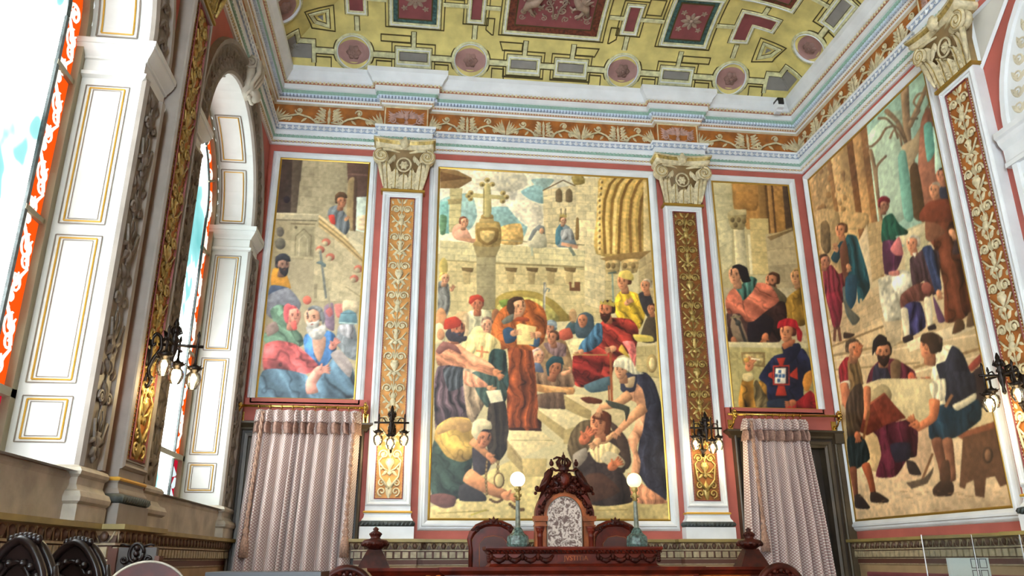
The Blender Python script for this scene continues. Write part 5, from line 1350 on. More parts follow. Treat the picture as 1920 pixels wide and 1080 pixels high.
p.poly('578,440 700,410 718,430 700,560 640,562 600,550', (158, 142, 98), nz=.2); p.poly('576,436 620,412 716,412 716,450 590,460', (186, 172, 128), sm=False)
for x, y in ((612, 490), (660, 490), (700, 500), (636, 530)): p.ell(x, y, 16, 20, (112, 96, 62))
p.K = B
p.stones('540,0 1180,0 1230,440 600,430', (178, 166, 132), (130, 118, 86), 4, 4)
p.K = A
p.head(910, 950, 66, -1, (170, 104, 70), (84, 54, 38), beard=(72, 46, 34)); p.head(1098, 920, 66, -1, (178, 128, 84), (130, 104, 60))
p.K = B
p.poly('1040,170 1060,80 1130,20 1200,0 1220,260 1160,300 1080,260', (150, 116, 46), fold=.14, fr=.2); p.poly('900,-20 980,0 1060,80 1020,160 940,100', (92, 84, 64))
p.poly('590,200 700,200 760,260 940,120 1040,110 1060,230 1000,420 620,430 600,330', (62, 42, 40), fold=.14, fr=.15, an=.5); p.poly('760,260 880,200 960,260 900,420 760,420', (34, 28, 34)); p.poly('640,200 690,230 760,420 660,420 620,300', (180, 166, 128), op=.5)
p.poly('580,100 620,20 700,-20 860,-40 940,-10 1000,100 900,180 800,260 740,262 690,200 600,200', (186, 104, 80), fold=.13, fr=.16, an=.9); p.poly('640,-20 700,60 720,100 790,30 830,-60 780,-90 720,-40 690,0', (62, 102, 94), fold=.16)
p.line('716,100 722,170', 5, (80, 50, 40)); p.line('640,220 690,290 760,490', 20, (52, 50, 48)); p.line('620,232 700,222', 14, (120, 110, 80)); p.ell(680, 274, 22, 22, (60, 60, 58)); p.hand(645, 408, 30, (164, 104, 70), 1.5); p.hand(890, 385, 36, (172, 104, 68), 1.9)
p.K = A
p.head(640, 905, 74, -1, (186, 128, 92), (34, 30, 32)); p.poly('610,840 660,822 720,850 740,920 750,950 690,960 664,900 650,860', (32, 28, 32))
p.K = B
p.poly('600,430 1230,440 1290,940 630,930', (156, 146, 98), sm=False, nz=.16); p.poly('600,420 1230,430 1232,470 600,462', (190, 182, 142), sm=False); p.stones('620,560 840,560 900,930 640,930', (160, 150, 100), (108, 98, 60), 1, 4)
for k in range(6): p.line([(620+k*11, 500), (622+k*11, 550)], 4, (118, 108, 70))
p.poly('700,500 890,500 890,620 720,600', (128, 108, 66), sm=False); p.poly('720,520 870,520 860,600 740,590', (168, 150, 100), nz=.5)
p.poly('690,930 700,760 730,680 800,700 800,760 900,700 910,930', (164, 118, 46), fold=.20, fr=.15); p.poly('800,760 830,720 930,930 820,930', (98, 86, 58), fold=.15); p.poly('720,720 716,670 790,660 800,710 760,730', (190, 174, 124)); p.hand(768, 610, 44, (186, 118, 80), -1.2); p.ell(745, 562, 22, 20, (196, 150, 70)); p.line('780,550 850,560', 12, (222, 214, 180))
p.poly('840,700 900,600 960,530 1030,510 1180,470 1240,560 1260,640 1190,780 1190,860 1140,930 920,880 900,760', (30, 36, 62), fold=.16, fr=.12, an=.3); p.poly('1030,500 1020,460 1060,440 1150,430 1170,470 1120,560 1040,600', (28, 32, 54)); p.poly('910,880 1060,860 1080,945 920,940', (34, 44, 60))
p.poly('1140,880 1240,800 1290,860 1300,950 1060,945 1060,900', (136, 32, 36), fold=.16, fr=.2); p.poly('1180,740 1200,670 1250,640 1262,700 1230,800 1200,800', (186, 124, 50)); p.hand(1100, 895, 34, (178, 106, 70), 2.9)
# heraldic cross and shield on the coat
R_ = (172, 52, 40)
p.poly('980,548 1050,542 1030,600 1036,616 990,616 1000,596', R_, sm=False); p.poly('950,605 1080,600 1082,760 950,756', R_, sm=False); p.poly('960,615 1072,612 1072,746 962,744', (52, 40, 56), sm=False); p.poly('916,668 946,650 948,710 914,690', R_, sm=False); p.poly('1084,670 1140,616 1146,716 1084,690', R_, sm=False); p.poly('990,760 1040,760 1060,840 970,840', R_, sm=False)
p.poly('972,626 1052,624 1050,744 964,744', (226, 222, 206), sm=False)
for x, y in ((1004, 652), (978, 684), (1006, 686), (1034, 686), (996, 722)): p.poly('%d,%d %d,%d %d,%d %d,%d' % (x-12, y-14, x+12, y-14, x+11, y+13, x-11, y+13), (60, 96, 140), sm=False)
p.head(1065, 348, 78, -1, (186, 118, 78), (92, 44, 34), tilt=.05); p.poly('986,316 996,262 1060,236 1130,252 1150,300 1180,350 1170,420 1140,400 1130,320 1060,296', (164, 34, 42), fold=.08); p.poly('1020,440 1060,420 1120,400 1120,430 1040,480', (160, 96, 64))
p.finish('canvas', t)

# ---------------------------------------------------------------- picture on the right-hand wall
t, p = mural('large mural on the right-hand wall with craftsmen over a plan below stone steps', 'R', .1317, 2.6463, 1.983, 6.345, .010, (196, 178, 138), 4)
A = (1440, 0, 2.7); B = (1440, 400, 3.0); C_ = (1440, 720, 3.0)
p.K = A
p.poly('180,900 830,300 960,1200 400,1300', (150, 186, 170), sm=False, nz=.14); p.poly('500,700 680,560 700,1100 520,1100', (174, 198, 176), nz=.12)
p.poly('190,920 500,620 560,1200 580,1400 240,1400', (182, 146, 96), sm=False, nz=.2)
for x0, x1, c in ((215, 300, (190, 156, 108)), (300, 320, (150, 110, 70)), (320, 400, (196, 160, 108)), (400, 430, (124, 84, 52)), (430, 470, (188, 146, 96)), (470, 500, (138, 98, 62))): p.poly('%d,%d %d,%d %d,1400 %d,1400' % (x0, 930-(x0-190)*.95, x1, 930-(x1-190)*.95, x1+90, x0+90), c, sm=False, nz=.2)
for k in range(60):
    x = p.rng.uniform(225, 390); y = p.rng.uniform(800, 1250); p.ell(x+(y-900)*.15, y, p.rng.uniform(6, 16), p.rng.uniform(8, 18), (150, 112, 70) if k % 2 else (206, 172, 122), op=.7)
# gothic tracery
for ln, w in (('690,380 700,560 710,700 740,900', 42), ('600,560 660,620 700,720', 26), ('720,640 780,500 830,380', 24), ('520,760 540,840 560,1000 580,1150', 20), ('500,740 530,740 570,700 600,650 650,640 690,700', 13), ('560,600 600,600 640,640 660,700', 13), ('740,600 770,560 740,520 760,480 800,470 820,520 800,560', 13), ('700,560 720,600 760,600', 14), ('560,1000 552,850 600,790', 14), ('620,700 640,660 670,690 680,740', 12)):
    q = [tuple(float(e) for e in k.split(',')) for k in ln.split()]; p.limb(q, w, w*.8, (146, 120, 92), nz=.15)
p.poly('680,740 740,700 776,640 770,760 720,840 690,800', (156, 138, 108)); p.poly('776,620 840,560 900,1100 760,1100', (140, 92, 72), nz=.2); p.poly('790,640 830,620 850,760 810,820', (92, 150, 138)); p.poly('720,860 760,830 800,1100 740,1100', (84, 64, 44)); p.poly('660,800 700,770 740,1100 690,1100', (110, 160, 146)); p.poly('836,640 880,700 890,840 860,830', (168, 206, 190)); p.poly('850,700 890,830 910,880 850,880', (170, 200, 182))
p.K = B
# statue niche, column and far masonry
p.poly('260,0 400,0 420,420 330,330', (190, 160, 112), nz=.15); p.poly('300,60 330,40 350,80 356,200 330,230 300,180', (130, 108, 76), nz=.25)
p.stones('560,60 650,40 660,340 580,390', (176, 150, 108), (120, 96, 62), 8, 2); p.poly('420,0 560,0 560,80 430,90', (168, 138, 94), nz=.3); p.poly('500,180 560,60 590,400 540,420', (206, 186, 148), sm=False)
p.stones('340,560 640,400 700,600 360,740', (196, 172, 132), (136, 112, 78), 5, 3)
# stone steps
p.poly('360,740 640,600 1170,560 1230,1080 380,1080', (200, 176, 134), sm=False, nz=.1)
for a, b, w, c in (((360, 750), (690, 620), 12, (150, 122, 84)), ((370, 800), (1190, 640), 14, (156, 130, 92)), ((370, 830), (1190, 680), 10, (222, 200, 160)), ((380, 880), (860, 840), 10, (160, 134, 94)), ((820, 870), (1200, 760), 16, (146, 118, 80)), ((800, 900), (1200, 800), 10, (220, 200, 160))): p.line([a, b], w, c)
p.stones('640,590 750,560 750,720 690,760', (186, 168, 134), (130, 112, 80), 2, 1); p.poly('780,720 1180,590 1190,640 800,780', (214, 196, 158), sm=False)
p.stones('760,100 900,40 900,330 780,360', (186, 178, 140), (140, 124, 94), 4, 2); p.poly('740,130 890,50 900,90 760,180', (208, 194, 156), sm=False)
# rough stone block
p.poly('622,370 760,316 800,330 830,440 830,540 750,600 660,610 630,480', (176, 172, 150), nz=.45, sm=False); p.poly('700,360 800,340 800,430 720,450', (206, 202, 180), nz=.4)
# standing man in teal coat and his companion in crimson
p.poly('310,320 360,290 400,340 440,330 440,470 400,520 330,480', (120, 44, 56), fold=.14); p.poly('330,460 410,440 420,560 400,650 370,640 350,560', (130, 40, 56), fold=.10); p.line('380,640 376,720', 16, (110, 70, 52)); p.line('400,640 410,720', 16, (110, 70, 52)); p.head(322, 270, 40, 1, (176, 112, 84), (96, 66, 50)); p.poly('420,420 450,420 470,560 500,600 480,630 440,560', (86, 96, 92))
p.poly('430,180 450,120 500,130 530,220 560,320 576,420 530,500 510,500 500,400 470,380 430,330', (28, 72, 84), fold=.16, fr=.22); p.poly('356,250 410,160 440,160 430,200 390,280', (30, 66, 80)); p.poly('405,200 440,150 460,290 440,420 420,330', (106, 66, 52)); p.poly('440,360 500,350 500,480 470,540 440,480', (36, 74, 96)); p.line('525,480 530,660', 14, (196, 172, 130)); p.poly('420,480 470,540 520,590 490,630 460,580', (92, 94, 84)); p.poly('430,670 490,680 470,700 430,704', (60, 44, 36)); p.head(414, 96, 42, -1, (190, 120, 82), (92, 62, 44)); p.hand(386, 200, 20, SKIN, -1.8); p.hand(455, 300, 18, SKIN, 1.4)
# man leaning on the balustrade, teal and violet
p.poly('640,120 650,30 700,0 740,60 790,100 780,120 720,130 740,170 650,170', (34, 86, 72), fold=.10); p.poly('648,160 740,160 760,240 720,330 660,340', (96, 52, 84), fold=.16, fr=.25); p.poly('690,200 740,130 764,230 720,236', (202, 116, 118)); p.poly('680,330 740,320 740,350 690,350', (186, 120, 108)); p.K = A; p.head(590, 1040, 34, 1, (150, 104, 84), (110, 36, 50), hat=(118, 34, 50)); p.K = B
# cloaked monks on the right
p.poly('890,120 900,20 960,-30 1060,0 1090,160 1150,520 1140,560 1090,600 1000,610 990,400 940,200', (108, 60, 42), fold=.16, fr=.2); p.poly('890,40 960,60 1000,110 920,160 890,140', (128, 84, 62)); p.poly('1050,160 1080,120 1090,220 1040,230', (60, 46, 48)); p.hand(1040, 110, 26, SKIN, 1.0)
p.poly('1060,600 1100,600 1110,650 1040,680', (84, 62, 44)); p.poly('1130,560 1170,560 1170,630 1120,640', (96, 76, 56))
p.K = A; p.head(850, 965, 42, -1, (176, 118, 86), (150, 140, 124)); p.poly('870,960 910,900 930,1010 880,1010', (50, 52, 66)); p.head(885, 890, 40, -1, (166, 104, 78), (50, 42, 44)); p.poly('770,1080 820,1020 930,1010 940,1120 780,1120', (120, 62, 44)); p.K = B
# seated white-haired man in brown and blue
p.poly('800,260 850,220 880,200 960,210 970,300 970,430 930,460 880,380 820,420', (70, 52, 58), fold=.12); p.poly('870,200 920,180 950,260 980,420 950,460 910,330', (50, 62, 92), fold=.12); p.poly('750,460 830,400 900,390 940,430 890,490 810,500 780,550 750,530', (104, 66, 58), fold=.10); p.ell(895, 420, 30, 34, (140, 82, 72)); p.poly('770,520 860,500 890,640 770,700', (54, 54, 92), fold=.18, fr=.3); p.poly('930,460 1000,600 960,610', (92, 62, 88))
p.poly('750,540 790,540 800,690 770,700', (212, 200, 168)); p.poly('880,480 920,480 930,630 905,640', (212, 200, 168)); p.poly('760,700 810,680 820,710 770,730', (50, 42, 44)); p.poly('900,640 940,620 950,650 910,660', (50, 42, 44)); p.head(818, 172, 48, -1, (206, 132, 96), (206, 196, 176)); p.hand(965, 450, 22, SKIN, 1.3); p.poly('814,224 840,220 830,250', (226, 220, 200), sm=False)
# foreground: three men round the plan
p.poly('470,1080 600,960 900,940 930,1080', (206, 190, 144), sm=False)
p.poly('400,870 440,810 480,820 500,940 460,1000 410,960', (140, 38, 44), fold=.12); p.poly('450,830 500,800 530,900 540,1010 480,1080 460,1000', (120, 96, 62), fold=.14); p.poly('412,950 460,940 464,990 416,996', (214, 208, 182)); p.limb([(440, 990), (440, 1080)], 44, 40, (190, 128, 88)); p.head(488, 764, 58, 1, (176, 114, 80), (92, 76, 60)); p.hand(506, 780, 28, (196, 116, 76), -1.3)
p.poly('550,980 580,880 640,820 720,820 820,880 834,920 800,950 720,970 640,1000 560,1010', (88, 36, 50), fold=.16, fr=.2); p.poly('600,860 660,840 700,960 640,990 590,960', (52, 52, 68), fold=.12); p.poly('720,820 750,840 740,960 700,960 690,850', (118, 92, 66)); p.head(652, 780, 64, 0, (176, 112, 76), (46, 40, 40), beard=(56, 42, 38)); p.poly('590,800 594,720 630,680 670,700 668,740 620,750', (36, 34, 36)); p.hand(810, 920, 28, (186, 92, 66), 1.4); p.hand(612, 985, 28, SKIN, 0)
p.poly('930,860 960,760 1010,740 1080,760 1140,900 1180,1000 1170,1080 960,1080 910,1040', (206, 196, 162), fold=.12, fr=.2); p.poly('950,850 1000,830 1040,744 1100,790 1150,920 1160,1060 1020,1080 960,900', (44, 46, 56), fold=.10, fr=.2); p.poly('1130,860 1200,790 1210,830 1150,890', (132, 62, 50)); p.poly('1150,900 1230,860 1240,1080 1160,1080', (52, 42, 42)); p.head(916, 750, 76, -1, (172, 106, 72), (70, 54, 44), back=False, tilt=.15); p.poly('860,720 870,680 930,668 964,710 960,780 920,790 900,740', (62, 48, 40)); p.hand(900, 935, 22, (176, 96, 66), 3.0)
p.K = C_
p.poly('480,20 640,-30 930,-30 940,180 800,250 780,240 640,50 480,150', (212, 194, 146), sm=False, nz=.1); p.poly('480,140 640,0 700,60 640,260 500,260', (178, 160, 118))
p.poly('380,1100 470,500 1350,560 1390,700 490,780', (206, 178, 140), sm=False, nz=.14); p.poly('470,480 1100,300 1350,560 480,600', (212, 184, 144), sm=False, nz=.14); p.poly('540,260 640,240 640,480 560,470', (206, 174, 124)); p.poly('790,200 920,240 920,420 860,520 700,560 840,400', (212, 178, 140), sm=False)
# table, robed legs
p.poly('590,250 830,200 840,400 790,420 720,520 610,520 640,400 620,300', (86, 36, 50), fold=.16, fr=.2); p.poly('690,340 800,330 800,420 720,440', (44, 42, 56)); p.poly('780,430 830,440 866,510 800,506', (56, 46, 44))
p.poly('576,110 660,50 700,100 780,190 640,240 580,140', (122, 56, 42), sm=False, nz=.2); p.poly('490,170 590,110 650,240 560,290 500,260', (108, 50, 38), sm=False, nz=.2); p.line('576,112 660,52', 10, (164, 88, 60))
# left man: kilt, staff, legs
p.limb([(430, 0), (450, 120), (500, 230)], 46, 34, (184, 112, 76)); p.poly('440,120 480,20 530,0 550,120 500,330 450,300', (70, 58, 46), fold=.12); p.poly('450,300 540,300 576,420 480,490 456,440', (38, 48, 50), fold=.14); p.limb([(560, 20), (560, 140), (555, 200)], 40, 30, (190, 116, 78)); p.line('570,150 540,310', 14, (130, 84, 50)); p.hand(506, 290, 24, (184, 108, 72), 1.4)
p.limb([(480, 470), (490, 560), (500, 650)], 40, 22, (128, 74, 52)); p.limb([(550, 450), (580, 540), (598, 630)], 46, 26, (150, 80, 52)); p.poly('490,630 520,620 576,690 560,704 494,696', (54, 44, 42)); p.poly('580,610 620,610 682,650 670,668 582,664', (58, 46, 42))
# bench and seated craftsman
p.poly('1060,290 1100,270 1290,205 1320,240 1110,320', (130, 78, 54), sm=False); p.poly('1100,300 1310,240 1356,560 1310,580 1280,520 1230,530 1220,640 1170,630 1160,540 1120,560 1110,590 1080,580', (92, 64, 46), nz=.15, sm=False); p.ell(1240, 400, 30, 48, (60, 42, 32)); p.ell(1240, 400, 18, 34, (112, 82, 60))
p.poly('910,200 960,120 1100,110 1190,90 1200,200 1060,300 950,320 910,300', (30, 52, 66), fold=.12, fr=.2); p.poly('1000,-60 1160,-60 1170,80 1080,150 1000,100', (44, 46, 56), fold=.08); p.poly('1040,120 1100,90 1170,50 1170,90 1070,150', (198, 190, 160)); p.poly('910,0 1000,-30 1000,80 940,100', (208, 198, 166), fold=.12)
p.limb([(940, 90), (930, 190), (840, 250)], 60, 40, (198, 118, 78)); p.hand(830, 225, 32, (202, 120, 80), -2.2); p.line('1040,60 1000,130', 18, (140, 100, 70))
p.limb([(950, 310), (980, 440), (1000, 540)], 60, 40, (112, 72, 54)); p.limb([(1010, 310), (1030, 430), (1040, 540)], 56, 40, (128, 84, 62)); p.poly('930,590 980,540 1040,550 1050,600 1030,630 940,630', (62, 46, 38)); p.poly('980,440 1020,430 1030,540 970,540', (84, 58, 44))
p.line('930,390 870,540', 14, (128, 90, 60)); p.poly('780,556 880,530 910,500 934,466 930,500 900,560 810,590', (92, 76, 62), sm=False)
for k in range(26): x = p.rng.uniform(520, 1320); y = p.rng.uniform(600, 720); p.ell(x, y, p.rng.uniform(8, 26), p.rng.uniform(2, 5), (180, 140, 98), op=.6)
p.finish('canvas', t)
# ================================================================ DOORWAYS
def doorway(i, d, wall_x0, wall_x1):
    x0, x1, zt = d
    root = tag(bpy.data.objects.new('door_%d' % i, None), kind='structure'); COL.objects.link(root); root.location = ((x0+x1)/2, 0, FLOOR)
    mb = MB()
    prof = [(0, 0), (0, .03), (.03, .04), (.035, .06), (.07, .065), (.075, .05), (.10, .05), (.105, .085), (.12, .09), (.135, .085), (.14, 0)]
    for (a, w0), (b, w1) in zip(prof, prof[1:]):
        mb.m = 1 if .035 < a < .1 else 0
        mb.quad((x0-a, -w0, FLOOR), (x0-a, -w0, zt+a), (x0-b, -w1, zt+b), (x0-b, -w1, FLOOR))
        mb.quad((x1+a, -w0, FLOOR), (x1+a, -w0, zt+a), (x1+b, -w1, zt+b), (x1+b, -w1, FLOOR))
        mb.quad((x0-a, -w0, zt+a), (x1+a, -w0, zt+a), (x1+b, -w1, zt+b), (x0-b, -w1, zt+b))
    mb.build('door_casing', ['door_wood', 'door_dark'], root)
    mb = MB()
    sweep(mb, [(x0-.15, 0), (x0-.15, -.06), (x1+.15, -.06), (x1+.15, 0)], [(0, zt+.10), (.02, zt+.11), (.03, zt+.13), (.07, zt+.16), (.085, zt+.17), (.085, zt+.19), (-.05, zt+.19)])
    mb.build('door_cornice', 'door_wood', root)
    mb = MB(); mb.box(x0, x1, .10, .15, FLOOR, zt)
    for a, b in ((x0+.08, (x0+x1)/2-.05), ((x0+x1)/2+.05, x1-.08)):
        for z0, z1 in ((FLOOR+.2, 1.1), (1.2, 2.1), (2.2, zt-.1)):
            mb.M = WF('B', 0, 0, -.10); mb.rframe(a+.02, b-.02, z0, z1, [(0, .0), (.005, .015), (.02, .018), (.025, 0)]); mb.M = None
    mb.build('door_leaf', 'door_dark', root)
    return root
doorway(1, D1, 0, 0); doorway(2, D2, 0, 0)
# red board over each doorway
mb = MB(); mb.box(-1.93, -.575, -.045, 0, 3.03, 3.285); tag(mb.build('trim_8', 'red_wall'), kind='structure')
mb = MB(); mb.box(3.66, 5.03, -.045, 0, 3.03, 3.285); tag(mb.build('trim_9', 'red_wall'), kind='structure')
# shaded wooden linings between doorway and corner
mb = MB(); mb.box(4.985, XR, -.10, 0, FLOOR, 3.0); mb.box(4.95, XR, -.14, 0, 2.86, 2.98)
tag(mb.build('trim_10', 'door_wood'), kind='structure')
mb = MB(); mb.box(XL, -1.945, -.06, 0, FLOOR, 3.0); tag(mb.build('trim_11', 'door_wood'), kind='structure')

# ================================================================ CURTAINS AND RODS
def cloth(name, x_top, x_bot, z_top, z_bot, y, folds, amp, parent, seed, n=260, mz=60, taper=0.3, mats='damask'):
    rnd = random.Random(seed); ph = [rnd.random()*6 for _ in range(6)]; fr_ = [rnd.uniform(.8, 1.2) for _ in range(6)]
    V = []; F = []; UV = []
    pos = [0]; kk = [rnd.uniform(.55, 1.5) for _ in range(folds)]
    cum = np.concatenate([[0], np.cumsum(kk)]); cum = cum/cum[-1]
    am = [rnd.uniform(.7, 1.15) for _ in range(folds+1)]
    for j in range(mz+1):
        t = j/mz; z = z_top+(z_bot-z_top)*t
        for i in range(n+1):
            s = i/n; k = min(folds-1, int(np.searchsorted(cum, s, 'right')-1)); f = (s-cum[k])/(cum[k+1]-cum[k])
            wv = -math.cos(2*PI*f); wv = -(1-2*(0.5-0.5*wv)**.82); sh = 1-.25*math.sin(t*3+ph[k % 6])*.4
            a = amp*1.75*(taper+(1-taper)*min(1, t*2.2+.1))*am[k]*sh
            xo = -math.sin(2*PI*f)*.010+math.sin(t*2.2+ph[k % 6])*.012*t
            x = (x_top[0]+(x_top[1]-x_top[0])*s)*(1-t)+(x_bot[0]+(x_bot[1]-x_bot[0])*s)*t+xo*min(1, t*3)
            V.append((x, y+a*(wv if wv > 0 else wv*.9)-a*.1, z)); UV.append((s*folds*.17, z))
    for j in range(mz):
        for i in range(n):
            a = j*(n+1)+i; F.append((a, a+n+1, a+n+2, a+1))
    me = bpy.data.meshes.new(name); me.from_pydata(V, [], F); me.materials.append(M[mats])
    uvl = me.uv_layers.new(name='UVMap')
    li = np.zeros(len(me.loops), dtype=np.int32); me.loops.foreach_get('vertex_index', li)
    uvl.data.foreach_set('uv', np.array(UV, dtype=np.float32)[li].ravel())
    me.polygons.foreach_set('use_smooth', [True]*len(F)); me.update()
    o = bpy.data.objects.new(name, me); COL.objects.link(o)
    so = o.modifiers.new('thickness', 'SOLIDIFY'); so.thickness = .006
    if parent is not None: o.parent = parent; o.matrix_parent_inverse = parent.matrix_basis.inverted()
    return o
def tassel_cord(x, y, z0, z1, parent, dx=0.0):
    mb = MB(); mb.smooth = True
    for ph in (0, PI):
        mb.tube([(x+dx*k/50+math.cos(ph+k*.9)*.011, y+math.sin(ph+k*.9)*.011, z0+(z1-z0)*k/50) for k in range(51)], .013, 5)
    cord = mb.build('cord', 'tassel', parent)
    mb = MB(); mb.smooth = True; xx = x+dx
    mb.lathe([(.012, .02), (.024, 0), (.03, -.02), (.016, -.04), (.03, -.06), (.036, -.09), (.02, -.12), (.034, -.13)], (xx, y, z1), 2, 10)
    for k in range(16):
        a = 2*PI*k/16; mb.tube([(xx+math.cos(a)*.022, y+math.sin(a)*.022, z1-.12), (xx+math.cos(a)*.034, y+math.sin(a)*.03, z1-.22), (xx+math.cos(a)*.04, y+math.sin(a)*.034, z1-.34)], [.008, .011, .009], 4)
    mb.build('tassel', 'tassel', parent)
def curtain(label, xt, xb, zt, zb, y, folds, seed, cords):
    t = thing('curtain', label, 'curtain', ((xt[0]+xt[1])/2, y, zt), 'door curtains')
    cloth('drape', xt, xb, zt, zb, y, folds, .045, t, seed)
    # pelmet with its fringe, in the same folds
    cloth('pelmet', xt, (xt[0]-.01, xt[1]+.01), zt+.004, zt-.13, y-.014, folds, .045, t, seed, 160, 6, .35)
    mb = MB(); mb.smooth = False; rnd = random.Random(seed)
    kk = [rnd.uniform(.55, 1.5) for _ in range(1)]
    o = cloth('fringe', (xt[0]-.008, xt[1]+.008), (xt[0]-.012, xt[1]+.012), zt-.125, zt-.255, y-.018, folds, .05, t, seed, 220, 6, .5, 'fringe')
    for x, z1, dx in cords: tassel_cord(x, y-.085, zt-.03, z1, t, dx)
    return t
curtain('pink-grey patterned curtain with two tasselled cords over the left doorway', (-1.755, -.615), (-1.90, -.66), 3.12, FLOOR+.02, -.20, 11, 5, [(-1.66, 1.93, -.05), (-.68, 1.93, -.02)])
curtain('pink-grey patterned curtain with one tasselled cord, drawn partly across the right doorway', (3.80, 4.57), (3.62, 4.78), 3.12, FLOOR+.02, -.20, 10, 11, [(3.86, 1.98, .02)])
def rod(label, x0, x1, z, y, rings, knots):
    t = thing('curtain_rod', label, 'curtain rod', ((x0+x1)/2, y, z), 'brass curtain rods')
    mb = MB(); mb.smooth = True; mb.tube([(x0, y, z), (x1, y, z)], .015, 10); mb.build('rod', 'brass', t)
    for x in knots:
        mb = MB(); mb.smooth = True
        mb.lathe([(.02, -.03), (.034, -.02), (.05, -.005), (.052, .01), (.035, .022), (.018, .035)], (x, y, z), 0, 12)
        for k in range(8):
            a = 2*PI*k/8; mb.ball((x, y+math.cos(a)*.05, z+math.sin(a)*.05), .018, 6, 4)
        mb.build('finial', 'brass', t)
        mb = MB(); mb.smooth = True
        mb.tube([(x, y, z-.03), (x, y+.05, z-.10), (x, y+.12, z-.13), (x, -.045, z-.10)], .012, 6); mb.smooth = False; mb.box(x-.03, x+.03, -.055, -.045, z-.17, z-.04)
        mb.build('bracket', 'brass', t)
    for x in rings:
        mb = MB(); mb.smooth = True
        mb.tube([(x+.004*math.sin(2*PI*k/14), y+math.sin(2*PI*k/14)*.026, z-.008+math.cos(2*PI*k/14)*.026) for k in range(15)], .0045, 5)
        mb.tube([(x, y, z-.03), (x, y, z-.055)], .003, 4)
        mb.build('curtain_ring', 'brass', t)
rod('brass curtain rod with flower finials over the left doorway', -1.955, -.575, 3.165, -.20, [-1.72+.121*k for k in range(10)], (-1.93, -.575))
rod('brass curtain rod with flower finials over the right doorway', 3.62, 5.02, 3.175, -.20, [3.83+.085*k for k in range(9)], (3.70, 5.0))

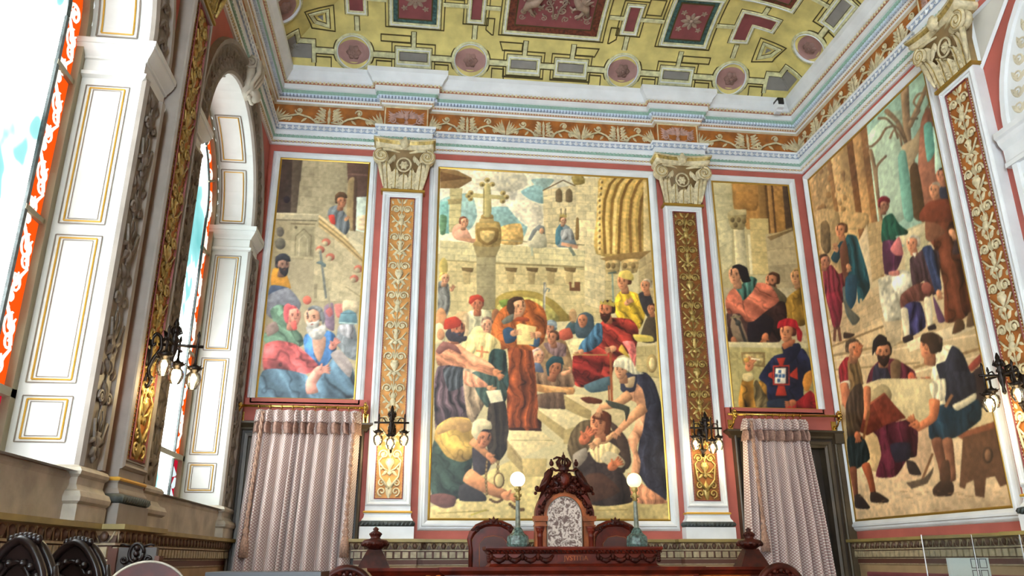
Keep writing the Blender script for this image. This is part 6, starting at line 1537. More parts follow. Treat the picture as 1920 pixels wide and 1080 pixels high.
# ================================================================ WALL LAMPS
def sconce(side, u, label, base, reach=.36, zc=2.96):
    """three-light bracket lamp; base = projection of the pilaster face"""
    P0 = WF(side, u, zc, base).to_translation()
    t = thing('wall_lamp', label, 'lamp', P0, 'three-light bronze wall lamps')
    mb = MB(); mb.smooth = True; mb.M = WF(side, u, zc, base)
    # wall plate and scrolled bracket
    mb.ball((0, -.06, .012), .06, 9, 6, (.8, 1.6, .35))
    q_ = [(0, -.20, .05), (0, -.27, .03), (0, -.30, .07), (0, -.26, .11), (0, -.18, .06), (0, -.10, .11), (0, -.03, .19), (0, .05, .17), (0, .075, .10), (0, .04, .05), (0, -.01, .07), (0, .0, .11)]
    kk = reach/.36; sp = Canvas.spline([(a[1], a[2]*kk) for a in q_], 9)[:-9]
    mb.tube([(0, a, b) for a, b in sp], [.009+.005*math.sin(PI*i/len(sp)) for i in range(len(sp))], 6)
    mb.tube([(0, .02, .17*kk), (0, .045, .25*kk), (0, .02, reach)], [.013, .012, .014], 6)
    for q in ((0, -.25, .1*kk), (0, -.1, .16*kk), (0, .06, .22*kk)): mb.leaf((q[0]-.03, q[1], q[2]), (q[0]+.05, q[1]+.03, q[2]), .03, .02); mb.leaf((q[0]+.03, q[1], q[2]), (q[0]-.05, q[1]+.03, q[2]), .03, .02)
    mb.build('bracket', 'bronze_dark', t)
    mb = MB(); mb.smooth = True; mb.M = WF(side, u, zc, base+reach)
    mb.lathe([(.008, -.16), (.018, -.14), (.012, -.1), (.026, -.05), (.03, -.02), (.02, .02), (.035, .035), (.02, .06), (.03, .08), (.04, .1), (.018, .13), (.02, .15), (.006, .19)], (0, 0, 0), 1, 10)
    for k in range(6):
        a = 2*PI*k/6; mb.tube([(0, .06, 0), (math.cos(a)*.045, .09, math.sin(a)*.045), (math.cos(a)*.03, .13, math.sin(a)*.03)], [.006, .008, .004], 4)
    mb.tube([(-.19, 0, 0), (.19, 0, 0)], .011, 6); mb.tube([(0, 0, -.1), (0, -.01, .2)], .011, 6)
    for s in (-1, 1): mb.tube([(s*.06, 0, 0), (s*.09, .05, 0), (s*.13, .05, 0), (s*.14, .02, 0)], .007, 5)
    mb.build('stem', 'bronze_dark', t)
    for x, w, dz in ((-.14, 0, 0), (.14, 0, 0), (0, .16, -.06)):
        mb = MB(); mb.smooth = True; mb.M = WF(side, u+x, zc, base+reach+w)
        mb.lathe([(.004, .10), (.012, .07), (.006, .05), (.01, .0), (.008, -.06+dz), (.014, -.08+dz), (.045, -.095+dz), (.05, -.11+dz), (.03, -.12+dz), (.024, -.14+dz)], (0, 0, 0), 1, 10)
        for k in range(6):
            a = 2*PI*k/6; mb.tube([(math.cos(a)*.04, -.1+dz, math.sin(a)*.04), (math.cos(a)*.06, -.09+dz, math.sin(a)*.06)], [.008, .002], 4)
        arm = mb.build('lamp_holder', 'bronze_dark', t)
        mb = MB(); mb.smooth = True; mb.M = WF(side, u+x, zc-.13+dz, base+reach+w)
        pr = [(.026, 0), (.045, -.02), (.05, -.05), (.044, -.085), (.03, -.115)]
        N = 20; rows = [[mb.p((math.cos(2*PI*k/N)*r*(1+.05*math.cos(k*PI)), h, math.sin(2*PI*k/N)*r*(1+.05*math.cos(k*PI)))) for k in range(N)] for r, h in pr]
        for a, b in zip(rows, rows[1:]):
            for k in range(N): mb.face((a[k], a[(k+1) % N], b[(k+1) % N], b[k]))
        mb.build('lamp_glass', 'lamp_glass', arm)
        mb = MB(); mb.smooth = True; mb.M = WF(side, u+x, zc-.175+dz, base+reach+w); mb.ball((0, 0, 0), .021, 10, 7, (1, 1.3, 1))
        mb.build('bulb', 'bulb', arm)
        L = bpy.data.lights.new('bulb_light', 'POINT'); L.energy = 2.4; L.color = (1.0, .80, .45); L.shadow_soft_size = .03
        lo = bpy.data.objects.new('bulb_light', L); COL.objects.link(lo)
        lo.location = WF(side, u+x, zc-.29+dz, base+reach+w).to_translation(); lo.parent = arm
        lo.matrix_parent_inverse = arm.matrix_basis.inverted()
sconce('B', PB1+.005, 'bronze three-light wall lamp on the left pilaster of the far wall, between curtain and mural', .10, .20, 2.99)
sconce('B', PB2-.02, 'bronze three-light wall lamp on the right pilaster of the far wall', .10, .20, 2.99)
sconce('L', PL_-.08, 'dark bronze three-light wall lamp on the shaded left-hand wall between the windows', .10, .17, 2.98)
sconce('R', PR_+.02, 'dark bronze three-light wall lamp on the right-hand wall at the picture edge', .10, .19, 3.0)

# ================================================================ SECURITY CAMERA ON THE CORNICE
t = thing('security_camera', 'small white and black security camera in the corner of the cornice', 'camera', (4.70, -.30, 7.35))
mb = MB(); mb.box(4.655, 4.745, -.36, -.235, 7.30, 7.40); mb.box(4.66, 4.74, -.30, -.22, 7.27, 7.31); mb.build('housing', 'camera_white', t)
mb = MB(); mb.box(4.668, 4.742, -.375, -.355, 7.345, 7.44); mb.lathe([(.02, -.39), (.02, -.37)], (4.705, 0, 7.39), 1, 10) if False else None; mb.box(4.66, 4.74, -.37, -.24, 7.40, 7.44); mb.build('lens_hood', 'black_metal', t)
# ================================================================ MAGISTRATES' BENCH
DAIS = .75
mb = MB(); mb.box(-.75, 3.75, -2.05, -.13, FLOOR, DAIS); mb.box(-.9, 3.9, -2.35, -2.05, FLOOR, .48)
tag(mb.build('trim_12', 'mahogany_dark'), kind='structure')
YD = -1.45
def garland(mb, x0, x1, z, y, n, mat_i=0, h=.05):
    for k in range(n):
        x = x0+(x1-x0)*(k+.5)/n; w = (x1-x0)/n
        mb.tube([(x-w*.5, y, z+h*.4), (x-w*.25, y-.02, z-h*.35), (x, y-.025, z-h*.6), (x+w*.25, y-.02, z-h*.35), (x+w*.5, y, z+h*.4)], [.012, .02, .026, .02, .012], 6)
        for q in range(5): mb.ball((x-w*.3+w*.15*q, y-.03, z-h*(.2+.5*math.sin(PI*q/4))), .016, 6, 4)
        mb.ball((x-w*.5, y-.02, z+h*.1), .022, 6, 4, (1, 1.0, 1.6))
def obj_text(body, size, loc, extr, matn, name, parent, font_bold=False):
    cu = bpy.data.curves.new(name, 'FONT'); cu.body = body; cu.size = size; cu.extrude = extr; cu.align_x = 'CENTER'; cu.align_y = 'CENTER'
    tmp = bpy.data.objects.new(name, cu); COL.objects.link(tmp)
    dg = bpy.context.evaluated_depsgraph_get(); me = bpy.data.meshes.new_from_object(tmp.evaluated_get(dg))
    bpy.data.objects.remove(tmp)
    me.materials.clear(); me.materials.append(M[matn])
    me.transform(Matrix.Translation(loc) @ Matrix.Rotation(PI/2, 4, 'X'))
    o = bpy.data.objects.new(name, me); COL.objects.link(o); o.parent = parent; o.matrix_parent_inverse = parent.matrix_basis.inverted()
    return o
t = thing('judges_desk', 'raised mahogany desk with carved garlands and the word JVSTITIA, below the central mural', 'desk', (1.50, YD, DAIS))
x0, x1 = .70, 2.30
mb = MB()
sweep(mb, [(x0, -.95), (x0, YD), (x1, YD), (x1, -.95)][::1], [(0, DAIS), (0, 1.60)]) if False else None
def deskring(mb, x0, x1, yf, yb, prof, ms=None):
    rows = [[mb.p((x0-p, yb, z)), mb.p((x0-p, yf-p, z)), mb.p((x1+p, yf-p, z)), mb.p((x1+p, yb, z))] for p, z in prof]
    for i, (a, b) in enumerate(zip(rows, rows[1:])):
        if ms: mb.m = ms[i]
        for k in range(3): mb.face((a[k], a[k+1], b[k+1], b[k]))
    mb.face(rows[-1])
deskring(mb, x0, x1, YD, -1.12, [(0, DAIS), (0, 1.47), (.03, 1.485), (.05, 1.50), (.0, 1.51), (-.02, 1.53), (-.02, 1.615), (.0, 1.62), (.01, 1.64), (.03, 1.65), (.035, 1.665), (.035, 1.68)], [0, 1, 1, 0, 0, 0, 0, 0, 0, 0, 0])
mb.m = 1
mb.build('desk_body', ['mahogany', 'oak_orange'], t)
mb = MB(); mb.smooth = True
garland(mb, x0+.02, 1.30, 1.585, YD+.015, 4); garland(mb, 1.72, x1-.02, 1.585, YD+.015, 4)
for s in (x0, x1):
    for k in range(4): mb.ball((s, YD+.0, 1.56+.02*k), .022, 7, 5)
k = x0
while k < x1+.02: mb.leaf((k-.014, 1.62, 0), (k, 1.6, 0), .01, .01) if False else mb.tube([(k, YD-.012, 1.652), (k+.022, YD-.024, 1.64), (k+.03, YD-.01, 1.626)], [.006, .010, .005], 5); k += .038
mb.build('carved_garland', 'mahogany_dark', t)
mb = MB(); mb.box(1.335, 1.685, YD-.005, YD+.03, 1.545, 1.61); mb.build('name_plate', 'mahogany', t)
obj_text('JVSTITIA', .062, (1.51, YD-.007, 1.577), .004, 'oak_orange', 'inscription', t)
# the wide lower front with its corner posts
t = thing('bench_front', 'long carved mahogany bench front standing before the raised desk', 'bench', (1.48, -1.6, DAIS))
mb = MB()
bx0, bx1 = -.33, 3.20; YF = -1.62
deskring(mb, bx0, bx1, YF, -1.50, [(0, FLOOR+.28), (0, 1.43), (.015, 1.44), (.03, 1.46), (.05, 1.475), (.055, 1.50), (.0, 1.50)])
mb.m = 0; mb.build('bench_body', 'mahogany', t)
mb = MB()
mb.box(bx0+.62, bx1-.62, YF-.10, YF, DAIS, 1.455); 
deskring(mb, bx0+.62, bx1-.62, YF-.10, YF, [(0, 1.44), (.03, 1.46), (.05, 1.475), (.055, 1.505), (.0, 1.505)])
mb.build('centre_block', 'mahogany', t)
for a, b in ((bx0+.12, bx0+.36), (bx0+.40, bx0+.58), (.45, 1.10), (1.16, 1.86), (1.92, 2.50), (bx1-.58, bx1-.40), (bx1-.36, bx1-.12)):
    mb = MB(); yy = YF-.001 if a < bx0+.6 or a > bx1-.62 else YF-.101
    mb.M = WF('B', 0, 0, -yy); mb.rframe(a, b, .95, 1.40, [(0, .004), (0, .012), (.02, .012), (.03, 0)]); mb.quad((a, .95, .004), (b, .95, .004), (b, 1.40, .004), (a, 1.40, .004)); mb.build('bench_panel', 'oak_orange', t)
for x in (bx0+.06, bx0+.38, bx0+.66, 1.13, 1.89, bx1-.66, bx1-.38, bx1-.06):
    mb = MB(); mb.smooth = True; yy = YF-.02 if x < bx0+.6 or x > bx1-.6 else YF-.12
    mb.lathe([(.045, 1.3), (.05, 1.34), (.035, 1.36), (.055, 1.39), (.06, 1.42)], (x, yy, 0), 2, 8)
    for s in (-1, 0, 1): mb.ball((x+s*.035, yy-.04, 1.385), .02, 6, 4)
    mb.build('carved_capital', 'mahogany_dark', t)
for x, lab in ((-.33, 'l'), (3.16, 'r')):
    mb = MB()
    y = -1.55
    mb.frustum((x-.14, x+.14, y-.10, y+.10), (x-.09, x+.09, y-.07, y+.07), 1.50, 1.60)
    mb.frustum((x-.09, x+.09, y-.07, y+.07), (x-.06, x+.06, y-.05, y+.05), 1.60, 1.655)
    mb.smooth = True
    mb.lathe([(.05, 1.65), (.07, 1.665), (.11, 1.69), (.125, 1.71), (.10, 1.735), (.05, 1.745), (.04, 1.755), (.05, 1.77), (.045, 1.80), (.02, 1.815), (.028, 1.83), (.004, 1.85)], (x, y, 0), 2, 16)
    for k in range(12):
        a = 2*PI*k/12; mb.ball((x+math.cos(a)*.105, y+math.sin(a)*.105, 1.70), .024, 6, 4, (1, 1, 1.0))
        mb.ball((x+math.cos(a)*.045, y+math.sin(a)*.045, 1.785), .016, 5, 3)
    mb.build('urn_finial', 'mahogany_dark', t)
mb = MB(); mb.smooth = True    # scrolled crest low on the left of the bench
for s in (-1, 1): mb.tube([(.19+s*a*1.0, YF-.14, 1.36+b) for a, b, _ in spiral((.05, .03), .05, 1.4, PI, -1)] , .012, 6)
mb.build('carved_crest', 'oak_orange', t)

# ================================================================ GLOBE LAMPS
def globe_lamp(x, y, z, label, gm):
    t = thing('globe_lamp', label, 'lamp', (x, y, z), 'globe lamps on the desk')
    mb = MB(); mb.smooth = False
    mb.lathe([(.10, 0), (.105, .02), (.10, .08), (.095, .095), (.06, .12), (.045, .15), (.03, .17)], (x, y, z), 2, 8); mb.build('marble_base', 'green_marble', t)
    mb = MB(); mb.smooth = True
    mb.lathe([(.03, .165), (.022, .18), (.024, .19), (.020, .40), (.017, .42)], (x, y, z), 2, 10); mb.build('column', 'grey_marble', t)
    mb = MB(); mb.smooth = True
    mb.lathe([(.017, .415), (.028, .42), (.02, .44), (.034, .455), (.022, .475), (.018, .5), (.034, .515), (.03, .53), (.032, .545)], (x, y, z), 2, 10)
    for k in range(4):
        a = PI/4+2*PI*k/4; mb.tube([(x+math.cos(a)*.02, y+math.sin(a)*.02, z+.45), (x+math.cos(a)*.045, y+math.sin(a)*.045, z+.455), (x+math.cos(a)*.04, y+math.sin(a)*.04, z+.475)], .006, 4)
    mb.build('gilt_mount', 'relief_gold', t)
    mb = MB(); mb.smooth = True; mb.ball((x, y, z+.61), .072, 24, 16); mb.build('globe', gm, t)
globe_lamp(.975, -1.40, 1.68, 'white glass globe lamp on a green marble base, at the left end of the desk', 'globe_white')
globe_lamp(2.115, -1.40, 1.68, 'cream-glowing globe lamp on a green marble base, at the right end of the desk', 'globe_cream')

# ================================================================ THRONE AND SIDE CHAIRS
def arch2(cx, zs, rx, rz, n=20): return [(cx-rx*math.cos(PI*k/n), zs+rz*math.sin(PI*k/n)) for k in range(n+1)]
YT = -.75; xc = 1.535
t = thing('presiding_chair', 'tall carved throne-like chair with a pale brocade back behind the desk', 'chair', (xc, YT, DAIS))
mb = MB()
zb_, zs_ = 1.10, 2.12
def slab(mb, outl, y0, y1):
    n = len(outl); a = [mb.p((x, y0, z)) for x, z in outl]; b = [mb.p((x, y1, z)) for x, z in outl]
    mb.face(a); mb.face(b[::-1])
    for k in range(n): mb.face((a[k], b[k], b[(k+1) % n], a[(k+1) % n]))
def archband(mb, cx, zs, r0, r1, y0, y1, n=24, z_leg=None, rz=1.0):
    A_ = arch2(cx, zs, r0, r0*rz, n); B_ = arch2(cx, zs, r1, r1*rz, n)
    for (p, q), (p2, q2) in zip(zip(A_, A_[1:]), zip(B_, B_[1:])):
        mb.quad((p[0], y0, p[1]), (q[0], y0, q[1]), (q2[0], y0, q2[1]), (p2[0], y0, p2[1]))
        mb.quad((p2[0], y0, p2[1]), (q2[0], y0, q2[1]), (q2[0], y1, q2[1]), (p2[0], y1, p2[1]))
        mb.quad((p[0], y0, p[1]), (q[0], y0, q[1]), (q[0], y1, q[1]), (p[0], y1, p[1]))
archband(mb, xc, 1.98, .185, .215, YT-.05, YT+.05, rz=1.1)
archband(mb, xc, 1.98, .215, .265, YT-.02, YT+.05, rz=1.08); 
mb.m = 1
archband(mb, xc, 1.98, .265, .305, YT-.075, YT+.05, rz=1.04)
mb.m = 0
for s in (-1, 1):
    mb.box(xc+s*.25-.055, xc+s*.25+.055, YT-.05, YT+.05, DAIS, 1.98)
    mb.box(xc+s*.25-.062, xc+s*.25+.062, YT-.085, YT+.05, 1.885, 1.90); mb.box(xc+s*.25-.070, xc+s*.25+.070, YT-.095, YT+.05, 1.955, 1.985); mb.box(xc+s*.25-.066, xc+s*.25+.066, YT-.09, YT+.05, 1.935, 1.955)
slab(mb, [(xc-.20, DAIS), (xc-.20, 1.98)]+arch2(xc, 1.98, .20, .215)+[(xc+.20, 1.98), (xc+.20, DAIS)], YT+.02, YT+.05)
mb.build('chair_frame', ['oak_orange', 'mahogany'], t)
for s in (-1, 1):
    mb = MB(); mb.smooth = True; x = xc+s*.262
    mb.lathe([(.034, 1.25), (.034, 1.28), (.026, 1.30), (.027, 1.78), (.032, 1.79), (.026, 1.80), (.03, 1.82), (.045, 1.86), (.052, 1.885)], (x, YT-.075, 0), 2, 12)
    for k in range(6): mb.ball((x+math.cos(k)*.03, YT-.075-abs(math.sin(k))*.03, 1.845), .014, 5, 4)
    mb.build('chair_column', 'mahogany', t)
mb = MB()
slab(mb, [(xc-.175, 1.2), (xc-.175, 1.98)]+arch2(xc, 1.98, .175, .195)[1:-1]+[(xc+.175, 1.98), (xc+.175, 1.2)], YT-.03, YT+.02)
mb.build('brocade_back', 'brocade', t)
mb = MB(); mb.smooth = True
mb.tube([(xc-.178, YT-.032, 1.2)]+[(x, YT-.032, z) for x, z in arch2(xc, 1.98, .178, .198)]+[(xc+.178, YT-.032, 1.2)], .0045, 5)
mb.build('piping', 'stone', t)
# carved crest: shield under a crown between two draped winged figures, swags along the arch
mb = MB(); mb.smooth = True; yq = YT-.06; Z0 = 2.26
mb.ball((xc, yq-.02, Z0+.085), .075, 12, 8, (1, .5, 1.15))
slab(mb, [(xc-.27, Z0-.12), (xc-.22, Z0+.01), (xc-.165, Z0+.10), (xc-.10, Z0+.12), (xc-.05, Z0+.16), (xc+.05, Z0+.16), (xc+.10, Z0+.12), (xc+.165, Z0+.10), (xc+.22, Z0+.01), (xc+.27, Z0-.12), (xc+.2, Z0-.05), (xc, Z0-.0), (xc-.2, Z0-.05)], yq, yq+.04)
_rq = random.Random(4)
for k in range(70):
    a = _rq.uniform(-1, 1); b = _rq.uniform(0, 1)
    mb.ball((xc+a*.25*(1-.55*b), yq-.012-_rq.random()*.03, Z0-.09*abs(a)+b*.19), _rq.uniform(.012, .024), 6, 4, (_rq.uniform(.7, 1.4), .8, _rq.uniform(.7, 1.6)))
for s in (-1, 1):
    mb.tube([(xc+s*.245, yq, Z0-.02), (xc+s*.20, yq-.02, Z0+.06), (xc+s*.15, yq-.01, Z0+.15), (xc+s*.125, yq, Z0+.20)], [.03, .042, .034, .018], 8)     # draped body
    mb.ball((xc+s*.13, yq-.01, Z0+.25), .026, 8, 6, (1, 1, 1.2)); mb.ball((xc+s*.13, yq, Z0+.285), .014, 6, 4)
    mb.tube([(xc+s*.13, yq-.02, Z0+.20), (xc+s*.09, yq-.04, Z0+.175), (xc+s*.05, yq-.02, Z0+.18)], [.018, .014, .01], 6)
    for k in range(5): mb.tube([(xc+s*(.15+.01*k), yq-.045, Z0+.14-.01*k), (xc+s*(.2+.012*k), yq-.06, Z0+.05-.008*k), (xc+s*(.22+.016*k), yq-.03, Z0-.04)], [.006, .012, .008], 5)
    mb.tube([(xc+s*.15, yq+.02, Z0+.19), (xc+s*.19, yq+.02, Z0+.15), (xc+s*.21, yq+.01, Z0+.09)], [.014, .016, .006], 6)
    mb.ball((xc+s*.285, yq, Z0-.005), .026, 7, 5, (1, .8, 1.3)); mb.ball((xc+s*.30, yq, Z0-.05), .02, 6, 5)
    for k in range(10):      # leaf swag down the arch
        a = PI/2-s*(.25+.1*k); mb.ball((xc+math.cos(a)*(.245), YT-.05, 1.98+math.sin(a)*.26), .017+.005*math.sin(k*1.7), 6, 4, (1.2, .8, 1))
    for k in range(8): mb.ball((xc+s*(.245+.02*math.cos(k*2.1)), YT-.09-.015*math.sin(k), 2.01+.022*math.sin(k*1.3)+.008*k), .02, 6, 4)
    for k in range(4): mb.ball((xc+s*(.03+.03*k), yq-.03, Z0-.02+.008*math.sin(k*3)), .024, 7, 5)
# crown
mb.lathe([(.055, Z0+.17), (.062, Z0+.185), (.055, Z0+.2), (.062, Z0+.215), (.07, Z0+.235), (.05, Z0+.24)], (xc, yq, 0), 2, 12)
for k in range(8):
    a = 2*PI*k/8; mb.tube([(xc+math.cos(a)*.06, yq+math.sin(a)*.06, Z0+.22), (xc+math.cos(a)*.075, yq+math.sin(a)*.075, Z0+.265), (xc+math.cos(a)*.045, yq+math.sin(a)*.045, Z0+.30), (xc, yq, Z0+.30)], [.012, .012, .01, .008], 5)
    mb.ball((xc+math.cos(a)*.07, yq+math.sin(a)*.07, Z0+.25), .013, 5, 4)
mb.ball((xc, yq, Z0+.315), .022, 7, 5, (1, 1, 1.6)); mb.tube([(xc, yq, Z0+.33), (xc, yq, Z0+.37)], [.01, .004], 5)
mb.tube([(xc-.02, yq, Z0+.31), (xc-.07, yq, Z0+.315), (xc-.11, yq, Z0+.295)], [.008, .014, .008], 5)
mb.build('carved_crest', 'mahogany_dark', t)
mb = MB(); mb.ball((xc, yq-.045, Z0+.085), .05, 10, 7, (1, .4, 1.2)); mb.build('carved_shield', 'mahogany', t)
mb = MB(); mb.box(xc-.28, xc+.28, YT-.33, YT-.06, DAIS+.38, DAIS+.5); mb.build('seat', 'brocade', t)
for sx in (-.25, .25):
    mb = MB(); mb.box(xc+sx-.035, xc+sx+.035, YT-.32, YT-.26, DAIS, DAIS+.38); mb.build('leg', 'mahogany', t)

def side_chair(x, y, label, w=.46):
    t = thing('side_chair', label, 'chair', (x, y, DAIS), 'leather chairs beside the throne')
    pts = [(-w/2, 1.3), (-w/2-.0, 1.70), (-w*.53, 1.78), (-w*.48, 1.84), (-w*.36, 1.90), (-w*.18, 1.935), (0, 1.94), (w*.18, 1.935), (w*.36, 1.90), (w*.48, 1.84), (w*.53, 1.78), (w/2, 1.70), (w/2, 1.3)]
    mb = MB(); mb.smooth = True
    mb.tube([(x+a, y, b-.02) for a, b in pts], [.022]*2+[.026, .032, .036, .036, .036, .036, .036, .032, .026]+[.022]*2, 8)
    mb.box(x-w/2-.02, x-w/2+.02, y-.02, y+.02, DAIS, 1.3); mb.box(x+w/2-.02, x+w/2+.02, y-.02, y+.02, DAIS, 1.3)
    mb.build('chair_frame', 'mahogany', t)
    mb = MB(); slab(mb, [(x+a*.9, b-.05) for a, b in pts], y-.02, y+.02); mb.build('back_board', 'mahogany', t)
    mb = MB(); ins = [(-w*.3, 1.28), (-w*.31, 1.72), (-w*.2, 1.78), (0, 1.795), (w*.2, 1.78), (w*.31, 1.72), (w*.3, 1.28)]
    slab(mb, [(x+a, b) for a, b in ins], y-.045, y-.01); mb.build('leather_back', 'leather_brown', t)
    mb = MB(); mb.smooth = True; mb.tube([(x+a, y-.04, b) for a, b in ins], .006, 5); mb.build('piping', 'oak_orange', t)
    mb = MB(); mb.smooth = True
    for k in range(5):
        a = PI*(k+.0)/4; mb.M = WF('B', x, 1.94, -y+.03); mb.leaf((0, -.03, 0), (math.cos(a)*.07, -.01+math.sin(a)*.06, 0), .035, .03)
    for s in (-1, 1):
        for k in range(4): mb.leaf((s*(.05+.045*k), -.02-.012*k*k*.5, 0), (s*(.10+.045*k), -.03-.02*k, 0), .03, .02)
        mb.tube(spiral((s*w*.36, -.08), .03, 1.2, PI/2, -s, z=.01), .008, 5)
    mb.ball((0, 0, .03), .02)
    mb.M = None; mb.build('carved_crest', 'mahogany_dark', t)
    mb = MB(); mb.box(x-w/2, x+w/2, y-.45, y, DAIS+.38, DAIS+.48); mb.build('seat', 'leather_brown', t)
    for sx in (-1, 1):
        mb = MB(); mb.box(x+sx*(w/2-.03)-.025, x+sx*(w/2-.03)+.025, y-.44, y-.40, DAIS, DAIS+.38); mb.build('leg', 'mahogany', t)
side_chair(.82, -.62, 'brown leather chair with a carved mahogany crest, left of the throne')
side_chair(2.10, -.62, 'shaded leather chair with a carved crest, right of the throne')

# ================================================================ NEAR FURNITURE ALONG THE BOTTOM OF THE VIEW
def carved_chair(x, y, z, ang, label, top, w=.40):
    """dark carved high-backed chair, back outline rounded with a crest; ang = direction it faces"""
    t = thing('carved_chair', label, 'chair', (x, y, FLOOR), 'dark carved armchairs by the window wall')
    R = Matrix.Translation((x, y, 0)) @ Matrix.Rotation(ang, 4, 'Z')
    mb = MB(); mb.M = R
    o_ = [(-w/2, top-.62), (-w/2-.02, top-.28), (-w*.42, top-.12), (-w*.2, top-.03), (0, top), (w*.2, top-.03), (w*.42, top-.12), (w/2+.02, top-.28), (w/2, top-.62)]; o_ = Canvas.spline(o_, 5)
    slab(mb, o_, -.02, .02); mb.build('back_board', 'wood_ebony', t)
    mb = MB(); mb.M = R; mb.smooth = True
    for yy in (-.03, .03):
        mb.tube([(a, yy, b) for a, b in o_], .018, 6)
        mb.tube([(a*.72, yy, top-.3+(b-top+.3)*.72) for a, b in o_], .010, 5)
        for s in (-1, 1):
            for c, r in (((.07, -.2), .06), ((.12, -.33), .05), ((.05, -.42), .055)): mb.tube([(s*a, yy, top+b) for a, b, _ in spiral(c, r, 1.5, PI/2, -s)], .011, 5)
            for k in range(4): mb.ball((s*(.03+.035*k), yy, top-.09-.012*k*k), .02, 6, 4)
        mb.ball((0, yy, top-.27), .045, 8, 6, (1, .6, 1.3))
    for s in (-1, 1): mb.tube([(s*(w/2+.02), 0, top-.3), (s*(w/2+.02), 0, top-.16), (s*(w/2+.01), 0, top-.10)], [.014, .016, .010], 7)
    for k in range(7): mb.ball((-.06+.02*k, -.01, top+.012*math.sin(PI*k/6)), .017, 6, 4, (1, .8, 1.2))
    mb.build('carving', 'wood_ebony', t)
    mb = MB(); mb.M = R; mb.box(-w/2, w/2, -.48, 0, FLOOR+.40, FLOOR+.50); mb.build('seat', 'leather_red', t)
    for sx in (-1, 1):
        for y0 in (-.46, .0):
            mb = MB(); mb.M = R; mb.box(sx*(w/2)-.025, sx*(w/2)+.025, y0-.02, y0+.03, FLOOR, FLOOR+.40 if y0 < -.1 else top-.55); mb.build('leg', 'wood_ebony', t)
    return t
def pixel_on(y, px, py):
    d = _f+_r2*((px-960)/FPX)+_u2*((540-py)/FPX); k = (y-CAM.y)/d.y; return CAM+d*k
a = pixel_on(-5.5, 50, 1012)
carved_chair(a.x, -5.5, 0, -.25, 'dark carved high-backed chair at the lower left corner', a.z, .27)
a = pixel_on(-4.9, 150, 1017)
carved_chair(a.x, -4.9, 0, -.25, 'dark carved high-backed chair with a gleaming side post, second from the lower left corner', a.z, .30)
# round-backed leather chair
a = pixel_on(-5.2, 281, 1053); top = a.z
t = thing('round_back_chair', 'chair with a rounded red-brown leather back at the lower left', 'chair', (a.x, -5.2, FLOOR))
rr = .185
mb = MB(); mb.smooth = True
A_ = [(a.x-rr*math.cos(PI*k/24), top-rr*.9+rr*.9*math.sin(PI*k/24)) for k in range(25)]
mb.tube([(a.x-rr, -5.2, .95)]+[(p, -5.2, q) for p, q in A_]+[(a.x+rr, -5.2, .95)], .0055, 6); mb.build('back_rail', 'stone', t)
mb = MB(); slab(mb, [(a.x-rr, .95)]+A_+[(a.x+rr, .95)], -5.2, -5.16); mb.build('leather_back', 'leather_red', t)
mb = MB(); mb.box(a.x-.2, a.x+.2, -5.16, -4.7, FLOOR+.40, FLOOR+.5); mb.build('seat', 'leather_red', t)
for sx in (-1, 1):
    mb = MB(); mb.box(a.x+sx*rr-.02, a.x+sx*rr+.02, -5.2, -5.16, FLOOR, .96); mb.build('leg', 'mahogany_dark', t)
    mb = MB(); mb.box(a.x+sx*rr-.02, a.x+sx*rr+.02, -4.76, -4.72, FLOOR, FLOOR+.4); mb.build('leg', 'mahogany_dark', t)
# carved chair with a square crest seen behind the round one
a = pixel_on(-4.2, 262, 1021)
t = thing('crested_chair', 'wooden chair whose square crest carries a small carved escutcheon, behind the round leather back', 'chair', (a.x, -4.2, FLOOR))
mb = MB(); mb.box(a.x-.10, a.x+.10, -4.22, -4.18, 1.3, a.z-.015); mb.build('crest_board', 'grey_dark', t)
mb = MB(); mb.box(a.x-.145, a.x-.10, -4.24, -4.16, FLOOR, a.z-.02); mb.box(a.x+.10, a.x+.125, -4.24, -4.16, FLOOR, a.z-.06); mb.build('stile', 'panel_brown', t)
mb = MB(); mb.smooth = True; mb.M = WF('B', a.x, a.z, 4.225)
mb.tube([(math.cos(2*PI*k/16)*.038, -.045+math.sin(2*PI*k/16)*.05, .012) for k in range(17)], .009, 6)
for s in (-1, 1):
    mb.tube(spiral((s*.06, -.08), .022, 1.2, 0, s, z=.008), .007, 5); mb.tube([(s*.03, -.01, .01), (s*.07, 0, .01), (s*.09, -.005, .008)], .007, 5)
for k in range(3): mb.ball((0, -.02-.03*k, .012), .016, 6, 4)
mb.build('escutcheon', 'wood_ebony', t)
mb = MB(); mb.box(a.x-.15, a.x+.15, -4.66, -4.22, FLOOR+.40, FLOOR+.48); mb.build('seat', 'mahogany_dark', t)
# dark table edge
a = pixel_on(-5.0, 385, 1073); b = pixel_on(-5.0, 602, 1071)
t = thing('lectern_table', 'black-topped tall table in front of the pink curtain', 'table', ((a.x+b.x)/2, -5.0, FLOOR))
mb = MB(); mb.box(a.x, b.x, -5.0, -4.6, a.z-.035, a.z); mb.build('table_top', 'black_metal', t)
for x in (a.x+.04, b.x-.04):
    for y in (-4.96, -4.64):
        mb = MB(); mb.box(x-.02, x+.02, y-.02, y+.02, FLOOR, a.z-.035); mb.build('leg', 'wood_ebony', t)
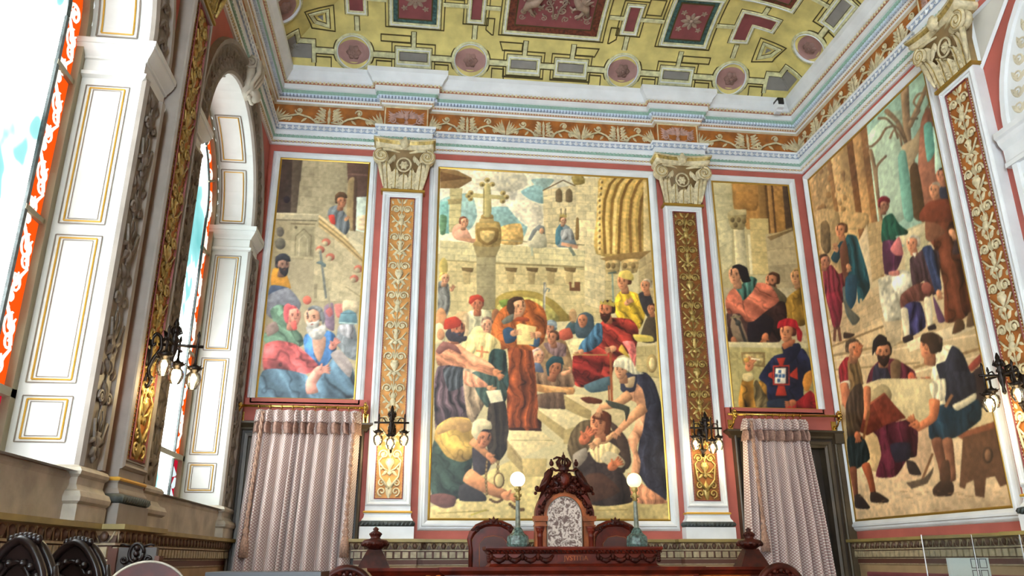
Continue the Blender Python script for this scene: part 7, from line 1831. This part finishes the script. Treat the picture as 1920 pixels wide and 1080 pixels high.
# two armchairs whose rounded tops show at the bottom edge
def low_armchair(px, py, y, w, label):
    a = pixel_on(y, px, py)
    t = thing('armchair', label, 'chair', (a.x, y, FLOOR), 'dark armchairs flanking the bench')
    mb = MB(); mb.smooth = True; R_ = w/2
    for rr, th in ((R_, .03), (R_-.06, .016), (R_-.10, .012)):
        mb.tube([(a.x-rr, y-.03, a.z-R_-.3)]+[(a.x-rr*math.cos(PI*k/18), y-.03, a.z-R_+rr*math.sin(PI*k/18)) for k in range(19)]+[(a.x+rr, y-.03, a.z-R_-.3)], th, 7)
    for k in range(9):
        q = PI*(k+.5)/9; mb.ball((a.x-(R_-.03)*math.cos(q), y-.05, a.z-R_+(R_-.03)*math.sin(q)), .02, 6, 4)
    mb.build('carved_rim', 'mahogany_dark', t)
    mb = MB(); slab(mb, [(a.x-R_, a.z-R_-.3)]+[(a.x-R_*math.cos(PI*k/18), a.z-R_+R_*math.sin(PI*k/18)) for k in range(19)]+[(a.x+R_, a.z-R_-.3)], y-.02, y+.03); mb.build('back_board', 'mahogany', t)
    mb = MB(); mb.box(a.x-R_, a.x+R_, y-.5, y, FLOOR+.4, FLOOR+.52); mb.build('seat', 'leather_brown', t)
    for sx in (-1, 1):
        for yy in (y-.48, y-.02):
            mb = MB(); mb.box(a.x+sx*(R_-.03)-.025, a.x+sx*(R_-.03)+.025, yy-.025, yy+.025, FLOOR, FLOOR+.4 if yy < y-.1 else a.z-R_-.25); mb.build('leg', 'mahogany_dark', t)
low_armchair(652, 1066, -2.7, .36, 'dark armchair with a rounded carved top, left of the long bench front')
low_armchair(1458, 1062, -2.7, .36, 'dark armchair with a rounded carved top, right of the long bench front')
# ================================================================ ACRYLIC SCREEN AND WALL SHEET
ya = -3.6
a = pixel_on(ya, 1727, 1003); b = pixel_on(ya, 1910, 998); top = a.z
t = thing('acrylic_screen', 'clear acrylic protective screen standing by the right-hand wall', 'screen', ((a.x+b.x)/2, ya, FLOOR))
m_ = pixel_on(ya, 1820, 1000).x
for x0_, x1_ in ((a.x, m_-.003), (m_+.003, b.x)):
    mb = MB(); mb.box(x0_, x1_, ya-.003, ya+.003, FLOOR+.03, top); mb.build('acrylic_panel', 'clear_acrylic', t)
mb = MB()
for x in (a.x, m_, b.x): mb.box(x-.0015, x+.0015, ya-.004, ya+.004, FLOOR+.03, top+.002)
mb.build('polished_edge', 'camera_white', t)
mb = MB()
for x in (a.x+.02, b.x-.02): mb.box(x-.03, x+.03, ya-.2, ya+.2, FLOOR, FLOOR+.03)
mb.build('foot', 'camera_white', t)
q = [pixel_on(-2.9, *p) for p in ((1775, 1046), (1851, 1045))]
t = thing('notice_board', 'white sheet with a small drawing of window panes behind the acrylic screen', 'sign', ((q[0].x+q[1].x)/2, -2.9, FLOOR))
mb = MB(); mb.box(q[0].x, q[1].x, -2.91, -2.89, q[0].z-.6, q[0].z); mb.build('sheet', 'paper_white', t)
mb = MB(); wq = q[1].x-q[0].x; mb.M = WF('B', 0, 0, 2.912)
for i in range(2):
    for j in range(4):
        x = q[0].x+wq*(.56+.21*i); z = q[0].z-.012-.085*j
        mb.rframe(x, x+wq*.15, z-.06, z, [(0, 0), (0, .002), (.006, .002), (.006, 0)])
mb.build('pane_drawing', 'frame_grey', t)
mb = MB()
for x in (q[0].x+.03, q[1].x-.03): mb.box(x-.012, x+.012, -2.89, -2.87, FLOOR, q[0].z-.3); mb.box(x-.02, x+.02, -3.05, -2.72, FLOOR, FLOOR+.02)
mb.build('stand', 'black_metal', t)
